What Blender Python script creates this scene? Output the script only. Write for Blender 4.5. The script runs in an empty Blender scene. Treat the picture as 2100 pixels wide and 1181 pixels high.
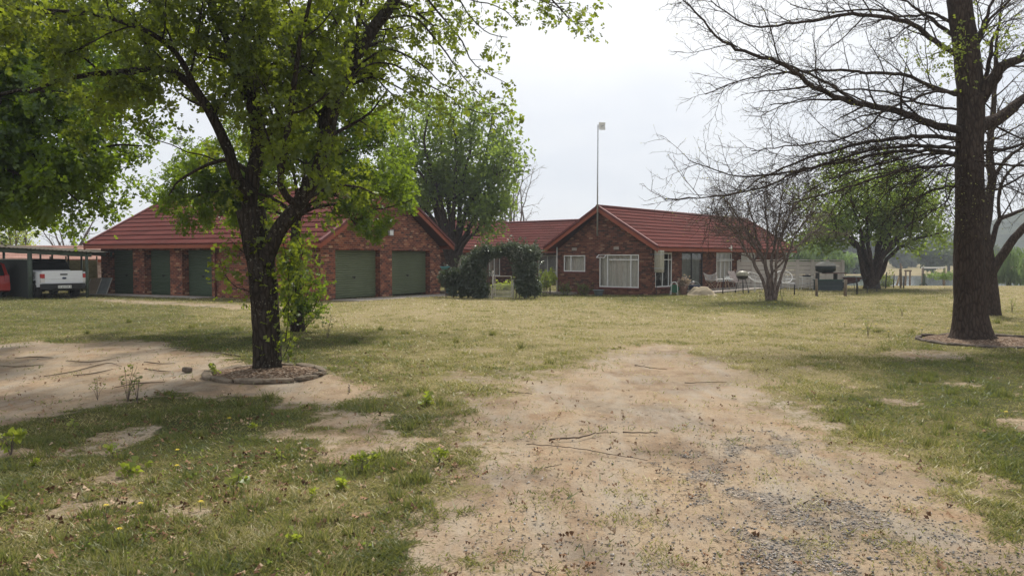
import bpy, math, random
import numpy as np
from mathutils import Vector, Matrix
SC = bpy.context.scene
COL = SC.collection
RNG = np.random.default_rng(7)
random.seed(7)
PI = math.pi
# ------------------------------------------------------------------ view geometry (photo pixels -> metres)
FPX, PITCH, CAMH = 1600.0, math.atan(63.5 / 1600.0), 1.75
CP, SP = math.cos(PITCH), math.sin(PITCH)

def sstep(a, b, x):
    t = np.clip((x - a) / (b - a), 0, 1)
    return t * t * (3 - 2 * t)

def _hash(ix, iy, seed):
    n = (ix.astype(np.int64) * 374761393 + iy.astype(np.int64) * 668265263 + seed * 1442695041) & 0x7fffffff
    n = ((n ^ (n >> 13)) * 1274126177) & 0x7fffffff
    return ((n ^ (n >> 16)) & 0xffff) / 65535.0

def vnoise(x, y, seed=0):
    ix, iy = np.floor(x), np.floor(y)
    fx, fy = x - ix, y - iy
    fx, fy = fx * fx * (3 - 2 * fx), fy * fy * (3 - 2 * fy)
    a, b = _hash(ix, iy, seed), _hash(ix + 1, iy, seed)
    c, d = _hash(ix, iy + 1, seed), _hash(ix + 1, iy + 1, seed)
    return (a * (1 - fx) + b * fx) * (1 - fy) + (c * (1 - fx) + d * fx) * fy

def fbm(x, y, seed=0, o=4):
    s, a, t = 0, 1.0, 0
    for i in range(o):
        s = s + a * vnoise(x * 2 ** i, y * 2 ** i, seed + i * 17)
        t += a
        a *= .5
    return s / t

def gz(X, Y):
    X, Y = np.asarray(X, float), np.asarray(Y, float)
    z = -.17 * np.exp(-(((X - .5) / 6.5) ** 2 + ((Y - 40) / 5.5) ** 2))
    r = sstep(9, 17, X)
    z = z + r * (-3.2 * sstep(45, 95, Y) + 1.25 * sstep(150, 157, Y) + 1.6 * sstep(165, 330, Y))
    near = np.exp(-(Y / 40) ** 2)
    z = z + near * (.05 * (fbm(X * .45, Y * .45, 3, 2) - .5) + .018 * (fbm(X * 3, Y * 3, 5, 3) - .5))
    return z

def g1(x, y):
    return float(gz(np.array([x]), np.array([y]))[0])

def ray(px, py):
    a, b = px - 1050.0, 590.5 - py
    return np.array([a, CP * FPX + SP * b, -SP * FPX + CP * b])

CAM = np.array([0, 0, CAMH])

def at(px, py, Y):
    d = ray(px, py)
    return CAM + d * (Y / d[1])

def G(px, py):
    d = ray(px, py)
    z = 0.0
    for _ in range(6):
        p = CAM + d * ((z - CAMH) / d[2])
        z = g1(p[0], p[1])
    return np.array([p[0], p[1], z])

def topix(X, Y, Z):
    dz = Z - CAMH
    f = CP * Y - SP * dz
    u = SP * Y + CP * dz
    f = np.maximum(f, 1e-3)
    return 1050 + FPX * X / f, 590.5 - FPX * u / f

def onplane(px, py, P, n):
    d = ray(px, py)
    n = np.asarray(n, float)
    t = np.dot(np.asarray(P) - CAM, n) / np.dot(d, n)
    return CAM + d * t

# ------------------------------------------------------------------ objects
ORG = {}

def props(o, label=None, cat=None, group=None, kind=None):
    if label: o['label'] = label
    if cat: o['category'] = cat
    if group: o['group'] = group
    if kind: o['kind'] = kind
    return o

def thing(name, label, cat, loc, group=None):
    o = bpy.data.objects.new(name, None)
    o.empty_display_size = .2
    COL.objects.link(o)
    o.location = Vector([float(c) for c in loc])
    ORG[o.name] = np.array([float(c) for c in loc])
    return props(o, label, cat, group)

def _link(name, me, mat, parent, label=None):
    o = bpy.data.objects.new(name, me)
    COL.objects.link(o)
    if mat is not None:
        for m in (mat if isinstance(mat, (list, tuple)) else [mat]):
            me.materials.append(m)
    if parent is not None:
        o.parent = parent
        ORG[o.name] = ORG[parent.name]
    else:
        ORG[o.name] = np.zeros(3)
    if label: o['label'] = label
    return o

def np_mesh(name, V, Fc, mat, parent=None, attrs=None, smooth=False, org=None):
    """uniform-face mesh from arrays; org = world origin for a top-level single mesh"""
    V = np.asarray(V, np.float32)
    o0 = ORG[parent.name] if parent is not None else (np.asarray(org, float) if org is not None else np.zeros(3))
    V = V - o0.astype(np.float32)
    Fc = np.asarray(Fc, np.int32)
    me = bpy.data.meshes.new(name)
    k = Fc.shape[1]
    me.vertices.add(len(V)); me.vertices.foreach_set('co', V.ravel())
    me.loops.add(Fc.size); me.loops.foreach_set('vertex_index', Fc.ravel())
    me.polygons.add(len(Fc))
    me.polygons.foreach_set('loop_start', np.arange(0, Fc.size, k, dtype=np.int32))
    me.polygons.foreach_set('loop_total', np.full(len(Fc), k, np.int32))
    if smooth: me.polygons.foreach_set('use_smooth', np.ones(len(Fc), bool))
    me.update(calc_edges=True)
    for an, av in (attrs or {}).items():
        at_ = me.attributes.new(an, 'FLOAT', 'POINT')
        at_.data.foreach_set('value', np.asarray(av, np.float32))
    o = _link(name, me, mat, parent)
    if parent is None and org is not None:
        o.location = Vector([float(c) for c in org]); ORG[o.name] = np.asarray(org, float)
    return o

class MB:
    def __init__(s): s.V, s.F, s.UV = [], [], {}
    def quad(s, *ps, uv=None):
        i = len(s.V); s.V += [np.asarray(p, float) for p in ps]
        s.F.append(tuple(range(i, i + len(ps))))
        if uv is not None: s.UV[len(s.F) - 1] = uv
        return s
    def box(s, o, ax, ay, az):
        o, ax, ay, az = [np.asarray(q, float) for q in (o, ax, ay, az)]
        if np.dot(np.cross(ax, ay), az) < 0: o = o + ax; ax = -ax
        c = [o, o + ax, o + ax + ay, o + ay]; t = [q + az for q in c]
        s.quad(c[3], c[2], c[1], c[0]); s.quad(*t)
        for i in range(4):
            j = (i + 1) % 4
            s.quad(c[i], c[j], t[j], t[i])
        return s
    def cbox(s, c, sx, sy, sz, rz=0.):
        """box centred in x,y on c, bottom at c.z"""
        ca, sa = math.cos(rz), math.sin(rz)
        ax, ay = np.array([ca, sa, 0]) * sx, np.array([-sa, ca, 0]) * sy
        return s.box(np.asarray(c, float) - ax / 2 - ay / 2, ax, ay, (0, 0, sz))
    def bar(s, p, q, w, h, up=(0, 0, 1)):
        p, q, up = [np.asarray(k, float) for k in (p, q, up)]
        d = q - p; sd = np.cross(d, up); sd /= np.linalg.norm(sd)
        u = np.cross(sd, d); u /= np.linalg.norm(u)
        return s.box(p - sd * w / 2 - u * h / 2, d, sd * w, u * h)
    def tube(s, pts, r, k=8, caps=True):
        pts = [np.asarray(p, float) for p in pts]
        rs = r if isinstance(r, (list, tuple, np.ndarray)) else [r] * len(pts)
        i0 = len(s.V)
        d = pts[-1] - pts[0]
        if np.linalg.norm(d) < 1e-6: d = pts[1] - pts[0]
        ref = np.array([0, 0, 1.]) if abs(d[2]) < .8 * np.linalg.norm(d) else np.array([1., 0, 0])
        for j, p in enumerate(pts):
            t = pts[min(j + 1, len(pts) - 1)] - pts[max(j - 1, 0)]
            t = t / (np.linalg.norm(t) + 1e-9)
            u = np.cross(t, ref); u /= np.linalg.norm(u) + 1e-9
            v = np.cross(t, u)
            for a in range(k):
                an = 2 * PI * a / k
                s.V.append(p + rs[j] * (math.cos(an) * u + math.sin(an) * v))
        for j in range(len(pts) - 1):
            for a in range(k):
                b = (a + 1) % k
                s.F.append((i0 + j * k + b, i0 + j * k + a, i0 + (j + 1) * k + a, i0 + (j + 1) * k + b))
        if caps:
            s.F.append(tuple(i0 + a for a in range(k)))
            s.F.append(tuple(i0 + (len(pts) - 1) * k + a for a in reversed(range(k))))
        return s
    def lathe(s, c, prof, k=20, axis=(0, 0, 1)):
        c = np.asarray(c, float); ax = np.asarray(axis, float); ax /= np.linalg.norm(ax)
        ref = np.array([1., 0, 0]) if abs(ax[0]) < .9 else np.array([0, 1., 0])
        u = np.cross(ax, ref); u /= np.linalg.norm(u); v = np.cross(ax, u)
        i0 = len(s.V)
        for r, z in prof:
            for a in range(k):
                an = 2 * PI * a / k
                s.V.append(c + ax * z + max(r, 1e-4) * (math.cos(an) * u + math.sin(an) * v))
        for j in range(len(prof) - 1):
            for a in range(k):
                b = (a + 1) % k
                s.F.append((i0 + j * k + a, i0 + j * k + b, i0 + (j + 1) * k + b, i0 + (j + 1) * k + a))
        return s
    def loft(s, secs, caps=True):
        """secs: list of closed loops (same count) of 3d points"""
        i0 = len(s.V); k = len(secs[0])
        for q in secs: s.V += [np.asarray(p, float) for p in q]
        for j in range(len(secs) - 1):
            for a in range(k):
                b = (a + 1) % k
                s.F.append((i0 + j * k + a, i0 + j * k + b, i0 + (j + 1) * k + b, i0 + (j + 1) * k + a))
        if caps:
            s.F.append(tuple(i0 + a for a in reversed(range(k))))
            s.F.append(tuple(i0 + (len(secs) - 1) * k + a for a in range(k)))
        return s
    def build(s, name, mat, parent=None, smooth=False, org=None, label=None, bevel=0, tf=None):
        V = np.array(s.V)
        if tf is not None: V = tf(V)
        o0 = ORG[parent.name] if parent is not None else (np.asarray(org, float) if org is not None else np.zeros(3))
        me = bpy.data.meshes.new(name)
        me.from_pydata((V - o0).tolist(), [], s.F)
        uvl = me.uv_layers.new(name='UVMap')
        me.update()
        data = np.zeros((len(me.loops), 2), np.float32)
        for pi, p in enumerate(me.polygons):
            li = range(p.loop_start, p.loop_start + p.loop_total)
            if pi in s.UV:
                for l, uv in zip(li, s.UV[pi]): data[l] = uv
                continue
            n = p.normal
            for l in li:
                q = V[me.loops[l].vertex_index]
                if abs(n.z) > .75: data[l] = (q[0], q[1])
                else:
                    h = math.hypot(n.x, n.y) + 1e-9
                    data[l] = ((-n.y * q[0] + n.x * q[1]) / h, q[2])
        uvl.data.foreach_set('uv', data.ravel())
        if smooth:
            me.polygons.foreach_set('use_smooth', np.ones(len(me.polygons), bool))
        o = _link(name, me, mat, parent, label)
        if parent is None and org is not None:
            o.location = Vector([float(c) for c in org]); ORG[o.name] = np.asarray(org, float)
        if bevel:
            m = o.modifiers.new('bevel', 'BEVEL'); m.width = bevel; m.segments = 2; m.limit_method = 'ANGLE'
        return o

def copy_tree(o, parent=None):
    c = o.copy(); COL.objects.link(c)
    if parent is not None:
        c.parent = parent
    ORG[c.name] = ORG[o.name]
    for ch in list(o.children): copy_tree(ch, c)
    return c

# ------------------------------------------------------------------ materials
MATS = {}

class NB:
    def __init__(s, name):
        s.m = bpy.data.materials.new(name); s.m.use_nodes = True
        s.t = s.m.node_tree; s.t.nodes.clear()
        s.out = s.t.nodes.new('ShaderNodeOutputMaterial')
        MATS[name] = s.m
    def n(s, typ, ins=None, **pr):
        nd = s.t.nodes.new('ShaderNode' + typ)
        for k, v in pr.items(): setattr(nd, k, v)
        for k, v in (ins or {}).items():
            sk = nd.inputs[k]
            if isinstance(v, bpy.types.NodeSocket): s.t.links.new(v, sk)
            elif isinstance(v, bpy.types.Node): s.t.links.new(v.outputs[0], sk)
            else:
                if sk.type == 'RGBA' and len(v) == 3: v = (*v, 1)
                sk.default_value = v
        return nd
    def math(s, op, a, b=0., c=0., clamp=False):
        return s.n('Math', {0: a, 1: b, 2: c}, operation=op, use_clamp=clamp).outputs[0]
    def mix(s, f, a, b, typ='MIX'):
        nd = s.n('Mix', data_type='RGBA', blend_type=typ)
        for k, v in ((0, f), (6, a), (7, b)):
            sk = nd.inputs[k]
            if isinstance(v, bpy.types.NodeSocket): s.t.links.new(v, sk)
            else: sk.default_value = (*v, 1) if (k > 0 and len(v) == 3) else v
        return nd.outputs[2]
    def ramp(s, f, stops, interp='LINEAR'):
        nd = s.n('ValToRGB', {0: f}); cr = nd.color_ramp; cr.interpolation = interp
        while len(cr.elements) < len(stops): cr.elements.new(.5)
        for e, (p, c) in zip(cr.elements, stops):
            e.position = p; e.color = (*c, 1) if len(c) == 3 else c
        return nd.outputs[0]
    def noise(s, vec, scale, detail=4., rough=.55, dist=0.):
        ins = {'Scale': scale, 'Detail': detail, 'Roughness': rough, 'Distortion': dist}
        if vec is not None: ins['Vector'] = vec
        return s.n('TexNoise', ins).outputs[0]
    def mapping(s, vec, sc=(1, 1, 1)):
        return s.n('Mapping', {'Vector': vec, 'Scale': sc}).outputs[0]
    def attr(s, name):
        return s.n('Attribute', attribute_name=name).outputs['Fac']
    def bump(s, h, strength=.3, dist=.02):
        return s.n('Bump', {'Height': h, 'Strength': strength, 'Distance': dist}).outputs[0]
    def princ(s, col, rough=.7, nrm=None, metal=0., spec=.3, **kw):
        ins = {'Base Color': col, 'Roughness': rough, 'Metallic': metal, 'Specular IOR Level': spec}
        ins.update(kw)
        if nrm is not None: ins['Normal'] = nrm
        nd = s.n('BsdfPrincipled', ins)
        s.done(nd); return nd
    def done(s, sh):
        s.t.links.new(sh.outputs[0] if isinstance(sh, bpy.types.Node) else sh, s.out.inputs[0]); return s.m
    def pos(s): return s.n('NewGeometry').outputs['Position']
    def obj(s): return s.n('TexCoord').outputs['Object']
    def uv(s): return s.n('TexCoord').outputs['UV']

def paint(name, col, rough=.55, metal=0., var=.18, scale=6., bump=0., spec=.3):
    if name in MATS: return MATS[name]
    b = NB(name)
    f = b.noise(b.obj(), scale, 5., .65)
    c = b.ramp(f, [(.3, tuple(k * (1 - var) for k in col)), (.7, tuple(min(1, k * (1 + var)) for k in col))])
    nrm = b.bump(b.noise(b.obj(), scale * 6), bump, .01) if bump else None
    b.princ(c, rough, nrm, metal, spec)
    return b.m

def brick_mat(name, stops, mortar=(.30, .25, .2), bw=.235, bh=.088):
    b = NB(name)
    xy = b.n('SeparateXYZ', {0: b.uv()})
    row = b.math('FLOOR', b.math('DIVIDE', xy.outputs[1], bh))
    uu = b.math('ADD', b.math('DIVIDE', xy.outputs[0], bw), b.math('MULTIPLY', b.math('MODULO', row, 2.), .5))
    colm = b.math('FLOOR', uu)
    wn = b.n('TexWhiteNoise', {0: b.n('CombineXYZ', {0: colm, 1: row}).outputs[0]}, noise_dimensions='2D')
    col = b.ramp(wn.outputs[0], stops, 'LINEAR')
    fu = b.math('FRACT', uu); fv = b.math('FRACT', b.math('DIVIDE', xy.outputs[1], bh))
    mu = b.math('LESS_THAN', fu, .045); mv = b.math('LESS_THAN', fv, .12)
    mm = b.math('MAXIMUM', mu, mv)
    st = b.noise(b.mapping(b.uv(), (.5, .9, 1)), 1.3, 5., .65)
    col = b.mix(b.math('MULTIPLY', b.math('SUBTRACT', st, .45, clamp=True), 1.4), col, tuple(k * .5 for k in stops[1][1]))
    spk = b.noise(b.uv(), 34., 3.)
    col = b.mix(.5, col, b.ramp(spk, [(.3, (.25, .22, .22)), (.7, (.8, .72, .68))]), 'OVERLAY')
    c2 = b.mix(b.math('MULTIPLY', mm, .8), col, mortar)
    hgt = b.math('SUBTRACT', 1., mm)
    b.princ(c2, .88, b.bump(b.math('ADD', hgt, b.math('MULTIPLY', spk, .5)), .6, .012), spec=.15)
    return b.m

def leaf_mat(name, ramp_stops, trans, tmix=.42, gloss=.06, sat=1.):
    b = NB(name)
    col = b.ramp(b.attr('rnd'), ramp_stops)
    tcol = b.mix(.55, col, trans)
    tcol = b.mix(1., tcol, (2.0, 2.0, 1.6), 'MULTIPLY')
    d = b.n('BsdfDiffuse', {'Color': col})
    t = b.n('BsdfTranslucent', {'Color': tcol})
    m1 = b.n('MixShader', {0: tmix, 1: d.outputs[0], 2: t.outputs[0]})
    g = b.n('BsdfGlossy', {'Color': (.8, .85, .8, 1), 'Roughness': .45})
    m2 = b.n('MixShader', {0: gloss, 1: m1.outputs[0], 2: g.outputs[0]})
    b.done(m2)
    return b.m

def bark_mat(name, c0, c1, lich=.12, scale=9.):
    b = NB(name)
    p = b.mapping(b.obj(), (1, 1, .28))
    f = b.noise(p, scale, 8., .7, .6)
    v = b.n('TexVoronoi', {'Vector': p, 'Scale': scale * 1.7}, feature='DISTANCE_TO_EDGE').outputs[0]
    cr = b.math('MULTIPLY', b.math('MINIMUM', v, .25), 4.)
    h = b.math('ADD', b.math('MULTIPLY', cr, .6), f)
    col = b.ramp(h, [(.35, c0), (1.1, c1)])
    big = b.noise(b.obj(), 1.7, 4., .6)
    col = b.mix(b.math('MULTIPLY', b.math('SUBTRACT', big, .42, clamp=True), 1.2), col, tuple(k * .55 for k in c0))
    l1 = b.noise(b.obj(), 26., 4., .7); l2 = b.noise(b.obj(), 2.3, 2.)
    lm = b.math('MULTIPLY', b.math('GREATER_THAN', l1, .62), b.math('MULTIPLY', b.math('SUBTRACT', l2, .45, clamp=True), 5. * lich / .12, clamp=True), clamp=True)
    col = b.mix(b.math('MULTIPLY', lm, .75), col, (.26, .25, .2))
    b.princ(col, .95, b.bump(h, .9, .035), spec=.1)
    return b.m

def glass_mat(name, refl=.22, tint=(.75, .8, .8)):
    b = NB(name)
    t = b.n('BsdfTransparent', {'Color': (*tint, 1)})
    g = b.n('BsdfGlossy', {'Color': (1, 1, 1, 1), 'Roughness': .03})
    fr = b.n('LayerWeight', {'Blend': .25}).outputs['Fresnel']
    f = b.math('ADD', b.math('MULTIPLY', fr, .6), refl * .35, clamp=True)
    b.done(b.n('MixShader', {0: f, 1: t.outputs[0], 2: g.outputs[0]}))
    return b.m
# ------------------------------------------------------------------ trees
def catmull(pts, step):
    pts = [np.asarray(p, float) for p in pts]
    P = [2 * pts[0] - pts[1]] + pts + [2 * pts[-1] - pts[-2]]
    out = []
    for i in range(1, len(P) - 2):
        L = np.linalg.norm(P[i + 1] - P[i]); n = max(2, int(L / step))
        for j in range(n):
            t = j / n
            a, b, c, d = P[i - 1], P[i], P[i + 1], P[i + 2]
            out.append(.5 * ((2 * b) + (c - a) * t + (2 * a - 5 * b + 4 * c - d) * t * t + (3 * b - a - 3 * c + d) * t ** 3))
    out.append(pts[-1])
    return out

class Tree:
    def __init__(s, seed, levels, keep=None):
        s.r = random.Random(seed); s.ng = np.random.default_rng(seed)
        s.P = levels; s.keep = keep; s.B = {}; s.anch = []; s.alld = []
    def add(s, pts, rad, sides):
        s.B.setdefault((len(pts), sides), []).append((pts, rad))
    def limb(s, pts, r0, r1, sides=9, step=.16, jit=.0, lvl=0, spawn=True, flare=0., pw=1., t0=None, fl=.24):
        c = catmull(pts, step)
        n = len(c)
        if jit:
            for i in range(1, n):
                c[i] = c[i] + np.array([s.r.gauss(0, jit), s.r.gauss(0, jit), s.r.gauss(0, jit * .7)])
        rad = []
        for i in range(n):
            t = i / (n - 1)
            rr = r0 + (r1 - r0) * t ** pw
            if flare: rr *= 1 + flare * math.exp(-max(0., t * (n - 1) * step - .22) / fl)
            rad.append(rr)
        s.add([tuple(q) for q in c], rad, sides)
        if spawn: s.spawn([Vector(q) for q in c], rad, lvl, t0)
        return c
    def spawn(s, pts, rad, lvl, t0=None):
        if lvl >= len(s.P): return
        q = s.P[lvl]; R = s.r; n = len(pts)
        L = [0.]
        for i in range(1, n): L.append(L[-1] + (pts[i] - pts[i - 1]).length)
        tot = L[-1]
        pos = tot * (q.get('t0', .2) if t0 is None else t0) + R.random() * q['sp']; i = 1; phi = R.random() * 6.28
        while pos < tot:
            while i < n - 1 and L[i] < pos: i += 1
            f = (pos - L[i - 1]) / max(1e-6, L[i] - L[i - 1])
            p = pts[i - 1].lerp(pts[i], f); tg = (pts[i] - pts[i - 1]).normalized()
            t = pos / tot
            phi += 2.4 + R.uniform(-.5, .5)
            ang = math.radians(R.uniform(*q['ang']))
            ax = tg.orthogonal().normalized(); bx = tg.cross(ax)
            d = tg * math.cos(ang) + (ax * math.cos(phi) + bx * math.sin(phi)) * math.sin(ang)
            d.z += q.get('up', 0.); d.z *= q.get('flat', 1.)
            d.normalize()
            ln = R.uniform(*q['len']) * (1 - q.get('taper', .45) * t)
            r0 = min(rad[i] * q.get('rr', .55), q.get('rmax', 1e9)); r0 = max(r0, q.get('rmin', .003))
            s.child(p, d, ln, r0, lvl)
            pos += q['sp'] * R.uniform(.55, 1.45)
    def child(s, p, d, ln, r0, lvl):
        q = s.P[lvl]; R = s.r; m = q['seg']
        pts = [p.copy()]; rad = [r0]; p = p.copy(); d = d.copy(); w = q['wig']; g = q.get('grav', 0.)
        for j in range(m):
            d.x += R.gauss(0, w); d.y += R.gauss(0, w); d.z += R.gauss(0, w) + g
            d.normalize(); p = p + d * (ln / m); pts.append(p.copy())
            rad.append(max(r0 * (1 - .75 * (j + 1) / m), .0018))
        if s.keep and not s.keep(p): return
        s.add([tuple(v) for v in pts], rad, q.get('sides', 4))
        if lvl + 1 < len(s.P): s.spawn(pts, rad, lvl + 1)
        else:
            k = q.get('anch', 3)
            for j in range(k):
                t = 1 - .8 * j / max(1, k)
                f = t * m; a = min(int(f), m - 1)
                s.anch.append((pts[a].lerp(pts[a + 1], f - a), (pts[a + 1] - pts[a])))
        if q.get('tip') and lvl + 1 < len(s.P):
            s.anch.append((pts[-1], pts[-1] - pts[-2]))
    def wood(s, name, mat, parent, smooth=True):
        VV, FF, off = [], [], 0
        for (n, k), lst in s.B.items():
            P = np.array([l[0] for l in lst], float); R = np.array([l[1] for l in lst], float)
            T = np.empty_like(P); T[:, 1:-1] = P[:, 2:] - P[:, :-2]; T[:, 0] = P[:, 1] - P[:, 0]; T[:, -1] = P[:, -1] - P[:, -2]
            T /= np.linalg.norm(T, axis=2, keepdims=True) + 1e-9
            D = P[:, -1] - P[:, 0]; D /= np.linalg.norm(D, axis=1, keepdims=True) + 1e-9
            ref = np.where((np.abs(D[:, 2]) < .7)[:, None], np.array([[0, 0, 1.]]), np.array([[1., 0, 0]]))
            U = np.cross(T, ref[:, None, :]); U /= np.linalg.norm(U, axis=2, keepdims=True) + 1e-9
            W = np.cross(T, U)
            an = np.arange(k) * 2 * PI / k
            if k >= 8:
                nz = 1 + .16 * (s.ng.random((len(lst), n, k)) - .5)
                nz = (nz + np.roll(nz, 1, 1) + np.roll(nz, -1, 1)) / 3
                nz[:, [0, -1]] = 1
                lob = 1 + .07 * np.sin(3 * an + 1)[None, None, :]
                RR = R[:, :, None] * nz * lob
            else: RR = np.repeat(R[:, :, None], k, 2)
            V = P[:, :, None, :] + RR[..., None] * (np.cos(an)[None, None, :, None] * U[:, :, None, :] + np.sin(an)[None, None, :, None] * W[:, :, None, :])
            idx = np.arange(len(lst) * n * k).reshape(len(lst), n, k) + off
            a = idx[:, :-1]; b = idx[:, 1:]
            F_ = np.stack([np.roll(a, -1, 2), a, b, np.roll(b, -1, 2)], -1).reshape(-1, 4)
            VV.append(V.reshape(-1, 3)); FF.append(F_); off += len(lst) * n * k
        return np_mesh(name, np.concatenate(VV), np.concatenate(FF), mat, parent, smooth=smooth)

def nrm(a): return a / (np.linalg.norm(a, axis=1, keepdims=True) + 1e-9)

T_OAK = (np.array([[0, 0, 0], [0, .45, -.03], [0, 1, -.1], [-.36, .42, .1], [-.33, .82, .06], [.36, .42, .1], [.33, .82, .06]]),
         np.array([[0, 1, 3], [1, 2, 4], [1, 0, 5], [2, 1, 6]]))
T_DIA = (np.array([[0, 0, 0], [-.33, .5, .1], [0, 1, -.06], [.33, .5, .1]]), np.array([[0, 2, 1], [0, 3, 2]]))
T_LONG = (np.array([[0, 0, 0], [-.14, .5, .03], [0, 1, -.1], [.14, .5, .03]]), np.array([[0, 2, 1], [0, 3, 2]]))

def leaf_mesh(name, P, D, size, tm, mat, parent, seed=1, droop=.25, spread=.7, rnd=None, flatn=0., org=None):
    g = np.random.default_rng(seed); N = len(P)
    P = np.asarray(P, float); D = nrm(np.asarray(D, float))
    A = nrm(D + spread * g.normal(size=(N, 3)) + np.array([0, 0, -droop]))
    Q = g.normal(size=(N, 3)); Q[:, 2] += 0
    if flatn: Q = np.cross(np.tile([0, 0, 1.], (N, 1)) + g.normal(size=(N, 3)) * (1 - flatn), A)
    S = nrm(np.cross(A, Q)) if not flatn else nrm(Q)
    Nn = np.cross(S, A)
    tv, tf = tm
    size = np.broadcast_to(np.asarray(size, float), (N,))
    V = P[:, None, :] + size[:, None, None] * (tv[None, :, 0, None] * S[:, None, :] + tv[None, :, 1, None] * A[:, None, :] + tv[None, :, 2, None] * Nn[:, None, :])
    k = len(tv)
    Fc = (tf[None] + (np.arange(N) * k)[:, None, None]).reshape(-1, tf.shape[1])
    if rnd is None: rnd = g.random(N)
    return np_mesh(name, V.reshape(-1, 3), Fc, mat, parent, attrs={'rnd': np.repeat(rnd, k)}, org=org)

def anchors(tree, per, jit, seed=0):
    g = np.random.default_rng(seed)
    P = np.array([tuple(a[0]) for a in tree.anch]); D = np.array([tuple(a[1]) for a in tree.anch])
    P = np.repeat(P, per, 0); D = np.repeat(D, per, 0)
    return P + g.normal(size=P.shape) * jit, D

def clump_noise(P, s=.9, seed=3):
    """tone of a leaf: light and dark sprays through the crown from smooth noise"""
    return np.clip(.5 + 1.1 * (.5 * vnoise(P[:, 0] / s + P[:, 2] * .7, P[:, 1] / s - P[:, 2] * .4, seed) + .5 * vnoise(P[:, 2] / s + 9, P[:, 0] / s + 4, seed + 1) - .5), 0, 1)

def clump_points(g, N, clumps, shell=.55):
    """points through ellipsoidal leaf clumps: centre, radii, weight"""
    w = np.array([c[2] for c in clumps], float); w /= w.sum()
    idx = g.choice(len(clumps), N, p=w)
    C = np.array([c[0] for c in clumps])[idx]; R = np.array([c[1] for c in clumps])[idx]
    d = nrm(g.normal(size=(N, 3)))
    r = shell + (1 - shell) * g.random(N) ** .7 + g.normal(size=N) * .09 + .30 * (vnoise(d[:, 0] * 4 + idx, d[:, 2] * 4 + d[:, 1] * 3, 7) - .5)
    return C + d * R * r[:, None], d
# ------------------------------------------------------------------ camera, sky, sun, air
cam = bpy.data.cameras.new('camera'); cam_o = bpy.data.objects.new('camera', cam); COL.objects.link(cam_o)
cam.sensor_width = 36.; cam.lens = FPX / 2100. * 36.; cam.clip_start = .05; cam.clip_end = 3000.
cam_o.location = (0, 0, CAMH); cam_o.rotation_euler = (PI / 2 - PITCH, 0, 0)
SC.camera = cam_o
SUN_AZ, SUN_EL = math.radians(14), math.radians(54)
sdir = Vector((math.sin(SUN_AZ) * math.cos(SUN_EL), math.cos(SUN_AZ) * math.cos(SUN_EL), math.sin(SUN_EL)))
sun = bpy.data.lights.new('sun', 'SUN'); sun.energy = 4.5; sun.angle = math.radians(7.0); sun.color = (1., .94, .84)
sun_o = bpy.data.objects.new('sun', sun); COL.objects.link(sun_o)
sun_o.rotation_euler = (-sdir).to_track_quat('-Z', 'Y').to_euler(); sun_o.location = (0, 20, 40)

w = bpy.data.worlds.new('World'); SC.world = w; w.use_nodes = True
nt = w.node_tree; nt.nodes.clear()
def wn(typ, ins=None, **pr):
    nd = nt.nodes.new('ShaderNode' + typ)
    for k, v in pr.items(): setattr(nd, k, v)
    for k, v in (ins or {}).items():
        if isinstance(v, bpy.types.NodeSocket): nt.links.new(v, nd.inputs[k])
        else: nd.inputs[k].default_value = v
    return nd
sky = wn('TexSky', sky_type='NISHITA', sun_disc=False, sun_elevation=SUN_EL, sun_rotation=SUN_AZ, air_density=1.0, dust_density=3.0, ozone_density=1.0, altitude=1500.)
tc = wn('TexCoord').outputs['Generated']
sep = wn('SeparateXYZ', {0: tc})
dotn = wn('VectorMath', {0: tc, 1: tuple(sdir)}, operation='DOT_PRODUCT').outputs['Value']
def wramp(f, stops):
    nd = wn('ValToRGB', {0: f}); cr = nd.color_ramp
    while len(cr.elements) < len(stops): cr.elements.new(.5)
    for e, (p, c) in zip(cr.elements, stops): e.position = p; e.color = (*c, 1)
    return nd.outputs[0]
veil = wramp(sep.outputs[2], [(0.0, (.78, .79, .81)), (.08, (.79, .81, .845)), (.17, (.79, .815, .86)), (.27, (.85, .865, .89)), (.5, (.90, .92, .95)), (1., (.55, .59, .67))])
glow = wramp(dotn, [(.45, (0, 0, 0)), (.70, (.08, .075, .065)), (.85, (.22, .215, .20)), (1., (.6, .57, .5))])
mp = wn('Mapping', {'Vector': tc, 'Scale': (1.6, 1.6, 4.5)}).outputs[0]
cl = wn('TexNoise', {'Vector': mp, 'Scale': 1.5, 'Detail': 5., 'Roughness': .55}).outputs[0]
clr = wramp(cl, [(.30, (.86, .885, .925)), (.52, (1.0, 1.0, 1.0)), (.70, (1.09, 1.08, 1.065))])
a1 = wn('Mix', {0: 1., 6: veil, 7: glow}, data_type='RGBA', blend_type='ADD').outputs[2]
a2 = wn('Mix', {0: 1., 6: a1, 7: clr}, data_type='RGBA', blend_type='MULTIPLY').outputs[2]
b1 = wn('Background', {0: sky.outputs[0], 1: .08})
b2 = wn('Background', {0: a2, 1: 1.0})
mx = wn('MixShader', {0: .9, 1: b1.outputs[0], 2: b2.outputs[0]})
nt.links.new(mx.outputs[0], wn('OutputWorld').inputs[0])
SC.view_settings.view_transform = 'Standard'; SC.view_settings.look = 'None'
SC.view_settings.exposure = 0.14; SC.view_settings.gamma = 1.0; SC.view_settings.use_curve_mapping = False
SC.cycles.max_bounces = 8; SC.cycles.diffuse_bounces = 3; SC.cycles.glossy_bounces = 3; SC.cycles.transmission_bounces = 4
SC.cycles.transparent_max_bounces = 12; SC.cycles.volume_bounces = 0; SC.cycles.caustics_reflective = False; SC.cycles.caustics_refractive = False
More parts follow.
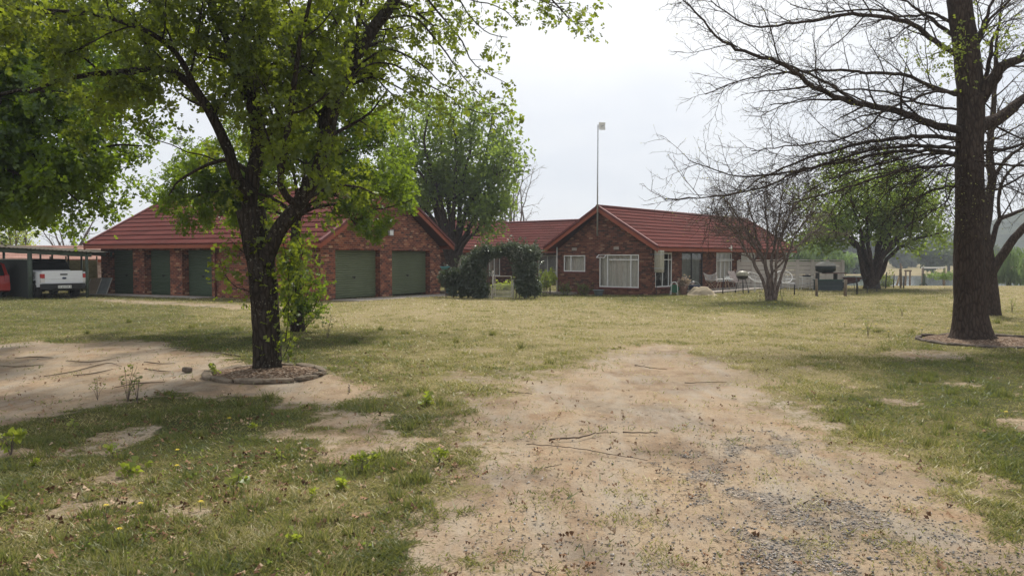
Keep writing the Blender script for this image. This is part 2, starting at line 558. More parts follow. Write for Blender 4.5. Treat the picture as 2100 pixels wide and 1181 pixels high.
SC.cycles.use_adaptive_sampling = True; SC.cycles.adaptive_threshold = .02
SC.cycles.use_denoising = True
try:
    SC.cycles.denoiser = 'OPENIMAGEDENOISE'; SC.cycles.denoising_prefilter = 'ACCURATE'
except Exception: pass

hz = NB('air')
hv = hz.n('VolumePrincipled', {'Color': (.80, .86, .95, 1), 'Density': .0007, 'Anisotropy': .2})
hz.t.links.new(hv.outputs[0], hz.out.inputs[1])
hb = MB(); hb.box((-720, -70, -6), (1440, 0, 0), (0, 790, 0), (0, 0, 62))
haze = hb.build('haze', hz.m, None)
props(haze, 'thin pale haze in the air over the whole yard and lake', 'haze', kind='stuff')

# ------------------------------------------------------------------ ground masks, in world metres
def poly(pts): return np.array([G(x, y)[:2] for x, y in pts])

def sdf(pl, X, Y):
    d = np.full(X.shape, 1e9); ins = np.zeros(X.shape, bool)
    n = len(pl)
    for i in range(n):
        ax, ay = pl[i]; bx, by = pl[(i + 1) % n]
        ex, ey = bx - ax, by - ay
        t = np.clip(((X - ax) * ex + (Y - ay) * ey) / (ex * ex + ey * ey + 1e-9), 0, 1)
        d = np.minimum(d, np.hypot(X - ax - t * ex, Y - ay - t * ey))
        c = ((ay > Y) != (by > Y)) & (X < (bx - ax) * (Y - ay) / (by - ay + 1e-12) + ax)
        ins ^= c
    return np.where(ins, -d, d)

PATH = poly([(1300, 712), (1360, 708), (1420, 722), (1500, 748), (1570, 795), (1650, 855), (1640, 885), (1720, 905), (1800, 925), (1900, 965), (2000, 1015), (2090, 1070), (2180, 1150), (2200, 1300), (820, 1300), (850, 1181), (835, 1120), (880, 1050), (930, 1000), (955, 940), (1000, 900), (965, 850), (1010, 805), (1080, 778), (1150, 755), (1225, 735)])
BARE = poly([(-400, 703), (0, 705), (150, 699), (330, 702), (400, 716), (500, 735), (520, 752), (640, 752), (735, 788), (760, 812), (700, 842), (660, 868), (640, 832), (560, 815), (440, 812), (330, 812), (200, 832), (60, 852), (-60, 870), (-500, 880)])
SPOT = poly([(690, 838), (740, 842), (755, 870), (720, 885), (680, 868)])
FRONT = poly([(165, 611), (300, 615), (480, 622), (660, 632), (660, 640), (500, 636), (330, 628), (170, 616)])
BARE2 = poly([(1740, 720), (1850, 712), (2000, 720), (2040, 735), (1900, 742), (1790, 736)])
GRAV = [poly(q) for q in ([(1240, 930), (1420, 880), (1650, 872), (1900, 960), (2150, 1100), (2200, 1290), (1100, 1290), (1180, 1100)],
                          [(1340, 905), (1500, 890), (1640, 890), (1780, 930), (1800, 1010), (1700, 1090), (1560, 1060), (1400, 1010), (1330, 960)],
                          [(1270, 1150), (1420, 1130), (1560, 1140), (1680, 1181), (1720, 1290), (1240, 1290)],
                          [(1700, 985), (1860, 975), (1950, 1000), (1900, 1035), (1740, 1040)], [(2030, 1060), (2200, 1120), (2200, 1260), (2060, 1160)])]
GCTL = np.array([(100, 650, .78), (300, 650, .72), (500, 640, .5), (700, 655, .22), (900, 640, .18), (1000, 620, .25), (1100, 640, .3), (1300, 612, .75), (1300, 635, .4), (1500, 612, .6), (1580, 625, .9), (1480, 625, .75), (1700, 620, .35), (1850, 610, .4), (1900, 590, .15),
    (1850, 598, .8), (2080, 610, .25), (1300, 680, .28), (1100, 670, .25), (1000, 700, .45), (800, 715, .62), (700, 700, .75), (450, 700, .9), (640, 705, .85), (900, 780, .5), (850, 760, .6), (1500, 690, .25), (1700, 700, .38), (1900, 760, .85), (2000, 800, .95), (1800, 830, .78),
    (2080, 950, .75), (1700, 800, .42), (1550, 760, .25), (1950, 950, .32), (1800, 900, .35), (2090, 760, .85), (300, 850, .92), (500, 850, .85), (100, 950, .82), (300, 1000, .74), (600, 950, .72), (800, 900, .75), (850, 1000, .72), (700, 1100, .68), (300, 1130, .70),
    (50, 1150, .65), (1700, 660, .35), (1800, 650, .42), (2080, 690, .6), (1950, 690, .5), (1300, 655, .2), (1500, 655, .2), (180, 690, .65), (1200, 620, .3), (1040, 600, .9)])  # turf greenness; high values also paint in tree shade on the grass

def fields(X, Y):
    px, py = topix(X, Y, 0.0)
    py = np.clip(py, 560, 1400)
    amp = .16 + .022 * Y
    n1 = fbm(X * 1.1, Y * 1.1, 11, 5) - .5
    n2 = fbm(X * 4.5, Y * 4.5, 23, 4) - .5
    dirt = np.zeros(X.shape)
    for pl, wgt, sc, sf in ((PATH, 1., 1.15, 3.2), (BARE, 1., 1.1, 1.3), (SPOT, .9, .6, 1.), (FRONT, .6, .5, 1.2), (BARE2, .6, .8, 1.8)):
        s = sdf(pl, X, Y)
        e = -s + sc * amp * (2.4 * n1 + 2.4 * n2)
        dirt = np.maximum(dirt, wgt * sstep(-(.30 + .012 * Y) * sf, (.28 + .015 * Y) * sf, e))
    scat = sstep(.56, .70, fbm(X * 1.3, Y * 1.3, 41, 4)) * (.35 * sstep(46, 20, Y) + .25 * sstep(18, 6, Y))
    dirt = np.maximum(dirt, scat)
    lake_slope = sstep(50, 60, Y) * sstep(9, 16, X) * .35
    grav = np.zeros(X.shape)
    for pl in GRAV:
        s = sdf(pl, X, Y)
        grav = np.maximum(grav, sstep(-.1, .75, -s + .55 * (2.2 * n1 + 2.0 * n2)) * ((.10 if pl is GRAV[0] else .16) + (.75 if pl is GRAV[0] else .84) * sstep(.44, .60, fbm(X * 1.9 + 5, Y * 1.5, 44, 5)) * sstep(.36, .60, fbm(X * 6.5, Y * 5., 47, 3))))
    lx, ly = px / 260., np.log(np.maximum(py - 520., 25.)) * 2.6
    ws = np.zeros(X.shape); gs = np.zeros(X.shape)
    for cx, cy, gv in GCTL:
        d2 = (lx - cx / 260.) ** 2 + (ly - math.log(cy - 520.) * 2.6) ** 2
        q = 1 / (d2 + .02) ** 1.6
        ws += q; gs += q * gv
    green = gs / ws + 1.0 * (fbm(X * .7, Y * .7, 51, 4) - .5) * (.25 + .4 * sstep(30, 6, Y)) + .35 * n2
    far = sstep(62, 90, Y)
    green = green * (1 - far) + far * (.72 + .5 * (fbm(X * .03, Y * .03, 77, 3) - .5))
    dirt = np.where(Y > 165, .3 * sstep(.52, .64, fbm(X * .025, Y * .06, 91, 3)), dirt * (Y < 100))
    green = green - lake_slope
    return np.clip(dirt, 0, 1), np.clip(grav, 0, 1), np.clip(green, 0, 1)

def axis(a, k, lo, hi, n, c=0.):
    s = np.linspace(-1, 1, n)
    v = np.where(s < 0, lo * np.sinh(-s * a) / math.sinh(a), hi * np.sinh(s * a) / math.sinh(a))
    return v + c
gx = axis(6.6, 0, -700., 700., 560, 0.)
gy = axis(6.0, 0, -65., 710., 720, 4.6)
XX, YY = np.meshgrid(gx, gy)
D_, Gv_, Gn_ = fields(XX, YY)
ZZ = gz(XX, YY) - .02 * D_ * (YY < 40) + .012 * Gv_ * (fbm(XX * 9, YY * 9, 61, 2))
nx, ny = len(gx), len(gy)
ii = np.arange(nx * ny).reshape(ny, nx)
Fq = np.stack([ii[:-1, :-1], ii[:-1, 1:], ii[1:, 1:], ii[1:, :-1]], -1).reshape(-1, 4)
b = NB('soil_and_turf')
P = b.pos()
fine = b.noise(P, 42., 6., .7); mid = b.noise(P, 7., 6., .65); big = b.noise(P, .9, 4., .6)
stretch = b.noise(b.mapping(P, (1., .45, 1.)), 3.1, 6., .7)
dm = b.math('ADD', b.attr('dirt'), b.math('MULTIPLY', b.math('SUBTRACT', b.math('ADD', mid, fine), 1.), 1.25))
dm = b.n('MapRange', {0: dm, 1: .36, 2: .62}, clamp=True).outputs[0]
dcol = b.ramp(b.math('ADD', b.math('MULTIPLY', big, .65), b.math('MULTIPLY', stretch, .35)), [(.34, (.150, .108, .074)), (.44, (.240, .175, .118)), (.53, (.318, .248, .170)), (.61, (.270, .190, .122)), (.72, (.285, .180, .110))])
dcol = b.mix(.55, dcol, b.ramp(fine, [(.28, (.27, .25, .24)), (.5, (.52, .5, .49)), (.74, (.72, .7, .66))]), 'OVERLAY')
stain = b.n('MapRange', {0: b.noise(P, .62, 5., .7), 1: .50, 2: .66}, clamp=True).outputs[0]
dcol = b.mix(b.math('MULTIPLY', stain, .6), dcol, (.135, .120, .100))
pale = b.n('MapRange', {0: b.noise(b.mapping(P, (1.6, .5, 1)), 1.1, 6., .75), 1: .46, 2: .66}, clamp=True).outputs[0]
dcol = b.mix(b.math('MULTIPLY', pale, .68), dcol, (.330, .292, .240))
speck = b.n('MapRange', {0: b.noise(P, 95., 3., .6), 1: .62, 2: .70}, clamp=True).outputs[0]
dcol = b.mix(b.math('MULTIPLY', speck, .55), dcol, (.13, .10, .08))
straw = b.n('MapRange', {0: b.noise(b.mapping(P, (2.2, .5, 1)), 13., 6., .8, 1.5), 1: .56, 2: .66}, clamp=True).outputs[0]
dcol = b.mix(b.math('MULTIPLY', straw, .45), dcol, (.14, .112, .065))
vor = b.n('TexVoronoi', {'Vector': P, 'Scale': 42.}, feature='F1')
peb = b.ramp(b.n('SeparateColor', {0: vor.outputs['Color']}).outputs[0], [(.0, (.10, .10, .10)), (.45, (.20, .19, .18)), (.8, (.31, .29, .27)), (1., (.5, .48, .45))])
gm = b.math('ADD', b.attr('gravel'), b.math('MULTIPLY', b.math('SUBTRACT', b.math('ADD', b.noise(P, 11., 4.), fine), 1.), 1.5))
gm = b.n('MapRange', {0: gm, 1: .52, 2: .72}, clamp=True).outputs[0]
dcol = b.mix(b.math('MULTIPLY', gm, .38), dcol, peb)
gf = b.math('ADD', b.attr('green'), b.math('MULTIPLY', b.math('SUBTRACT', b.math('ADD', b.math('MULTIPLY', mid, .6), b.math('MULTIPLY', fine, .7)), .65), .9))
gf = b.math('ADD', gf, b.math('MULTIPLY', b.math('SUBTRACT', b.noise(b.mapping(P, (1., .7, 1.)), 1.9, 5., .7), .5), .75))
gcol = b.ramp(gf, [(.05, (.265, .212, .125)), (.33, (.232, .190, .095)), (.55, (.150, .128, .053)), (.78, (.082, .076, .027)), (1., (.045, .050, .016))])
gcol = b.mix(.6, gcol, b.ramp(b.noise(b.mapping(P, (1, .6, 1)), 26., 5., .75), [(.3, (.2, .2, .2)), (.52, (.5, .5, .5)), (.75, (.78, .76, .7))]), 'OVERLAY')
col = b.mix(dm, gcol, dcol)
hgt = b.math('ADD', b.math('ADD', b.math('MULTIPLY', fine, .7), b.math('MULTIPLY', b.noise(P, 5., 5., .6), 1.3)), b.math('MULTIPLY', vor.outputs['Distance'], b.math('MULTIPLY', gm, 1.5)))
b.princ(col, .95, b.bump(hgt, .7, .03), spec=.08)
ground = np_mesh('ground', np.stack([XX, YY, ZZ], -1).reshape(-1, 3), Fq, b.m, None, {'dirt': D_.ravel(), 'gravel': Gv_.ravel(), 'green': Gn_.ravel()}, smooth=True)
props(ground, 'dry patchy lawn and bare sandy soil of the yard', 'ground', kind='structure')

# water of the lake
b = NB('lake_water')
wv = b.noise(b.mapping(b.pos(), (.25, .9, 1)), 1.2, 4., .6)
b.princ((.05, .06, .06), .10, b.bump(wv, .02, .1), spec=.6)
m = MB(); m.quad((10, 80, -2.0), (260, 80, -2.0), (260, 170, -2.0), (10, 170, -2.0))
props(m.build('lake', b.m), 'pale grey lake beyond the lawn on the right', 'lake', kind='structure')

# wooded hills
hx = np.linspace(-60, 700, 300); hy = np.linspace(330, 700, 110)
HX, HY = np.meshgrid(hx, hy)
hp = np.interp(HX / HY, [.05, .25, .40, .50, .58, .64, .70, 1.2], [0, 1., 5.5, 10., 18., 26., 31., 34.])
HZ = -3 + (hp + 3) * sstep(335, 470, HY) * (1 + .10 * (fbm(HX * .02, HY * .02, 5, 3) - .5)) + 5.0 * (fbm(HX * .11, HY * .11, 8, 3) - .35) * sstep(345, 400, HY) * np.clip(hp / 6, 0, 1)
i2 = np.arange(HX.size).reshape(HX.shape)
b = NB('wooded_hill')
cc = b.ramp(b.noise(b.pos(), .09, 8., .7), [(.35, (.022, .032, .016)), (.55, (.045, .06, .028)), (.7, (.09, .095, .05))])
b.princ(cc, .95, b.bump(b.noise(b.pos(), .35, 6., .7), 1., 2.), spec=.05)
hills = np_mesh('hills', np.stack([HX, HY, HZ], -1).reshape(-1, 3), np.stack([i2[:-1, :-1], i2[:-1, 1:], i2[1:, 1:], i2[1:, :-1]], -1).reshape(-1, 4), b.m, None, smooth=True)
props(hills, 'hazy blue wooded hill beyond the lake', 'hills', kind='structure')

# ------------------------------------------------------------------ turf blades, ground cover, dead leaves, gravel
def scatter(n, y0, y1, seed, xl=-160, xr=2260, pw=1.0):
    g = np.random.default_rng(seed)
    py = y0 + (y1 - y0) * g.random(n) ** pw
    px = xl + (xr - xl) * g.random(n)
    a, u = px - 1050., 590.5 - py
    dy, dz = CP * FPX + SP * u, -SP * FPX + CP * u
    t = -CAMH / dz
    return a * t, dy * t, g

OAK_C, GUM_C = G(545, 757), G(1990, 697)
OAK_R, GUM_R = G(546, 766), GUM_C + np.array([.22, -.30, 0])
BLOCK = []      # discs kept free of turf: (x, y, radius)
def free(X, Y):
    ok = np.ones(X.shape, bool)
    for x, y, r in BLOCK: ok &= np.hypot(X - x, Y - y) > r
    return ok
BLOCK += [(OAK_R[0], OAK_R[1], .84), (GUM_R[0], GUM_R[1], 1.3)]

def turf():
    Xs, Ys = [], []
    for n, y0, y1, pw in ((600000, 600, 1230, .85), (150000, 583, 760, 1.1), (60000, 566, 640, 1.)):
        x, y, g = scatter(int(n * 1.42), y0, y1, 100 + n, -560, 2880, pw=pw)
        Xs.append(x); Ys.append(y)
    X, Y = np.concatenate(Xs), np.concatenate(Ys)
    g = np.random.default_rng(5)
    d, gr, gn = fields(X, Y)
    tuft = fbm(X * 2.4, Y * 2.4, 71, 3)
    pk = (1 - sstep(.22, .62, d + .35 * (fbm(X * 6, Y * 6, 73, 2) - .5))) * (.30 + .9 * sstep(.40, .62, tuft)) + .09 * (d > .5) * sstep(.58, .72, fbm(X * 3.3, Y * 3.3, 79, 3)) + .008
    k = (g.random(X.shape) < pk) & free(X, Y) & (Y < 47)
    X, Y, gn, tuft = X[k], Y[k], gn[k], tuft[k]
    tc = np.random.default_rng(8); tx, ty, _ = scatter(580, 660, 1200, 191, -560, 2880)
    td, _g, tgn = fields(tx, ty); kk = (td < .35) & (tgn > .45) & free(tx, ty); tx, ty, tgn = tx[kk], ty[kk], tgn[kk]
    rep_ = np.repeat(np.arange(len(tx)), 46); rr = tc.random(len(rep_)) ** .6 * (.05 + .09 * tc.random(len(tx)))[rep_]; ra = tc.random(len(rep_)) * 2 * PI
    n0 = len(X)
    X = np.concatenate([X, tx[rep_] + rr * np.cos(ra)]); Y = np.concatenate([Y, ty[rep_] + rr * np.sin(ra)])
    gn = np.concatenate([gn, np.clip(tgn[rep_] + .2, 0, 1)]); tuft = np.concatenate([tuft, np.full(len(rep_), .55)])
    N = len(X); Z = gz(X, Y); big = np.arange(N) >= n0
    h = (.009 + .022 * g.random(N) ** 1.6 + .030 * sstep(.55, .75, tuft) * g.random(N) ** 2 + big * (.02 + .07 * g.random(N))) * (1 + .022 * Y)
    wd = (.0022 + .0020 * g.random(N)) * (1 + .12 * Y)
    an = g.random(N) * 2 * PI; lean = np.where(big, .1 + .9 * g.random(N), .5 + 2.2 * g.random(N)); la = g.random(N) * 2 * PI
    B0 = np.stack([X - np.cos(an) * wd, Y - np.sin(an) * wd, Z - .004], -1)
    B1 = np.stack([X + np.cos(an) * wd, Y + np.sin(an) * wd, Z - .004], -1)
    T = np.stack([X + np.cos(la) * lean * h, Y + np.sin(la) * lean * h, Z + h], -1)
    V = np.stack([B0, B1, T], 1).reshape(-1, 3)
    rnd = np.clip(gn + .75 * (g.random(N) - .5) + .5 * (tuft - .5) + .8 * (fbm(X * 1.9, Y * 1.9, 171, 3) - .5), 0, 1)
    mt = leaf_mat('grass_blade', [(.0, (.46, .385, .25)), (.25, (.37, .305, .165)), (.45, (.255, .22, .092)), (.62, (.150, .140, .048)), (.8, (.088, .096, .028)), (1., (.052, .072, .020))], (.30, .32, .09), .25, .03)
    o = np_mesh('grass', V, np.arange(3 * N).reshape(-1, 3), mt, None, {'rnd': np.repeat(rnd, 3)})
    props(o, 'short patchy lawn grass, half green and half dry straw', 'grass', kind='stuff')
turf()

def ground_cover():
    X, Y, g = scatter(58000, 640, 1230, 77, -560, 2880)
    d, gr, gn = fields(X, Y)
    cl = fbm(X * 1.7, Y * 1.7, 83, 3)
    k = (g.random(X.shape) < (1 - sstep(.2, .6, d)) * (.42 * sstep(.50, .64, cl) * sstep(.3, .7, gn) + .04 * (gn > .55)) * (d < .4)) & free(X, Y) & (Y < 30)
    X, Y = X[k], Y[k]
    n = len(X)
    P_ = np.stack([X, Y, gz(X, Y) + .012 + .02 * g.random(n)], -1)
    D0 = np.stack([g.normal(size=n), g.normal(size=n), .35 + .3 * g.random(n)], -1)
    mt = leaf_mat('weed_leaf', [(0, (.060, .066, .022)), (.5, (.042, .058, .018)), (.8, (.080, .082, .028)), (1., (.12, .10, .04))], (.3, .4, .08), .3, .0)
    o = leaf_mesh('ground_cover', P_, D0, (.012 + .024 * g.random(n) ** 1.5) * (1 + .02 * Y), T_DIA, mt, None, 9, 0., .3, flatn=.7)
    props(o, 'low broad leafed weeds spreading through the lawn', 'weeds', kind='stuff')
ground_cover()

def litter():
    X, Y, g = scatter(19000, 690, 1220, 55, -560, 2500, pw=.9)
    d, gr, gn = fields(X, Y)
    px, py = topix(X, Y, 0.)
    k = g.random(X.shape) < np.where(px < 950, .60 - .42 * (d > .5), .12) * (.3 + 1.2 * sstep(.42, .6, fbm(X * .9, Y * .9, 31, 3)))
    X, Y = X[k], Y[k]; n = len(X)
    P_ = np.stack([X, Y, gz(X, Y) + .012 + .012 * g.random(n)], -1)
    D0 = np.stack([g.normal(size=n), g.normal(size=n), .25 * g.normal(size=n)], -1)
    b = NB('dead_leaf')
    c = b.ramp(b.attr('rnd'), [(0, (.075, .042, .025)), (.4, (.16, .085, .045)), (.75, (.27, .17, .10)), (1., (.42, .32, .22))])
    b.princ(c, .85, spec=.15)
    curl = (T_OAK[0] * np.array([1, 1, 2.6]), T_OAK[1])
    o = leaf_mesh('fallen_leaves', P_, D0, .018 + .05 * g.random(n) ** 2.0, curl, b.m, None, 19, 0., .2, flatn=.45)
    props(o, 'dry brown fallen oak leaves scattered on the lawn', 'leaves', kind='stuff')
litter()

def gravel():
    X, Y, g = scatter(80000, 860, 1230, 66, xl=700, xr=2250)
    d, gr, gn = fields(X, Y)
    px, py = topix(X, Y, 0.)
    k = g.random(X.shape) < (gr ** 1.2 * .62 + .09 * (d > .6) * (px > 950))
    X, Y = X[k], Y[k]; n = len(X)
    base = np.array([[1, 0, 0], [-1, 0, 0], [0, 1, 0], [0, -1, 0], [0, 0, 1], [0, 0, -1.]])
    V = base[None] * (.7 + .6 * g.random((n, 6, 1))) * np.stack([np.ones(n), .55 + .4 * g.random(n), .3 + .35 * g.random(n)], -1)[:, None, :]
    a = g.random(n) * 6.28; ca, sa = np.cos(a)[:, None], np.sin(a)[:, None]
    V = np.stack([V[..., 0] * ca - V[..., 1] * sa, V[..., 0] * sa + V[..., 1] * ca, V[..., 2]], -1)
    V = V + g.normal(size=V.shape) * .12
    s = .0035 + .010 * g.random(n) ** 2.4
    V = V * s[:, None, None] + np.stack([X, Y, gz(X, Y) - .015 * d[k] + s * .25], -1)[:, None, :]
    f = np.array([[0, 2, 4], [2, 1, 4], [1, 3, 4], [3, 0, 4], [2, 0, 5], [1, 2, 5], [3, 1, 5], [0, 3, 5]])
    Fc = (f[None] + (np.arange(n) * 6)[:, None, None]).reshape(-1, 3)
    b = NB('gravel_stone')
    c = b.ramp(b.attr('rnd'), [(0, (.09, .088, .09)), (.35, (.19, .185, .18)), (.65, (.31, .285, .26)), (.9, (.38, .27, .19)), (1., (.55, .53, .5))])
    b.princ(c, .8, spec=.2)
    o = np_mesh('gravel', V.reshape(-1, 3), Fc, b.m, None, {'rnd': np.repeat(g.random(n), 6)})
    props(o, 'loose grey and tan gravel on the sandy track', 'gravel', kind='stuff')
gravel()

def straw():
    X, Y, g = scatter(30000, 700, 1230, 88, xl=-100, xr=2200)
    d, gr, gn = fields(X, Y)
    k = (g.random(X.shape) < .04 + .5 * d * sstep(.46, .66, fbm(X * 1.4, Y * 1.4, 121, 4))) & (Y < 18)
    X, Y = X[k], Y[k]; n = len(X)
    P_ = np.stack([X, Y, gz(X, Y) + .003 + .006 * g.random(n) - .02 * d[k]], -1)
    D0 = np.stack([g.normal(size=n), g.normal(size=n), .10 * g.normal(size=n)], -1)
    b = NB('straw_bits')
    b.princ(b.ramp(b.attr('rnd'), [(0, (.05, .038, .028)), (.5, (.13, .10, .065)), (1., (.33, .27, .17))]), .9, spec=.1)
    thin = (T_LONG[0] * np.array([.55, 1, 1.]), T_LONG[1])
    o = leaf_mesh('straw_litter', P_, D0, .015 + .06 * g.random(n) ** 2.2, thin, b.m, None, 29, 0., .1, flatn=.6)
    props(o, 'bits of dry straw and twig on the bare soil', 'straw', kind='stuff')
straw()
# ------------------------------------------------------------------ building materials
BRICK_G = brick_mat('face_brick', [(0., (0.076, 0.036, 0.030)), (.18, (0.126, 0.046, 0.033)), (.5, (0.198, 0.066, 0.040)), (.78, (0.253, 0.089, 0.051)), (.93, (0.324, 0.138, 0.075)), (1., (0.425, 0.266, 0.167))])
BRICK_H = brick_mat('dark_face_brick', [(0., (0.051, 0.030, 0.024)), (.18, (0.086, 0.037, 0.026)), (.55, (0.132, 0.052, 0.034)), (.82, (0.176, 0.073, 0.045)), (.95, (0.227, 0.110, 0.066)), (1., (0.297, 0.194, 0.128))], mortar=(.15, .12, .10))
BRICK_L = brick_mat('pale_brick', [(0., (.30, .18, .14)), (.4, (.42, .27, .21)), (.8, (.5, .34, .26)), (1., (.58, .44, .35))], mortar=(.45, .38, .32))

def roof_mat(name, c, pitch=.2):
    b = NB(name)
    xy = b.n('SeparateXYZ', {0: b.uv()})
    row = b.math('FLOOR', b.math('MULTIPLY', xy.outputs[1], 1.))
    colm = b.math('FLOOR', b.math('ADD', b.math('DIVIDE', xy.outputs[0], 1.25), b.math('MULTIPLY', b.math('MODULO', row, 2.), .5)))
    wnz = b.n('TexWhiteNoise', {0: b.n('CombineXYZ', {0: colm, 1: row}).outputs[0]}, noise_dimensions='2D').outputs[0]
    cc = b.ramp(wnz, [(0, tuple(k * .84 for k in c)), (1, tuple(k * 1.12 for k in c))])
    dust = b.noise(b.obj(), .8, 6., .65)
    cc = b.mix(b.math('MULTIPLY', b.math('SUBTRACT', dust, .45, clamp=True), 1.3), cc, (c[0] * .75, c[1] * 1.25, c[2] * 1.3))
    cc = b.mix(.35, cc, b.ramp(b.noise(b.obj(), 60., 3.), [(.3, (.3, .3, .3)), (.7, (.72, .7, .7))]), 'OVERLAY')
    wvx = b.math('SINE', b.math('MULTIPLY', xy.outputs[0], 2 * PI / pitch))
    b.princ(cc, .92, b.bump(b.math('MULTIPLY', wvx, .5), .55, .03), spec=.04)
    return b.m
ROOF = roof_mat('red_roof_tile', (.112, .034, .029))
ROOF_P = roof_mat('pink_roof_tile', (.43, .25, .20))
FASC = paint('orange_painted_timber', (.27, .072, .038), .6, var=.12, scale=2.5)
FASC_D = paint('dark_red_trim', (.13, .034, .03), .6)
WHITE = paint('white_window_paint', (.74, .74, .71), .45, var=.06)
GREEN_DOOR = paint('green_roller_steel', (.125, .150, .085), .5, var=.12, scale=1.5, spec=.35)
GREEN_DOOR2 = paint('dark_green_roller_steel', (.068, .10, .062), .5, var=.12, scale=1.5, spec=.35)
DARKM = paint('dark_steel', (.035, .035, .035), .5)
GALV = paint('galvanised_steel', (.42, .43, .44), .4, metal=.6)
CONC = paint('weathered_concrete', (.33, .29, .25), .9, var=.22, scale=3., bump=.3)
GLASS = glass_mat('window_glass', .16, (.88, .9, .9))
GLASS_D = glass_mat('dark_window_glass', .35, (.45, .5, .5))
CURT = paint('beige_curtain', (.78, .72, .64), .9, var=.08)
INT = paint('dark_room', (.05, .045, .04), .9)

def u2(a): a = np.asarray(a, float); return np.array([a[0], a[1], 0.]) / math.hypot(a[0], a[1])

def wall(mb, P, d, nrm_, L, z0, z1, ops, th=.24, zp=None, pk=.5):
    """wall sheet pair with openings and reveals; P base corner, d along, nrm_ outward; ops (a, b, za, zb)"""
    P = np.array([P[0], P[1], 0.]); d = u2(d); nr = u2(nrm_)
    xs = sorted({0., L, *[o[0] for o in ops], *[o[1] for o in ops]}); zs = sorted({z0, z1, *[o[2] for o in ops], *[o[3] for o in ops]})
    def pt(x, z, k): return P + d * x - nr * k + np.array([0, 0, z])
    flip = np.dot(np.cross(d, (0, 0, 1.)), nr) < 0
    def q(*ps):
        mb.quad(*(ps[::-1] if flip else ps))
    for k in (0., th):
        for i in range(len(xs) - 1):
            for j in range(len(zs) - 1):
                cx, cz = (xs[i] + xs[i + 1]) / 2, (zs[j] + zs[j + 1]) / 2
                if any(o[0] < cx < o[1] and o[2] < cz < o[3] for o in ops): continue
                a = [pt(xs[i], zs[j], k), pt(xs[i + 1], zs[j], k), pt(xs[i + 1], zs[j + 1], k), pt(xs[i], zs[j + 1], k)]
                q(*a) if k == 0 else q(*a[::-1])
        if zp:
            a = [pt(0, z1, k), pt(L, z1, k), pt(L * pk, zp, k)]
            q(*a) if k == 0 else q(*a[::-1])
    for o in ops:
        a, b_, c, e = o[:4]
        q(pt(a, c, 0), pt(a, e, 0), pt(a, e, th), pt(a, c, th))
        q(pt(b_, c, 0), pt(b_, c, th), pt(b_, e, th), pt(b_, e, 0))
        q(pt(a, e, 0), pt(b_, e, 0), pt(b_, e, th), pt(a, e, th))
        q(pt(a, c, 0), pt(a, c, th), pt(b_, c, th), pt(b_, c, 0))

def roof(parent, O, a, La, b, Wb, ze, zr, n=10, barge=(True, True), fasc=(True, True), dz=0.):
    """gable roof of n overlapping tile courses per slope"""
    O = np.array([O[0], O[1], 0.]); a = u2(a); bb = u2(b); m = MB(); lift = .036
    up = np.array([0, 0, 1.])
    sl = math.hypot(Wb / 2, zr - ze)
    for side in (0, 1):
        o0 = O if side == 0 else O + bb * Wb
        bd = bb if side == 0 else -bb
        def pt(x, t, l): return o0 + a * x + bd * (t * Wb / 2) + up * (ze + (zr - ze) * t + l)
        for i in range(n):
            t0, t1 = i / n, (i + 1) / n
            v0, v1 = i + .02, i + .98
            to = t0 - .045 / sl
            p = [pt(0, to, lift), pt(La, to, lift), pt(La, t1, 0), pt(0, t1, 0)]
            uv = [(0, v0), (La, v0), (La, v1), (0, v1)]
            r = [pt(0, t0, 0 if i else -.03), pt(La, t0, 0 if i else -.03), pt(La, t0, lift), pt(0, t0, lift)]
            uvr = [(0, v0), (La, v0), (La, v0), (0, v0)]
            if np.dot(np.cross(p[1] - p[0], p[2] - p[0]), up) < 0:
                p, uv, r, uvr = p[::-1], uv[::-1], r[::-1], uvr[::-1]
            m.quad(*p, uv=uv); m.quad(*r, uv=uvr)
        q = [pt(0, 0, -.05), pt(La, 0, -.05), pt(La, 1, -.05), pt(0, 1, -.05)]
        m.quad(*q, uv=[(0, 0.5)] * 4)
    ro = m.build('roof', ROOF if parent is None or dz == 0. else ROOF_P, parent)
    c = MB()
    rp = O + bb * Wb / 2 + up * (zr + .02)
    c.tube([rp - a * .02, rp + a * (La + .02)], .085, 8)
    c.build('ridge_cap', FASC_D if dz == 0. else ROOF_P, ro, smooth=True)
    for side in (0, 1):
        o0 = O if side == 0 else O + bb * Wb
        bd = bb if side == 0 else -bb
        if fasc[side]:
            f = MB(); f.box(o0 + bd * .012 + up * (ze - .20), a * La, bd * .03, up * .168)
            f.build('fascia', FASC, parent)
    for e in (0, 1):
        if not barge[e]: continue
        x = 0. if e == 0 else La
        ad = a if e == 0 else -a
        f = MB(); g_ = MB()
        for side in (0, 1):
            o0 = O if side == 0 else O + bb * Wb
            bd = bb if side == 0 else -bb
            lo = o0 + a * x + up * ze; hi = o0 + a * x + bd * Wb / 2 + up * zr
            ex = ad * .03
            f.loft([[lo + ex - up * .05, lo + ex - up * .25, lo + ex * 2.2 - up * .25, lo + ex * 2.2 - up * .05],
                    [hi + ex - up * .05, hi + ex - up * .25, hi + ex * 2.2 - up * .25, hi + ex * 2.2 - up * .05]])
            g_.loft([[lo - ad * .015 + up * .075, lo - ad * .015 - up * .045, lo + ad * .14 - up * .045, lo + ad * .14 + up * .075],
                     [hi - ad * .015 + up * .075, hi - ad * .015 - up * .045, hi + ad * .14 - up * .045, hi + ad * .14 + up * .075]])
        f.build('barge_board', FASC, parent); g_.build('verge_tile', FASC_D if dz == 0. else ROOF_P, ro)
    return ro

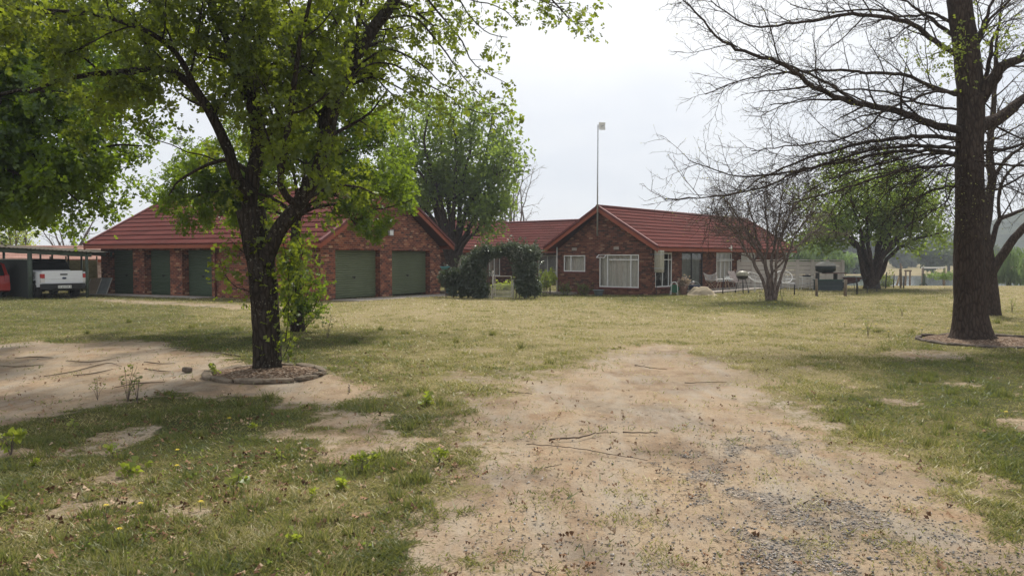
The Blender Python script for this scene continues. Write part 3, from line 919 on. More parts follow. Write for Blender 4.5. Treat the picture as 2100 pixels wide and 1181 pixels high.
def roller(parent, P, d, nr, a, b_, z0, z1, mat, rec=.3):
    P = np.array([P[0], P[1], 0.]); d = u2(d); nr = u2(nr); m = MB()
    n = int((z1 - z0) / .092); dz = (z1 - z0) / n
    o = P - nr * rec
    for i in range(n):
        za = z0 + i * dz
        prof = [(0., .0), (.10, .034), (.35, .046), (.75, .046), (.93, .030), (1.0, .0)]
        for (t0, k0), (t1, k1) in zip(prof[:-1], prof[1:]):
            m.quad(o + d * (a + .01) + nr * k0 + (0, 0, za + t0 * dz), o + d * (b_ - .01) + nr * k0 + (0, 0, za + t0 * dz), o + d * (b_ - .01) + nr * k1 + (0, 0, za + t1 * dz), o + d * (a + .01) + nr * k1 + (0, 0, za + t1 * dz))
    dr = m.build('roller_door', mat, parent)
    h = MB(); c = (a + b_) / 2
    h.box(o + d * (c - .09) + nr * .03 + (0, 0, z0 + (z1 - z0) * .42), d * .18, nr * .03, (0, 0, .05))
    h.box(o + d * (c - .03) + nr * .06 + (0, 0, z0 + (z1 - z0) * .405), d * .06, nr * .03, (0, 0, .08))
    h.build('handle', DARKM, dr)
    bt = MB(); bt.box(o + d * (a + .012) + nr * .026 + (0, 0, z0 + .01), d * (b_ - a - .024), nr * .02, (0, 0, .06))
    bt.build('bottom_rail', mat, dr)
    return dr

def window(parent, P, d, nr, a, b_, z0, z1, vs=(), hs=(), fr=WHITE, w=.055, rec=.06, glass=None, curtain=True, bars=0, name='window', cm=None, sill=FASC_D, open_pane=None):
    P = np.array([P[0], P[1], 0.]); d = u2(d); nr = u2(nr); o = P - nr * rec; up = np.array([0, 0, 1.])
    f = MB()
    def rect(x0, x1, y0, y1, k=.05): f.box(o + d * x0 + up * y0, d * (x1 - x0), nr * k, up * (y1 - y0))
    rect(a, b_, z0, z0 + w); rect(a, b_, z1 - w, z1); rect(a, a + w, z0 + w, z1 - w); rect(b_ - w, b_, z0 + w, z1 - w)
    for v in vs:
        x = a + (b_ - a) * v; rect(x - w / 2, x + w / 2, z0 + w, z1 - w, .045)
    for h, f0, f1 in hs:
        z = z0 + (z1 - z0) * h; rect(a + w + (b_ - a) * f0, b_ - w - (b_ - a) * (1 - f1), z - w * .4, z + w * .4, .04)
    wd = f.build(name, fr, parent)
    g = MB(); g.quad(o + d * a + nr * .02 + up * z0, o + d * b_ + nr * .02 + up * z0, o + d * b_ + nr * .02 + up * z1, o + d * a + nr * .02 + up * z1)
    g.build('pane', glass or GLASS, wd)
    if curtain:
        c = MB(); L = b_ - a; n = max(6, int(L / .045)); prev = None
        for i in range(n + 1):
            x = a + L * i / n; k = .13 + .045 * math.sin(i * 1.5) + .03 * math.sin(i * .57)
            cur = o + d * x - nr * k
            if prev is not None: c.quad(prev + up * (z0 + .03), cur + up * (z0 + .03), cur + up * (z1 - .02), prev + up * (z1 - .02))
            prev = cur
        c.build('curtain', cm or CURT, wd)
    bk = MB(); bk.quad(o + d * (a - .1) - nr * .9 + up * (z0 - .1), o + d * (b_ + .1) - nr * .9 + up * (z0 - .1), o + d * (b_ + .1) - nr * .9 + up * (z1 + .1), o + d * (a - .1) - nr * .9 + up * (z1 + .1))
    bk.build('room_interior', INT, wd)
    if bars:
        br = MB()
        for i in range(bars):
            x = a + (b_ - a) * (i + .5) / bars
            br.box(o + d * (x - .008) + nr * .06 + up * (z0 + .03), d * .016, nr * .016, up * (z1 - z0 - .06))
        br.build('burglar_bars', fr, wd)
    if sill is not None:
        s = MB(); s.box(o + d * (a - .05) - nr * .02 + up * (z0 - .075), d * (b_ - a + .1), nr * (rec + .07), up * .07)
        s.build('sill', sill, wd)
    return wd

# ------------------------------------------------------------------ garage
TH = math.radians(27.5)
GU, GV = np.array([-math.cos(TH), math.sin(TH), 0]), np.array([math.sin(TH), math.cos(TH), 0])
P0 = at(658, 600, 30.95); P0[2] = 0.
def along(P, d, px, py=570.):
    """distance along wall line P + d*s whose image lies at column px"""
    r = ray(px, py); k = r[0] / r[1]
    return (P[0] - k * P[1]) / (k * d[1] - d[0])
GL, GW = along(P0, GU, 208), along(P0, GV, 903)
garage = thing('brick_garage', 'red brick garage with five green roller doors and a red tiled gable roof', 'garage', P0)
ZE, ZR = 2.33, 4.93
m = MB()
ops_l = [(along(P0, GU, x1), along(P0, GU, x0), -.3, 2.06) for x0, x1 in ((221, 273), (296, 349), (373.5, 434.5))]
ops_g = [(along(P0, GV, x0), along(P0, GV, x1), -.3, 2.04) for x0, x1 in ((688, 780), (804, 882))]
wall(m, P0, GU, -GV, GL, -.5, ZE - .1, ops_l, .45)
wall(m, P0, GV, -GU, GW, -.5, ZE - .1, ops_g, .34, zp=ZR - .14)
wall(m, P0 + GV * GW, GU, GV, GL, -.5, ZE - .1, [])
wall(m, P0 + GU * GL, GV, GU, GW, -.5, ZE - .1, [], zp=ZR - .14)
m.build('wall', BRICK_G, garage)
for a_, b_, c_, e_ in ops_g:
    lt = MB(); n = int((b_ - a_ + .3) / .09)
    for i in range(n):
        lt.box(P0 + GV * (a_ - .15 + i * .09) - GU * .0 + np.array([0, 0, 2.045]), GV * .078, -GU * .012, (0, 0, .2))
    lt.build('soldier_course', BRICK_G, garage)
roof(garage, P0 + GV * -.55 + GU * -.5, GU, GL + 1.0, GV, GW + 1.1, ZE, ZR, 12)
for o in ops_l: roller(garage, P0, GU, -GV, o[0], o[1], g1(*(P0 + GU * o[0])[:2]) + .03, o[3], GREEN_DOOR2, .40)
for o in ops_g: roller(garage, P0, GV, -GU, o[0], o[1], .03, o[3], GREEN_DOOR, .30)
sf = MB()   # soffit boards under the long eave
sf.box(P0 + GV * -.52 + GU * -.4 + np.array([0, 0, ZE - .19]), GU * (GL + .8), GV * .5, (0, 0, .02))
sf.build('soffit', FASC_D, garage)
dp = MB(); q = P0 + GU * along(P0, GU, 444) - GV * .06
dp.tube([q + (0, 0, 0), q + (0, 0, 2.1)], .04, 8); dp.build('downpipe', FASC_D, garage, smooth=True)
# floodlights on the gable
for px_, py_ in ((794, 452), (796, 476)):
    s = along(P0, GV, px_, py_); z = onplane(px_, py_, P0, GU)[2]
    q = P0 + GV * s + np.array([0, 0, z])
    l = MB(); l.box(q - GV * .05 - GU * .0 - (0, 0, .05), GV * .10, -GU * .10, (0, 0, .10))
    lo = l.build('security_light', DARKM, garage)
    l = MB(); l.box(q - GV * .15 - GU * .10 - (0, 0, .16), GV * .30, -GU * .09 , (0, 0, .26 if py_ > 460 else .20)); l.build('lamp_housing', DARKM if py_ < 460 else GALV, lo, bevel=.015)
    l = MB(); l.box(q - GV * .12 - GU * .185 - (0, 0, .13), GV * .24, -GU * .012, (0, 0, .18)); l.build('lens', paint('lamp_lens', (.75, .76, .74), .25), lo)
ap = MB()    # concrete apron in front of the doors
def apron(pl):
    top = [np.array([p[0], p[1], g1(p[0], p[1]) + .035]) for p in pl]
    bot = [t - (0, 0, .25) for t in top]
    ap.quad(*top)
    for i in range(len(pl)):
        j = (i + 1) % len(pl); ap.quad(top[i], bot[i], bot[j], top[j])
apron([P0 - GU * 1.5 + GV * .5, P0 - GU * 1.4 + GV * (GW + .6), P0 + GV * (GW + .6) + GU * .02, P0 + GV * .5 + GU * .02])
apron([P0 - GV * 1.0 + GU * (GL + .3), P0 - GV * 1.0 + GU * along(P0, GU, 440), P0 + GV * .02 + GU * along(P0, GU, 440), P0 + GV * .02 + GU * (GL + .3)])
props(ap.build('pavement', CONC), 'concrete apron before the green garage doors', 'pavement', kind='structure')

# ------------------------------------------------------------------ house
LA = math.radians(40.)
HL, HG = np.array([math.sin(LA), math.cos(LA), 0]), np.array([math.cos(LA), -math.sin(LA), 0])
CR = at(1337, 590, 37.0); CR[2] = 0
WW = -along(CR, HG, 1143)
CL = CR - HG * WW
house = thing('brick_house', 'long dark brick house with red tiled roofs and a gable facing the lawn', 'house', CR)
HZE, HZR = 2.22, 4.22
WL = 16.9
def sG(px, py=560): return along(CL, HG, px, py)
def zG(px, py): return onplane(px, py, CL, HL)[2]
g_small = (sG(1156), sG(1200), zG(1178, 557), zG(1178, 523.5)); g_big = (sG(1229), sG(1310), zG(1270, 589.5), zG(1270, 522))
m = MB()
wall(m, CL, HG, -HL, WW, -.6, HZE - .1, [g_small, g_big], .2, zp=HZR - .15)
def sR(px, py=555): return along(CR, HL, px, py)
def zR(px, py): return onplane(px, py, CR, HG)[2]
r_a = (sR(1344), sR(1378), zR(1370, 588), 1.95); r_door = (sR(1398), sR(1441), .08, 1.98); r_b = (sR(1469), sR(1501), zR(1490, 577), 1.98); r_c = (sR(1520), sR(1549), zR(1535, 537), 1.98)
wall(m, CR, HL, HG, WL, -.6, HZE - .1, [r_a, r_door, r_b, r_c], .2)
wall(m, CL, HL, -HG, 9.0, -.6, HZE - .1, [])
wall(m, CL + HL * WL, HG, HL, WW, -.6, HZE - .1, [], zp=HZR - .15)
# middle wing with ridge along HG, left wing with ridge along HL
MRG = at(1043, 461.5, 57.0); MRG[2] = 0
kx = np.linalg.solve(np.array([[HG[0], -HL[0]], [HG[1], -HL[1]]]), (CL + HG * WW / 2 - MRG)[:2])
KM, TW = kx[0], kx[1]       # length of the middle ridge, where it meets the right wing
HWD = 2.9
mf = MRG - HL * HWD + HG * HWD          # inner corner of the courtyard
Lm = KM - WW / 2 - HWD
def sM(px, py=560): return along(mf, HG, px, py)
def zM(px, py): return onplane(px, py, mf, HL)[2]
bw = (min(sM(1104), Lm - 2.2), min(sM(1141), Lm - .05), .25, 1.86)
wall(m, mf, HG, -HL, Lm, -.6, HZE - .1, [bw, (sM(1023), sM(1034), zM(1028, 552), 1.86)], .2)
lw = mf; LLW = 7.5
wall(m, lw, -HL, HG, LLW, -.6, HZE - .1, [(1.4, 2.5, .5, 1.86), (4.2, 5.6, .7, 1.86)], .2)
wall(m, lw - HL * LLW, -HG, -HL, 2 * HWD, -.6, HZE - .1, [], zp=HZR - .15)
wall(m, mf + HL * 2 * HWD - HG * 2 * HWD, HG, HL, Lm + 2 * HWD, -.6, HZE - .1, [])
wall(m, lw - HG * 2 * HWD + HL * 2 * HWD, -HL, -HG, LLW + 2 * HWD, -.6, HZE - .1, [])
m.build('wall', BRICK_H, house)
roof(house, CL - HG * .55 - HL * .5, HL, WL + 1., HG, WW + 1.1, HZE, HZR, 11)
roof(house, MRG - HL * (HWD + .55) - HG * .2, HG, KM + .2, HL, 2 * HWD + 1.1, HZE, HZR, 11, (False, False), (True, True))
roof(house, MRG - HG * (HWD + .55) - HL * (HWD + LLW + .5), HL, LLW + 2 * HWD + 1., HG, 2 * HWD + 1.1, HZE, HZR, 11, (True, True), (True, True))
window(house, CL, HG, -HL, *g_small, vs=(.33,), bars=0)
wb = window(house, CL, HG, -HL, *g_big, vs=(.21, .80), hs=((.84, .21, 1.),))
def casement(wd, x0, x1, z0, z1, ang, P, d, nr):
    P = np.array([P[0], P[1], 0.]); f = MB(); out = nr * math.sin(ang); dn = np.array([0, 0, -1.]) * math.cos(ang)
    o = P + nr * .01; h = z1 - z0; up = np.array([0, 0, 1.])
    v = (out + dn) * h; nn = np.cross(d, v); nn /= np.linalg.norm(nn)
    for q, e in ((o + d * x0 + up * z1, d * (x1 - x0)), (o + d * x0 + up * z1 + v * .9, d * (x1 - x0))): f.box(q, e, v * .1, nn * .03)
    for x in (x0, x1 - .05): f.box(o + d * x + up * z1 + v * .1, d * .05, v * .8, nn * .028)
    f.build('open_casement', WHITE, wd)
    g = MB(); a = o + d * x0 + up * z1 + v * .1 + nn * .012; g.quad(a, a + d * (x1 - x0), a + d * (x1 - x0) + v * .8, a + v * .8); g.build('casement_pane', GLASS, wd)
casement(wb, g_big[0] - .05, g_big[0] + (g_big[1] - g_big[0]) * .2, g_big[3] - .27, g_big[3], 1.0, CL, HG, -HL)
window(house, CR, HL, HG, *r_a, vs=(.45, .82), hs=((.80, .3, 1.),), cm=INT)
dw = window(house, CR, HL, HG, *r_door, vs=(.48,), hs=(), fr=DARKM, w=.05, name='sliding_door', sill=None, cm=paint('dim_blind', (.24, .25, .22), .9))
wr = window(house, CR, HL, HG, *r_b, vs=(.28, .55, .85), hs=((.72, 0., 1.),))
window(house, CR, HL, HG, *r_c, vs=(.5,))
casement(wr, r_b[0] + .05, r_b[0] + (r_b[1] - r_b[0]) * .95, r_b[3] - .5, r_b[3] - .35, 1.45, CR, HL, HG)
window(house, mf, HG, -HL, *bw, vs=(.0, .5,), hs=((.32, 0., 1.),), bars=16, curtain=False)
window(house, mf, HG, -HL, sM(1023), sM(1034), zM(1028, 552), 1.86, vs=(.4,), curtain=False)
window(house, lw, -HL, HG, 1.4, 2.5, .5, 1.86, vs=(.5,)); window(house, lw, -HL, HG, 4.2, 5.6, .7, 1.86, vs=(.5,))
for px_, py_ in ((1178, 511), (1264, 509)):
    q = onplane(px_, py_, CL, HL); v = MB()
    v.box(q - HG * .15 - (0, 0, .07), HG * .3, -HL * .012, (0, 0, .14))
    for k in range(6): v.box(q - HG * (.13 - k * .047) - (0, 0, .06) - HL * .012, HG * .016, -HL * .008, (0, 0, .12))
    v.build('air_brick', CONC, house)
dp = MB(); q = CL - HL * .05 + HG * .01
dp.tube([q + (0, 0, -.3), q + (0, 0, 2.25)], .035, 8); dp.build('downpipe', paint('pale_pipe', (.55, .52, .48), .5), house, smooth=True)
ver = MB()   # veranda slab along the right hand side
q = CR + HL * 2.6; z_ = .06
ver.box(q + np.array([0, 0, -.5]), HL * 12.5, HG * 1.9, (0, 0, .5 + z_)); ver.build('veranda_floor', CONC, house)
st = MB()
zz = .26
q = CL + HG * .9 - HL * .02
dmp = MB(); dmp.box(CL - HG * 1.6 - HL * .5 + np.array([0, 0, -.4]), HG * 2.9, HL * .46, (0, 0, .36)); dmp.build('plinth_kerb', CONC, house)
vp = MB(); q = CR + HL * sR(1478, 508) + HG * .58 + np.array([0, 0, HZE - .14])
vp.box(q, HL * .12, HG * .03, (0, 0, .30)); vp.box(q + HL * -.25 + (0, 0, .12), HL * .3, HG * .02, (0, 0, .05))
vp.build('loose_white_strip', WHITE, house)

# water heater tank hung at the corner of the gable
tk = at(1352, 560, 36.55); zb, zt = at(1352, 559, 36.55)[2], at(1352, 513, 36.55)[2]
heater = thing('water_heater', 'upright cream cylinder water tank hung on the house corner', 'water heater', (tk[0], tk[1], zb))
b = NB('cream_tank')
st_ = b.noise(b.mapping(b.obj(), (6, 6, .5)), 2.2, 5., .7)
b.princ(b.ramp(st_, [(.35, (.20, .18, .13)), (.6, (.42, .40, .32))]), .55)
m = MB(); h = zt - zb
m.lathe((tk[0], tk[1], zb), [(0, 0), (.19, .0), (.215, .02), (.225, .05), (.225, h - .05), (.215, h - .02), (0, h)], 28); m.build('tank', b.m, heater, smooth=True)
for z in (.2, h - .2):
    m = MB(); m.lathe((tk[0], tk[1], zb + z), [(.228, -.015), (.235, -.015), (.235, .015), (.228, .015)], 28)
    m.build('strap', GALV, heater, smooth=True)
m = MB(); e = CR - np.array([tk[0], tk[1], 0])
m.tube([(tk[0], tk[1], zb), (tk[0], tk[1], zb - .25), (tk[0] - .1, tk[1] + .2, zb - .4), (tk[0] - .1, tk[1] + .2, -.1)], .018, 6)
m.tube([(tk[0] + .1, tk[1], zb), (tk[0] + .1, tk[1], zb - .45), (tk[0] + .02, tk[1] + .2, zb - .6)], .018, 6)
m.build('pipe', DARKM, heater)
for z in (zt - .2, zb + .2):
    m = MB(); m.bar((tk[0] - .02, tk[1] + .1, z), CR + np.array([-.1, .02, z]), .06, .06); m.build('bracket', DARKM, heater)

# antenna mast on the gable
mq = onplane(1225, 484, CL - HL * .62, HL); mt = at(1226, 256, mq[1])[2]
mast = thing('antenna_mast', 'tall thin grey pole with a white grid antenna above the gable', 'antenna', mq)
m = MB(); m.tube([mq, (mq[0], mq[1], (mq[2] + mt) / 2), (mq[0] + .01, mq[1], mt)], [.038, .034, .028], 8); m.build('pole', GALV, mast, smooth=True)
m = MB()
dz = np.array([0, 0, 1.]); ax_ = np.array([.88, .2, 0]); ax_ /= np.linalg.norm(ax_); nr_ = np.array([.35, -.93, 0]); 
c0 = np.array([mq[0] + .17, mq[1] - .06, mt - .09])
for i in range(9):
    t = (i - 4) / 4.; pr = [c0 + ax_ * (.155 * s) + dz * (t * .175) + nr_ * (.06 * s * s + .03 * t * t) for s in np.linspace(-1, 1, 7)]
    m.tube(pr, .008, 5)
for s in np.linspace(-1, 1, 9):
    m.tube([c0 + ax_ * (.155 * s) + dz * (t * .175) + nr_ * (.06 * s * s + .03 * t * t) for t in np.linspace(-1, 1, 7)], .007, 5)
for i in range(6):
    for j in range(6):
        f = lambda s, t: c0 + ax_ * (.155 * s) + dz * (t * .175) + nr_ * (.06 * s * s + .03 * t * t + .004)
        s0, s1, t0, t1 = -1 + i / 3, -1 + (i + 1) / 3, -1 + j / 3, -1 + (j + 1) / 3
        m.quad(f(s0, t0), f(s1, t0), f(s1, t1), f(s0, t1))
m.build('grid_dish', WHITE, mast)
m = MB(); m.tube([c0, c0 + nr_ * .2], .015, 6); m.bar(c0 + nr_ * .18 - ax_ * .05, c0 + nr_ * .18 + ax_ * .05, .03, .03); m.build('feed_horn', GALV, mast)
m = MB(); m.bar((mq[0], mq[1], mt - .09), c0, .03, .04); m.build('bracket', GALV, mast)
for z in (.25, 1.15):
    m = MB(); m.bar(mq + (0, 0, z), mq + HL * .6 + (0, 0, z), .03, .03); m.build('wall_bracket', DARKM, mast)

# neighbour's long roof far left
nb = at(150, 560, 52.); nb[2] = 0
nd = u2((1., .12)); nv = np.array([-nd[1], nd[0], 0])
nbh = thing('neighbour_house', 'low pale brick building with a faded pink tiled roof behind the carport', 'house', nb)
m = MB(); wall(m, nb - nd * 14, nd, -nv, 20.6, -.5, 1.65, [(9.0, 10.2, .6, 1.5)]); wall(m, nb + nd * 6.6, nv, nd, 7., -.5, 1.65, [], zp=2.2)
m.build('wall', BRICK_L, nbh)
roof(nbh, nb - nd * 14.4 - nv * .4, nd, 21.4, nv, 7.8, 1.6, 2.45, 9, dz=1.)
window(nbh, nb - nd * 14, nd, -nv, 9.0, 10.2, .6, 1.5, vs=(.5,))
# ------------------------------------------------------------------ carport and cars
TIMB_G = paint('dark_green_timber', (.060, .078, .058), .7, var=.25)
TIMB = paint('grey_timber', (.17, .135, .10), .85, var=.3, scale=9.)
SHEET = paint('old_roof_sheet', (.10, .09, .075), 1., var=.25, scale=2., spec=0.)
SHADE = paint('dark_shade_cloth', (.028, .034, .03), .9)
cp_a, cp_b = at(-230, 497, 31.2), at(193, 519.5, 33.9)
carport = thing('carport', 'lean-to carport with dark green posts and a flat sloping sheet roof', 'carport', G(60, 612))
bk = np.array([-1.6, 6.6, .05]); ex = (cp_b - cp_a) / np.linalg.norm(cp_b - cp_a)
m = MB(); n = 46      # corrugated sheet roof
for i in range(n):
    for s0, s1, k0, k1 in ((0, .5, 0, .022), (.5, 1, .022, 0)):
        p = cp_a + (cp_b - cp_a) * ((i + s0) / n) + (0, 0, k0 + .045); q = cp_a + (cp_b - cp_a) * ((i + s1) / n) + (0, 0, k1 + .045)
        m.quad(p - bk * .03, q - bk * .03, q + bk, p + bk); m.quad(p + bk - (0, 0, .012), q + bk - (0, 0, .012), q - bk * .03 - (0, 0, .012), p - bk * .03 - (0, 0, .012))
m.build('roof', SHEET, carport)
for f, nm in ((0., 'front_beam'), (.5, 'middle_beam'), (.96, 'rear_beam')):
    m = MB(); m.bar(cp_a + bk * f - (0, 0, .07), cp_b - ex * .1 + bk * f - (0, 0, .07), .07, .19); m.build('beam', TIMB_G, carport)
for i, f in enumerate((.08, .36, .64, .93)):
    m = MB(); q = cp_a + (cp_b - cp_a) * f - (0, 0, .0); m.bar(q, q + bk, .05, .1); m.build('rafter', TIMB_G, carport)
for (px_, py_, f, r_) in ((62, 613, .0, .095), (178.5, 611, .0, .06), (-160, 616, 0., .08), (108, 603, .5, .04), (141, 602, .5, .04), (84, 598, .96, .045), (9, 598, .96, .06), (168, 598, .96, .05)):
    # foot where the post stands, on the line of its beam
    A0 = cp_a + bk * f; rr = ray(px_, 570); k = rr[0] / rr[1]
    s = (A0[0] - k * A0[1]) / (k * ex[1] - ex[0]); q = A0 + ex * s
    m = MB(); zt_ = q[2] - .02
    m.tube([(q[0], q[1], -.2), (q[0], q[1], zt_ / 2), (q[0], q[1], zt_)], [r_ * 1.02, r_, r_ * .96], 9 if r_ > .07 else 6)
    m.build('post', TIMB_G, carport, smooth=True)
A0 = cp_a + bk * .97
m = MB(); k0 = 0.; k1 = (at(107, 560, 39.6)[0] - A0[0]) / ex[0]
m.box(A0 + ex * k0 - (0, 0, A0[2] + .3), ex * k1 * np.array([1, 1, 0]), np.array([.03, .05, 0]), (0, 0, 1.92)); m.build('rear_screen', SHADE, carport)
m = MB(); m.box(A0 + ex * k0 - (0, 0, A0[2] - 1.62) - np.array([.02, .02, 0]), ex * k1 * np.array([1, 1, 0]), np.array([.05, .09, 0]), (0, 0, .05)); m.build('screen_rail', paint('pale_rail', (.5, .48, .42), .6), carport)

q0 = at(57, 560, 33.05); q0[2] = -.1; sd_ = np.array([-math.sin(math.radians(45.)), math.cos(math.radians(45.)), 0])
m = MB(); m.box(q0, sd_ * 5.4, np.array([.02, .02, 0]), (0, 0, 1.72)); m.build('side_screen', SHADE, carport)
m = MB(); m.box(q0 + (0, 0, 1.72), sd_ * 5.4, np.array([.04, .04, 0]), (0, 0, .035)); m.build('screen_rail', MATS['pale_rail'], carport)

# slatted screen fence behind the pickup
def slat_fence(name, lab, a, b_, z0, z1, pitch, mat, postm, npost):
    o = thing(name, lab, 'fence', (a[0], a[1], z0)); d = u2(b_ - a); L = np.hypot(*(b_ - a)[:2]); nr = np.array([d[1], -d[0], 0])
    m = MB(); k = int((z1 - z0) / pitch)
    for i in range(k): m.box(a * np.array([1, 1, 0]) + nr * .03 + (0, 0, z0 + i * pitch), d * L, nr * .02, (0, 0, pitch * .66))
    m.build('slat_panel', mat, o)
    m = MB(); m.box(a * np.array([1, 1, 0]) - nr * .05 + (0, 0, z0), d * L, nr * .015, (0, 0, z1 - z0 - .08)); m.build('backing', SHADE, o)
    for i in range(npost):
        m = MB(); q = a + d * (L * i / (npost - 1)); m.cbox((q[0], q[1], z0 - .2), .07, .07, z1 - z0 + .32, math.atan2(d[1], d[0])); m.build('post', postm, o)
    return o
SLAT = paint('olive_timber_slat', (.25, .225, .11), .8, var=.3, scale=5.)
slat_fence('slat_fence', 'olive timber slat fence behind the parked white pickup', at(104, 560, 39.9), at(199, 560, 40.6), .02, 1.66, .105, SLAT, TIMB, 4)

def car_wheel(parent, c, axis, r, wd, rimm, tyrem):
    m = MB(); m.lathe(np.asarray(c, float) - np.asarray(axis) * wd / 2, [(r * .62, 0), (r * .9, 0), (r, wd * .18), (r, wd * .82), (r * .9, wd), (r * .62, wd)], 24, axis)
    wh = m.build('wheel', tyrem, parent, smooth=True)
    m = MB(); ax = np.asarray(axis, float); rf = np.array([0, 0, 1.]); sd = np.cross(ax, rf)
    m.lathe(np.asarray(c, float) + ax * wd * .30, [(0.02, .03), (r * .16, .02), (r * .18, 0), (r * .62, -.03), (r * .64, .02), (r * .6, .03)], 24, axis)
    for i in range(6):
        t = i * PI / 3; v = math.cos(t) * rf + math.sin(t) * sd
        m.bar(np.asarray(c) + ax * wd * .36 + v * r * .1, np.asarray(c) + ax * wd * .36 + v * r * .62, .06, .03, ax)
    m.build('rim', rimm, wh)

def prism(m, prof, y0, y1, f):
    """extrude an (x, z) outline between y0 and y1 through f(x, y, z)"""
    a = [f(x, y0, z) for x, z in prof]; b_ = [f(x, y1, z) for x, z in prof]
    i0 = len(m.V); k = len(prof); m.V += a + b_
    m.F.append(tuple(i0 + i for i in range(k))); m.F.append(tuple(i0 + k + i for i in reversed(range(k))))
    for i in range(k):
        j = (i + 1) % k; m.F.append((i0 + j, i0 + i, i0 + k + i, i0 + k + j))

CARW = paint('white_car_paint', (.72, .73, .74), .28, var=.02, spec=.5)
CARR = paint('red_car_paint', (.42, .022, .016), .25, var=.04, spec=.5)
BLACKP = paint('black_plastic_and_shade', (.018, .018, .02), .5)
TYRE = paint('tyre_rubber', (.022, .021, .02), .85)
ALLOY = paint('alloy_rim', (.5, .51, .52), .3, metal=.5)
LAMPR = paint('red_tail_lens', (.40, .018, .015), .2, var=.05, spec=.6)
LAMPW = paint('clear_lens', (.65, .62, .6), .2, var=.05, spec=.6)
CARG = paint('car_glass', (.012, .014, .015), .22, var=.02, spec=.15)

tc_ = G(132, 611.5); tc_[2] = 0.
HDA = math.radians(46.)
hd = np.array([-math.sin(HDA), math.cos(HDA), 0]); sdv = np.array([-hd[1], hd[0], 0])          # heading, left side
if sdv[0] > 0: sdv = -sdv
TS = .93
truck = thing('pickup_truck', 'white double cab pickup truck parked under the carport with its tailgate towards the lawn', 'pickup truck', tc_)
def tf_(x, y, z): return tc_ + (hd * x + sdv * y + np.array([0, 0, z])) * TS
# x forward from the tailgate, y to its left, z up
def arch(cx, r, z0, n=9): return [(cx - r * math.cos(PI * i / n), z0 + r * 1.02 * math.sin(PI * i / n)) for i in range(n + 1)]
side = [(.0, .52), *[(x, z) for x, z in arch(1.22, .46, .50)], (2.0, .42), (3.95, .42), *[(x, z) for x, z in arch(4.45, .46, .5)], (5.0, .45), (5.2, .55), (5.2, .98), (5.0, 1.10), (4.0, 1.19), (3.6, 1.21), (1.82, 1.22), (.0, 1.20)]
m = MB(); prism(m, side, .80, .93, tf_); prism(m, side, -.93, -.80, tf_)
m.box(tf_(.02, -.8, .60), hd * 1.8, sdv * 1.6, (0, 0, .08)); m.box(tf_(1.78, -.8, .60), hd * .06, sdv * 1.6, (0, 0, .62))
m.box(tf_(1.9, -.8, .45), hd * 3.2, sdv * 1.6, (0, 0, .70))
m.build('body', CARW, truck, bevel=.02)
cabp = [(1.85, 1.2), (2.02, 1.66), (2.25, 1.76), (3.25, 1.78), (3.55, 1.70), (4.15, 1.2)]
m = MB(); m.loft([[tf_(x, .86 - .16 * (z - 1.2) / .56, z) for x, z in cabp], [tf_(x, -.86 + .16 * (z - 1.2) / .56, z) for x, z in cabp]]); cab = m.build('cab', CARG, truck, bevel=.03)
m = MB(); m.loft([[tf_(x, y * .72, z) for x, z in ((2.14, 1.715), (2.3, 1.785), (3.2, 1.80), (3.5, 1.735))] for y in (-1, 1)]); m.build('cab_roof', BLACKP, cab)  # cab roof coloured near black to stand for the carport's shade
for y in (-.86, .82):
    m = MB(); m.loft([[tf_(1.86, y, 1.2), tf_(1.98, y, 1.2), tf_(1.98, y + .04, 1.2), tf_(1.86, y + .04, 1.2)], [tf_(2.1, y * .82, 1.72), tf_(2.2, y * .82, 1.72), tf_(2.2, y * .82 + .04, 1.72), tf_(2.1, y * .82 + .04, 1.72)]])
    m.build('pillar', BLACKP, cab)
m = MB(); m.box(tf_(-.035, -.775, .685), hd * .06, sdv * 1.55, (0, 0, .53)); tg = m.build('tailgate', CARW, truck, bevel=.02)
m = MB(); m.box(tf_(-.045, -.77, .90), hd * .02, sdv * 1.54, (0, 0, .012)); m.build('crease', CARW, tg)
m = MB(); m.box(tf_(-.05, -.14, 1.06), hd * .03, sdv * .28, (0, 0, .055)); m.build('handle', BLACKP, tg, bevel=.01)
m = MB(); m.lathe(tf_(-.058, 0, .915), [(0.0, 0), (.085, .0), (.085, .02)], 20, hd)
def squash(V):
    c = tf_(-.058, 0, .915); V = V.copy(); V[:, 2] = c[2] + (V[:, 2] - c[2]) * .48; return V
m.build('oval_badge', paint('badge_blue', (.02, .03, .07), .3), tg, tf=squash)
for y in (.785, -.935):
    m = MB(); m.loft([[tf_(-.05, y, 1.12), tf_(-.05, y + .15, 1.12), tf_(.16, y + .155, 1.12), tf_(.16, y, 1.12)], [tf_(-.05, y, .92), tf_(-.05, y + .15, .92), tf_(.14, y + .155, .92), tf_(.14, y, .92)]]); tl = m.build('tail_light', LAMPR, truck, bevel=.012)
    m = MB(); m.box(tf_(-.045, y + .005, .72), hd * .16, sdv * .145, (0, 0, .2)); m.build('reverse_lens', LAMPW, tl, bevel=.012)
m = MB(); m.box(tf_(-.16, -.84, .43), hd * .2, sdv * 1.68, (0, 0, .22)); m.box(tf_(-.17, -.5, .60), hd * .2, sdv * 1.0, (0, 0, .06)); bp = m.build('bumper', BLACKP, truck, bevel=.02)
m = MB(); m.box(tf_(-.182, -.26, .465), hd * .015, sdv * .52, (0, 0, .115)); pl = m.build('number_plate', paint('plate_white', (.7, .7, .66), .4), bp)
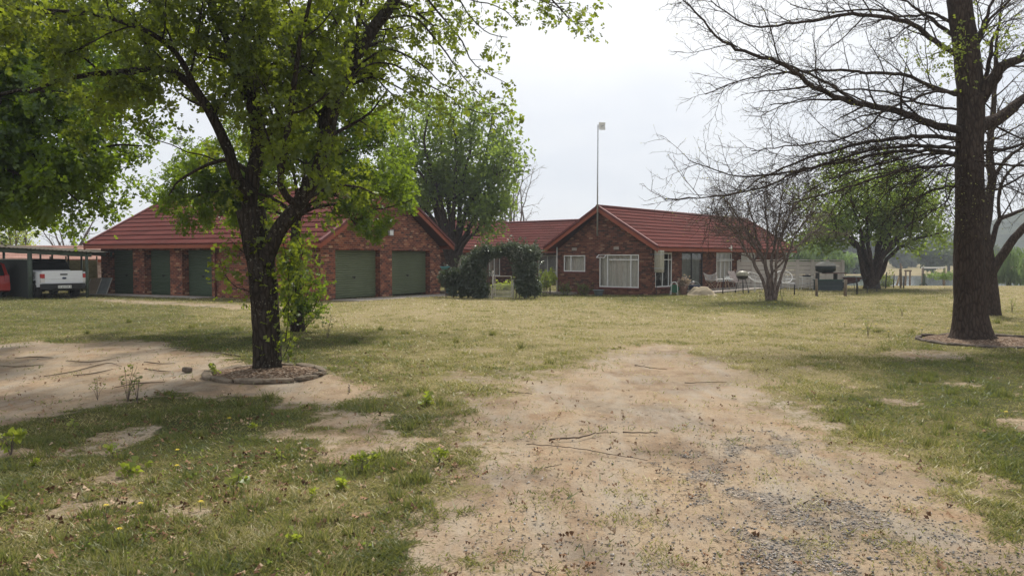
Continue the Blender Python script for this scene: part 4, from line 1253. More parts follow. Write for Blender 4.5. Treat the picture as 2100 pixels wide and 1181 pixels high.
def text_mesh(txt, size, origin, right, up, mat, parent, name):
    cu = bpy.data.curves.new(name, 'FONT'); cu.body = txt; cu.size = size; cu.align_x = 'CENTER'; cu.align_y = 'CENTER'; cu.extrude = .002
    to = bpy.data.objects.new(name, cu); COL.objects.link(to); dg = bpy.context.evaluated_depsgraph_get()
    me = bpy.data.meshes.new_from_object(to.evaluated_get(dg)); bpy.data.objects.remove(to); bpy.data.curves.remove(cu)
    r, u = Vector(right).normalized(), Vector(up).normalized(); nn = r.cross(u)
    M4 = Matrix((r, u, nn)).transposed().to_4x4(); M4.translation = Vector(np.asarray(origin, float) - ORG[parent.name])
    me.transform(M4); return _link(name, me, mat, parent)
text_mesh('DY 69 DX GP', .105, tf_(-.187, 0, .522), -sdv, (0, 0, 1), BLACKP, pl, 'plate_lettering')
m = MB(); m.box(tf_(.4, -.62, .33), hd * 4.2, sdv * 1.24, (0, 0, .2)); m.bar(tf_(1.22, -.8, .39), tf_(1.22, .8, .39), .12, .12); m.build('chassis', BLACKP, truck)
for x in (1.22, 4.45):
    for y, sg in ((.80, 1), (-.80, -1)): car_wheel(truck, tf_(x, y, .39), sdv * sg, .39, .26, ALLOY, TYRE)
for y in (-.98, .94):
    m = MB(); m.box(tf_(3.55, y, 1.2), hd * .1, sdv * .14 * (1 if y > 0 else -1), (0, 0, .2)); m.build('wing_mirror', BLACKP, truck)

# red hatchback at the edge of the frame
rc = G(-24, 611); rc[2] = 0
rcar = thing('red_hatchback', 'red hatchback parked under the carport left of the white pickup', 'car', rc)
def rf_(x, y, z): return rc + hd * x + sdv * y + np.array([0, 0, z])
prof = [(.0, .35), (.05, .72), (.12, .95), (.45, 1.42), (.7, 1.50), (1.7, 1.52), (2.2, 1.42), (2.9, 1.02), (3.6, .90), (3.85, .65), (3.85, .3), (.1, .22)]
def cs(y): return .80 if y else 0
m = MB(); low = [(.0, .35), (.05, .72), (.10, .94), (2.9, 1.0), (3.6, .90), (3.85, .65), (3.85, .3), (3.5, .24), *[(x, z) for x, z in arch(3.1, .36, .26)][::-1], (2.5, .22), (1.2, .22), *[(x, z) for x, z in arch(.72, .36, .26)][::-1], (.2, .24)]
m.loft([[rf_(x, -.80, z) for x, z in low], [rf_(x, -.84, z) for x, z in low], [rf_(x, .84, z) for x, z in low], [rf_(x, .80, z) for x, z in low]]); m.build('body', CARR, rcar, bevel=.03)
up_ = [(.10, .94), (.42, 1.40), (.65, 1.48), (1.7, 1.50), (2.15, 1.40), (2.85, 1.0)]
m = MB(); m.loft([[rf_(x, s * (.80 - .2 * (z - .94)), z) for x, z in up_] for s in (-1, 1)]); gh = m.build('cabin', CARG, rcar, bevel=.03)
m = MB(); m.loft([[rf_(x, s * .66, z) for x, z in ((.38, 1.42), (.62, 1.51), (1.7, 1.53), (2.1, 1.43))] for s in (-1, 1)]); m.build('cabin_roof', CARR, gh)
for s in (-1, 1):
    m = MB(); m.loft([[rf_(.06, s * .80, .9), rf_(.34, s * .81, .9), rf_(.34, s * .70, .9), rf_(.06, s * .66, .9)], [rf_(.36, s * .69, 1.46), rf_(.56, s * .69, 1.46), rf_(.56, s * .6, 1.46), rf_(.36, s * .58, 1.46)]])
    m.build('pillar', CARR, gh)
for y in (.62, -.80):
    m = MB(); m.loft([[rf_(.02, y, .98), rf_(.02, y + .18, .98), rf_(.2, y + .19, .98), rf_(.2, y, .98)], [rf_(-.01, y, .72), rf_(-.01, y + .18, .72), rf_(.18, y + .19, .72), rf_(.18, y, .72)]]); m.build('tail_light', LAMPR, rcar, bevel=.01)
m = MB(); m.box(rf_(-.09, -.8, .32), hd * .16, sdv * 1.6, (0, 0, .30)); m.build('bumper', CARR, rcar, bevel=.04)
m = MB(); m.box(rf_(-.1, -.26, .5), hd * .02, sdv * .52, (0, 0, .11)); m.build('number_plate', MATS['plate_white'], rcar)
for x in (.72, 3.1):
    for y, sg in ((.72, 1), (-.72, -1)): car_wheel(rcar, rf_(x, y, .30), sdv * sg, .30, .19, ALLOY, TYRE)

# boards leaning on the garage pier
q = G(214, 608); GB = P0 + GU * (GL - .05) - GV * .05
brd = [('beige', (.40, .31, .22), 206, 224, .72, 'beige board leaning on the leftmost garage pier'), ('grey', (.24, .26, .26), 219, 241, .74, 'grey framed panel leaning beside the beige board at the garage pier')]
for k, (cn, c, xa, xb, hh, lab) in enumerate(brd):
    a = P0 + GU * along(P0, GU, xa) - GV * (.75 - .12 * k); b_ = P0 + GU * along(P0, GU, xb) - GV * (.65 - .1 * k); a[2] = b_[2] = .02
    o = thing('leaning_board', lab, 'board', a); m = MB(); m.loft([[a, b_, b_ - GV * .03, a - GV * .03], [a + GV * .3 + (0, 0, hh), b_ + GV * .3 + (0, 0, hh), b_ + GV * .27 + (0, 0, hh + .02), a + GV * .27 + (0, 0, hh + .02)]])
    m.build('panel', paint(cn + '_board', c, .8, scale=3.), o)
    m = MB(); e = .03
    for p, r in ((a, b_),):
        m.bar(a - GV * .035, b_ - GV * .035, e, e); m.bar(a - GV * .035, a + GV * .265 + (0, 0, hh), e, e, (1, 0, 0)); m.bar(b_ - GV * .035, b_ + GV * .265 + (0, 0, hh), e, e, (1, 0, 0))
    m.build('rim', paint('board_edge', (.5, .47, .42), .7), o)

# ------------------------------------------------------------------ garden gate and bins by the climbing arch
gA, gB = G(1015, 612), G(1049, 612); gA[2] = g1(*gA[:2]); gB[2] = g1(*gB[:2])
gd = u2(gB - gA); gl = np.hypot(*(gB - gA)[:2])
gate = thing('garden_gate', 'low pale metal garden gate with thin bars under the climber arch', 'gate', gA)
GP = paint('pale_gate_paint', (.46, .42, .37), .6, var=.2)
gh_ = at(1030, 566.5, gA[1])[2] - gA[2]
m = MB(); zz = gA[2]
A_, B_ = np.array([gA[0], gA[1], zz + .06]), np.array([gA[0] + gd[0] * gl, gA[1] + gd[1] * gl, zz + .06]); U_ = np.array([0, 0, gh_ - .06])
m.tube([A_, A_ + U_], .022, 6); m.tube([B_, B_ + U_], .022, 6); m.tube([A_ + U_, B_ + U_], .022, 6); m.tube([A_ + U_ * .02, B_ + U_ * .02], .018, 6); m.tube([A_ + U_ * .22, B_ + U_ * .22], .012, 6)
m.build('frame', GP, gate)
m = MB()
for i in range(15):
    p = A_ + (B_ - A_) * ((i + .7) / 15.4); m.tube([p, p + U_ * (.60 + .05 * math.sin(i * .4))], .007, 4)
m.tube([A_ + U_ * .6, B_ + U_ * .6], .008, 4)
m.build('bars', GP, gate)
for q_, r_, h_ in ((A_ - gd * .09, .036, 1.15), (B_ + gd * .07, .03, .75)):
    m = MB(); m.tube([q_ - (0, 0, .3), q_ + (0, 0, h_)], r_, 8); m.build('gate_post', GP, gate, smooth=True)
m = MB(); m.bar(A_ + U_ * .8, A_ - gd * .09 + U_ * .8, .03, .04); m.bar(A_ + U_ * .15, A_ - gd * .09 + U_ * .15, .03, .04); m.build('hinge', DARKM, gate)
m = MB()
hf = thing('picket_fence', 'low pale picket fence half buried in the dark hedge left of the gate', 'fence', G(985, 612))
fA, fB = G(962, 611), G(1008, 612)
for i in range(13):
    p = fA + (fB - fA) * (i / 12.); p[2] = g1(*p[:2]); m.cbox(p - (0, 0, .05), .035, .02, .42 + .05 * (i % 3), .1)
m.bar(fA + (0, 0, .1), fB + (0, 0, .1), .02, .04)
m.build('pickets', GP, hf)

tb = G(926, 606); TEAL = paint('faded_teal_plastic', (.075, .135, .13), .6)
bn = thing('teal_bin', 'faded teal plastic bin beneath the dark hedge beside the garage', 'bin', tb)
m = MB(); m.loft([[tb + (sx * .26 * k, sy * .24 * k, z) for sx, sy in ((-1, -1), (1, -1), (1, 1), (-1, 1))] for z, k in ((.12, .9), (.50, 1.), (.56, 1.05), (.58, 1.05))]); m.build('body', TEAL, bn, bevel=.015)
m = MB(); m.loft([[tb + (sx * .29, sy * .27, z) for sx, sy in ((-1, -1), (1, -1), (1, 1), (-1, 1))] for z in (.585, .63)]); m.build('lid', TEAL, bn, bevel=.015)
for sx in (-1, 1):
    m = MB(); m.lathe(tb + (sx * .2 - .02, .1, .08), [(0, 0), (.08, 0), (.08, .04), (0, .04)], 12, (1, 0, 0)); m.build('castor', DARKM, bn)
tb = G(946, 607)
bn = thing('grey_crate', 'small pale grey tub against the hedge right of the teal bin', 'tub', tb)
m = MB(); m.loft([[tb + (.14 * k * math.cos(t * PI / 5), .14 * k * math.sin(t * PI / 5), z) for t in range(10)] for z, k in ((0, .75), (.3, 1.), (.32, 1.1), (.34, 1.1), (.34, .95), (.05, .7))]); m.build('tub', paint('grey_plastic', (.20, .22, .20), .6), bn)
m = MB(); m.tube([tb + (.15 * math.cos(t), 0, .34 + .16 * math.sin(t)) for t in np.linspace(0, PI, 9)], .008, 5); m.build('handle', GALV, bn)
tb = at(912, 551, 33.8)
bn = thing('blue_basin', 'small light blue basin on top of the hedge beside the garage corner', 'basin', tb)
m = MB(); m.lathe(tb - (0, 0, .03), [(0, 0), (.12, 0), (.2, .10), (.215, .105), (.2, .11), (.12, .02), (0, .02)], 18); m.build('bowl', paint('blue_plastic', (.10, .30, .40), .4), bn, smooth=True)
m = MB(); m.lathe(tb + (0, 0, .075), [(.2, 0), (.222, 0), (.222, .02), (.2, .02)], 18); m.build('rim', MATS['blue_plastic'], bn, smooth=True)

def rock(name, lab, c, s, mat, seed, grp=None, cat='rock'):
    g = np.random.default_rng(seed); me = bpy.data.meshes.new(name)
    import bmesh
    bm = bmesh.new(); bmesh.ops.create_icosphere(bm, subdivisions=2, radius=1.)
    for v in bm.verts:
        k = 1 + .25 * (float(fbm(np.array([v.co.x * 1.3 + seed]), np.array([v.co.y * 1.3 + v.co.z]), seed, 3)[0]) - .5) * 2
        v.co = Vector((max(-.8, min(.8, v.co.x * k)) * s[0], max(-.75, min(.75, v.co.y * k)) * s[1], max(-.7, min(.7, v.co.z * k)) * s[2]))
    bm.to_mesh(me); bm.free()
    me.materials.append(mat); o = bpy.data.objects.new(name, me); COL.objects.link(o); o.location = Vector([float(t) for t in c]); ORG[o.name] = np.asarray(c, float)
    o.rotation_euler = (g.uniform(-.15, .15), g.uniform(-.15, .15), g.uniform(-.3, .3))
    return props(o, lab, cat, grp)
STONE = paint('edging_stone', (.17, .138, .105), .95, var=.35, scale=14., bump=.6, spec=.1)
STONE_D = paint('dark_edging_stone', (.12, .098, .08), .95, var=.35, scale=14., bump=.6, spec=.1)
for i, (x, y, s) in enumerate(((912, 604, .22), (922, 607, .15))):
    c = G(x, y); rock('garden_rock', ('larger brown rock at the garage corner below the hedge', 'smaller brown rock in front of the teal bin')[i], c + (0, 0, s * .3), (s * 1.3, s, s * .8), STONE, 70 + i)

# pot by the gable window
q = at(1227.5, 604, 36.7); q[2] = g1(q[0], q[1])
pot = thing('plant_pot', 'grey blue glazed pot below the large front window', 'pot', q)
m = MB(); m.lathe(q, [(0, 0), (.15, 0), (.21, .15), (.245, .26), (.27, .27), (.27, .30), (.23, .30), (.2, .24), (0, .23)], 22); m.build('body', paint('pot_glaze', (.13, .155, .17), .5), pot, smooth=True)
m = MB(); m.lathe(q, [(0, .245), (.2, .24)], 22); m.build('soil', DARKM, pot)

# ------------------------------------------------------------------ veranda clutter
def base(px_, py_): q = G(px_, py_); return q
q = base(1384, 605)
hr = thing('hose_reel', 'green garden hose reel on a white stand by the house wall', 'hose reel', q)
m = MB()
for y in (-.11, .11):
    m.tube([q + (-.2, y, 0), q + (-.18, y, .5), q + (-.12, y, .6), q + (.0, y, .62), q + (.08, y, .56), q + (.12, y, .0)], .014, 6)
m.tube([q + (0, -.11, .62), q + (0, .11, .62)], .014, 6); m.build('stand', WHITE, hr)
HOSE = paint('green_hose', (.03, .16, .07), .45)
m = MB()
for k in range(5): m.tube([q + (.17 * math.cos(t) - .02, -.08 + k * .04, .3 + .17 * math.sin(t)) for t in np.linspace(0, 2 * PI, 17)], .022, 6, False)
m.build('hose', HOSE, hr, smooth=True)
m = MB(); m.lathe(q + (-.02, -.1, .3), [(0, 0), (.2, 0), (.2, .02), (.06, .02), (.06, .18), (.2, .18), (.2, .2), (0, .2)], 18, (0, 1, 0)); m.build('drum', paint('green_plastic', (.02, .09, .05), .5), hr)

q = base(1402, 604)
fp = thing('potted_succulent', 'dusty potted plant with pale pink leaves in a clay pot beside the sliding door', 'potted plant', q)
m = MB(); m.lathe(q, [(0, 0), (.14, 0), (.2, .34), (.22, .35), (.22, .4), (.18, .4), (.16, .36), (0, .35)], 16); m.build('pot', paint('clay_pot', (.25, .15, .11), .85), fp)
g_ = np.random.default_rng(3); P_ = q + np.array([0, 0, .42]) + g_.normal(size=(260, 3)) * np.array([.13, .1, .13]) + np.array([0, 0, .12])
leaf_mesh('foliage', P_, g_.normal(size=(260, 3)) + (0, 0, .6), .14, T_DIA, leaf_mat('pink_leaf', [(0, (.16, .15, .10)), (.5, (.33, .25, .21)), (1., (.42, .33, .29))], (.4, .3, .2), .2), fp, 4)

q = base(1424, 604)
bk_ = thing('blue_bucket', 'dark blue plastic bucket with a white label by the veranda', 'bucket', q)
m = MB(); m.lathe(q, [(0, 0), (.2, 0), (.26, .40), (.28, .4), (.28, .44), (.25, .44), (.2, .04), (0, .03)], 20); m.build('body', paint('navy_plastic', (.022, .032, .075), .45), bk_, smooth=True)
m = MB(); m.box(q + (.05, -.262, .13), (.14, .03, .0), (0, -.01, 0), (0, -.02, .2)); m.build('paper_label', WHITE, bk_)
m = MB(); m.tube([q + (.27 * math.cos(t), .02, .42 + .2 * math.sin(t)) for t in np.linspace(0, PI, 11)], .008, 5); m.build('handle', GALV, bk_)

def sheet(name, lab, cat, c, rx, ry, h, mat, seed):
    o_ = []; n = 26; V, F_ = [], []
    for j in range(n + 1):
        for i in range(n + 1):
            s, t = i / n * 2 - 1, j / n * 2 - 1
            r = math.hypot(s, t); k = max(0, 1 - r ** 2.2)
            nn = float(fbm(np.array([s * 2 + seed]), np.array([t * 2]), seed, 3)[0])
            V.append((c[0] + s * rx * (.9 + .25 * nn), c[1] + t * ry, c[2] + h * k * (.45 + 1.0 * nn) + .01))
    for j in range(n):
        for i in range(n): F_.append((j * (n + 1) + i, j * (n + 1) + i + 1, (j + 1) * (n + 1) + i + 1, (j + 1) * (n + 1) + i))
    return props(np_mesh(name, V, F_, mat, None, smooth=True, org=c), lab, cat)
sheet('crumpled_cover', 'crumpled cream canvas cover lying on the grass by the veranda', 'cover', base(1439, 605), .68, .42, .36, paint('cream_canvas', (.34, .28, .19), .9, var=.15, scale=3., bump=.3), 5)

# butterfly chair
q = base(1456, 598)
bc = thing('butterfly_chair', 'pale canvas butterfly chair beside the sliding door', 'chair', q)
m = MB()
H4 = [q + v for v in ((-.36, -.02, .98), (.34, .12, .98), (.30, -.38, .58), (-.34, -.40, .60))]
F4 = [q + v for v in ((-.32, -.34, 0), (.30, -.30, 0), (-.28, .28, 0), (.34, .30, 0))]
for a_, b_ in ((H4[0], F4[1]), (H4[1], F4[0]), (H4[2], F4[2]), (H4[3], F4[3]), (F4[0], F4[1]), (F4[2], F4[3])): m.tube([a_, b_], .013, 6)
m.build('frame', paint('pale_wood', (.42, .33, .24), .7), bc)
n = 14; V, F_ = [], []
for j in range(n + 1):
    for i in range(n + 1):
        s, t = i / n, j / n
        p = (H4[0] * (1 - s) + H4[1] * s) * (1 - t) + (H4[3] * (1 - s) + H4[2] * s) * t
        sag = 16 * s * (1 - s) * t * (1 - t); V.append(p + np.array([0, .12, -.42]) * sag * .6 + np.array([0, .02, -.12]) * 4 * s * (1 - s) * (1 - t))
for j in range(n):
    for i in range(n): F_.append((j * (n + 1) + i, j * (n + 1) + i + 1, (j + 1) * (n + 1) + i + 1, (j + 1) * (n + 1) + i))
sl = np_mesh('canvas_seat', V, F_, paint('dirty_canvas', (.34, .31, .28), .9, var=.2), bc, smooth=True)
sol = sl.modifiers.new('thick', 'SOLIDIFY'); sol.thickness = .012

# small veranda table
q = base(1482, 597)
vt = thing('veranda_table', 'low white topped table with wooden trestle legs on the veranda', 'table', q)
m = MB(); m.cbox(q + (0, 0, .60), .95, .5, .04, .3); m.build('table_top', WHITE, vt, bevel=.01)
for a_ in (-.38, -.2, .2, .38):
    m = MB(); m.bar(q + (a_ * .6, a_ * .2 - .1, .6), q + (a_ * 1.2, a_ * .2 + (.2 if a_ > 0 else -.2), 0), .035, .035, (0, 1, 0)); m.build('leg', MATS['pale_wood'], vt)
q2 = q + (.22, -.05, .642); bx = thing('white_box', 'small white box standing on the low veranda table', 'box', q2)
m = MB(); m.cbox(q2, .2, .14, .1, .2); m.build('body', WHITE, bx, bevel=.008)
m = MB(); m.cbox(q2 + (0, 0, .102), .215, .155, .03, .2); m.build('lid', GALV, bx, bevel=.005)

def frame_chair(name, lab, q, rz, hb, mat, grp=None):
    o = thing(name, lab, 'chair', q, grp); ca, sa = math.cos(rz), math.sin(rz)
    T = lambda x, y, z: q + np.array([ca * x - sa * y, sa * x + ca * y, z])
    for x in (-.25, .25):
        m = MB(); m.tube([T(x, -.25, 0), T(x, -.1, .44), T(x, .3, hb)], .014, 6); m.build('leg', mat, o)
        m = MB(); m.tube([T(x, .28, 0), T(x, -.22, .44)], .014, 6); m.build('leg', mat, o)
        m = MB(); m.tube([T(x, -.25, .62), T(x, .2, .64)], .017, 6); m.build('armrest', mat, o)
    m = MB(); m.box(T(-.25, -.25, .42), T(.5, 0, 0) - q, T(0, .45, 0) - q, (0, 0, .03)); m.build('seat', paint('chair_sling', (.30, .25, .23), .9), o)
    m = MB(); a_, b_, c_, d_ = T(-.25, -.02, .5), T(.25, -.02, .5), T(.25, .3, hb), T(-.25, .3, hb)
    m.loft([[a_, b_, c_, d_], [v + np.array([0, .02, .01]) for v in (a_, b_, c_, d_)]]); m.build('backrest', MATS['chair_sling'], o)
    return o
frame_chair('folding_chair', 'slatted folding chair left of the kettle barbecue', base(1507, 596), .5, 1.0, MATS['dirty_canvas'])
frame_chair('folding_chair', 'folding chair behind the kettle barbecue', base(1519, 593), -.3, 1.02, MATS['dirty_canvas'])

# kettle barbecue
q = base(1522, 601)
kb = thing('kettle_barbecue', 'round kettle barbecue with a dull khaki lid on thin tripod legs', 'barbecue', q)
m = MB(); m.lathe(q + (0, 0, .66), [(0.05, 0), (.2, .03), (.27, .1), (.29, .17), (.31, .18)], 22); m.build('bowl', DARKM, kb, smooth=True)
m = MB(); m.lathe(q + (0, 0, .85), [(.30, 0), (.295, .06), (.25, .15), (.15, .22), (0, .24)], 22); ld = m.build('lid', paint('khaki_enamel', (.25, .235, .17), .45), kb, smooth=True)
m = MB(); m.tube([q + (-.07, 0, 1.08), q + (-.05, 0, 1.13), q + (.05, 0, 1.13), q + (.07, 0, 1.08)], .012, 6); m.build('handle', DARKM, ld)
for t in (.3, 2.4, 4.5):
    m = MB(); m.tube([q + (.18 * math.cos(t), .18 * math.sin(t), .7), q + (.36 * math.cos(t), .36 * math.sin(t), .04)], .013, 6); m.build('leg', DARKM, kb)
for t in (.3, 2.4):
    m = MB(); m.lathe(q + (.36 * math.cos(t) - .02, .36 * math.sin(t), .07), [(0, 0), (.07, 0), (.07, .04), (0, .04)], 12, (1, 0, 0)); m.build('wheel', BLACKP, kb)

# white round garden chairs
WIRE = paint('white_wire', (.62, .61, .58), .5)
def hoop_chair(q, rz, lab, tilt):
    o = thing('hoop_chair', lab, 'chair', q, 'white hoop chairs on the grass'); ca, sa = math.cos(rz), math.sin(rz)
    T = lambda x, y, z: q + np.array([ca * x - sa * y, sa * x + ca * y, z])
    R_ = .42; N_ = 28
    def ring(t, k=1.): return (R_ * k * math.cos(t), R_ * k * math.sin(t) * math.cos(tilt) - .02, .72 + R_ * k * math.sin(t) * math.sin(tilt) - (.26 * (1 - k) if k < 1 else 0))
    m = MB(); m.tube([T(*ring(2 * PI * i / N_)) for i in range(N_ + 1)], .024, 6, False); m.build('hoop', WIRE, o, smooth=True)
    m = MB()
    for i in range(14):
        t = 2 * PI * i / 14; m.tube([T(*ring(t)), T(*ring(t + .25, .6)), T(*ring(t + .5, .16))], .006, 4)
    for k in (.35, .68): m.tube([T(*ring(2 * PI * i / 20, k)) for i in range(21)], .006, 4, False)
    m.build('woven_seat', WIRE, o)
    for i in range(4):
        t = PI / 4 + i * PI / 2; a_ = ring(t, .72); m = MB(); m.tube([T(*a_), T(.36 * math.cos(t), .30 * math.sin(t), 0)], .013, 6); m.build('leg', WIRE, o)
    return o
hoop_chair(base(1548, 598), .5, 'white hoop chair left of the multi-stemmed shrub tree', .62)
hoop_chair(base(1607, 596), -.1, 'white hoop chair right of the multi-stemmed shrub tree', .85)

# precast concrete wall
VIB = paint('precast_concrete', (.52, .47, .41), .9, var=.14, scale=2., bump=.2)
va, vb = at(1514, 560, 44.25), at(1728, 560, 43.3); va[2] = vb[2] = 0
vd = u2(vb - va); vl = np.hypot(*(vb - va)[:2]); vn = np.array([vd[1], -vd[0], 0])
pw = thing('precast_wall', 'beige precast concrete panel wall with vertical posts behind the hoop chairs', 'wall', va)
npan = 7; zt = at(1600, 535.5, 44.8)[2]
m = MB(); hh = (zt + .2) / 7
for i in range(npan):
    for j in range(7):
        o_ = va + vd * (vl * i / npan + .08) + np.array([0, 0, -.2 + j * hh]); m.box(o_, vd * (vl / npan - .16), -vn * .045, (0, 0, hh - .022))
m.build('panels', VIB, pw)
for i in range(npan + 1):
    m = MB(); q = va + vd * (vl * i / npan); m.cbox((q[0], q[1], -.2), .16, .13, zt + .24, math.atan2(vd[1], vd[0])); m.build('post', VIB, pw)
m = MB(); m.box(va + (0, 0, zt + .042) + vn * .09, vd * vl, -vn * .18, (0, 0, .04)); m.build('capping', VIB, pw)
va2 = vb; vb2 = vb + np.array([1.2, 6., 0])
ret = thing('precast_return_wall', 'short return of the precast wall running back towards the lake', 'wall', va2)
m = MB(); d2 = u2(vb2 - va2)
for j in range(7): m.box(va2 + d2 * .1 + np.array([0, 0, -.6 + j * hh * 1.05]), d2 * 6, np.array([d2[1], -d2[0], 0]) * .04, (0, 0, hh * 1.05 - .012))
m.build('panels', VIB, ret)
m = MB(); m.box(va2 + d2 * .1 + np.array([0, 0, -.6 + 7 * hh * 1.05]), d2 * 6, np.array([d2[1], -d2[0], 0]) * .12, (0, 0, .04)); m.build('capping', VIB, ret)

# white frame table and big covered barbecue at the wall's end
q = base(1652, 594)
wt = thing('metal_table', 'thin white metal table with a dark pan in front of the precast wall', 'table', q)
m = MB(); m.cbox(q + (0, 0, .66), .66, .5, .03, -.2); m.build('table_top', WIRE, wt)
for sx in (-1, 1):
    for sy in (-1, 1):
        m = MB(); m.tube([q + (sx * .26, sy * .2, .66), q + (sx * .24, sy * .2, .3), q + (sx * .32, sy * .22, 0)], .014, 6); m.build('leg', WIRE, wt)
q2 = q + (.05, 0, .695); pn = thing('black_pan', 'flat black pan lying on the thin white metal table', 'pan', q2)
m = MB(); m.lathe(q2, [(0, 0), (.2, 0), (.23, .09), (.215, .09), (.19, .015), (0, .015)], 18); m.build('pan', DARKM, pn, smooth=True)
m = MB(); m.bar(q2 + (.22, 0, .08), q2 + (.40, .05, .1), .03, .015); m.build('handle', DARKM, pn)
q = base(1697, 596)
bb_ = thing('drum_barbecue', 'large black barbecue drum on a dark stand at the end of the precast wall', 'barbecue', q)
DK = paint('black_enamel', (.014, .02, .018), .4)
m = MB(); c = q + (.08, .5, .0)
m.lathe(c + (0, 0, .92), [(0, 0), (.35, .02), (.50, .10), (.52, .34), (.50, .36)], 26); m.build('bowl', DK, bb_, smooth=True)
m = MB(); m.lathe(c + (0, 0, 1.285), [(.52, 0), (.46, .10), (.32, .19), (.14, .235), (0, .24)], 26); ld = m.build('lid', paint('grey_lid', (.25, .235, .2), .5), bb_, smooth=True)
m = MB(); m.bar(c + (.1, -.45, 1.36), c + (.35, -.42, 1.36), .03, .03); m.build('handle', GALV, ld)
m = MB(); m.cbox(c + (.45, -.05, .88), 1.1, .6, .05, 0); m.build('side_table', paint('red_brown_timber', (.14, .085, .07), .8), bb_, bevel=.01)
m = MB(); m.cbox(c + (.1, -.1, .0), 1.25, .7, .52, 0); m.build('cabinet', paint('blue_black_box', (.035, .048, .05), .7), bb_, bevel=.02)
m = MB(); m.cbox(c + (.1, -.1, .522), 1.32, .76, .05, 0); m.build('cabinet_lid', paint('green_black_lid', (.03, .07, .05), .6), bb_, bevel=.01)
for sx in (-.4, .55):
    m = MB(); m.cbox(c + (sx, .05, .573), .06, .4, .35, 0); m.build('leg', DARKM, bb_)
q = base(1745, 592)
wb_ = thing('wheelbarrow', 'dark red wheelbarrow tipped beside the barbecue', 'wheelbarrow', q)
m = MB(); m.loft([[q + (sx * .4 * k + .05, sy * .28 * k, z) for sx, sy in ((-1, -1), (1, -1), (1, 1), (-1, 1))] for z, k in ((.32, .6), (.62, 1.1), (.63, 1.12), (.63, 1.05), (.36, .55))]); m.build('tray', paint('rust_red', (.10, .045, .04), .7), wb_)
m = MB(); m.lathe(q + (-.5, -.04, .19), [(0, 0), (.14, 0), (.19, .01), (.19, .07), (.14, .08), (0, .08)], 18, (0, 1, 0)); m.build('wheel', TYRE, wb_)
for y in (-.22, .22):
    m = MB(); m.tube([q + (-.5, y * .2, .19), q + (.1, y, .34), q + (.75, y * 1.2, .55)], .018, 6); m.build('handle', DARKM, wb_)
    m = MB(); m.tube([q + (.25, y, .38), q + (.3, y, 0)], .015, 6); m.build('leg', DARKM, wb_)

# ------------------------------------------------------------------ low wire fence
fpts = [(1482, 602), (1525, 602.5), (1600, 602.5), (1629, 604.5), (1675, 607), (1733, 607), (1758, 603.5), (1778, 601), (1797, 598.5), (1816, 591), (1832, 590.5), (1847, 591), (1853, 591)]
ftop = [569, 576, 577, 583, 572, 573, 569, 587, 585, 558, 562, 552, 566]
frad = [.028, .016, .016, .03, .06, .07, .035, .025, .025, .035, .03, .05, .035]
wf = thing('wire_fence', 'low wire fence with thin dark droppers and wooden posts across the lawn', 'fence', G(1675, 607))
pos = []
for (x, y), t, r_ in zip(fpts, ftop, frad):
    q = G(x, y); z = at(x, t, q[1])[2]; pos.append((q, z))
    m = MB(); lean = .06 * math.sin(x * .7); m.tube([(q[0], q[1], q[2] - .2), (q[0] + lean * .4, q[1], (q[2] + z) / 2), (q[0] + lean, q[1], z)], [r_ * 1.1, r_, r_ * .9], 7 if r_ > .04 else 5)
    m.build('post', TIMB if r_ > .04 else DARKM, wf, smooth=True)
for f in (.12, .38, .62, .84):
    m = MB()
    for (q0, z0), (q1, z1) in zip(pos[:-1], pos[1:]):
        h0, h1 = min(z0 - q0[2], .85), min(z1 - q1[2], .85); a_, b_ = q0 + (0, 0, h0 * f), q1 + (0, 0, h1 * f)
        m.tube([a_, (a_ + b_) / 2 - (0, 0, .03), b_], .0055, 4, False)
    m.build('strand', DARKM, wf)
m = MB()
for (q0, z0), (q1, z1) in zip(pos[:9], pos[1:10]):
    L = np.hypot(*(q1 - q0)[:2]); n = max(2, int(L / .22))
    for i in range(1, n):
        p = q0 + (q1 - q0) * (i / n); m.tube([p - (0, 0, .02), p + (0, 0, .42 + .06 * math.sin(i * 5.))], .004, 3, False)
m.build('mesh_wires', DARKM, wf)

# wooden frames by the lake
def hframe(lab, x0, x1, yb, yt, Y, r_=.09, top=WHITE):
    a_, b_ = at(x0, yb, Y), at(x1, yb, Y); zt = at(x0, yt, Y)[2]
    o = thing('timber_frame', lab, 'frame', a_)
    for p in (a_, b_):
        m = MB(); m.tube([(p[0], p[1], g1(p[0], p[1]) - .2), (p[0], p[1], zt)], r_, 7); m.build('post', TIMB, o, smooth=True)
    m = MB(); m.bar((a_[0] - .1, a_[1], zt), (b_[0] + .1, b_[1], zt), .1, .12); m.build('crossbar', top, o)
hframe('wide goal shaped timber frame with a pale crossbar near the lake', 1892, 1936, 580, 549, 66., .10)
hframe('narrow timber frame standing left of the wide goal frame', 1857, 1866, 580, 555, 62., .07, TIMB)
q = at(1894.5, 582, 60.); q[2] = g1(q[0], q[1])
sp = thing('strainer_post', 'dark strainer post braced by two stays at the lake edge', 'post', q)
m = MB(); m.tube([q - (0, 0, .3), q + (0, 0, 1.15)], .11, 8); m.build('post', TIMB_G, sp)
for s in (-1, 1):
    m = MB(); m.tube([q + (0, 0, .55), q + (s * .55, .1, .0)], .045, 6); m.build('stay', TIMB_G, sp)
q = at(1842, 590, 50.); q[2] = g1(q[0], q[1])
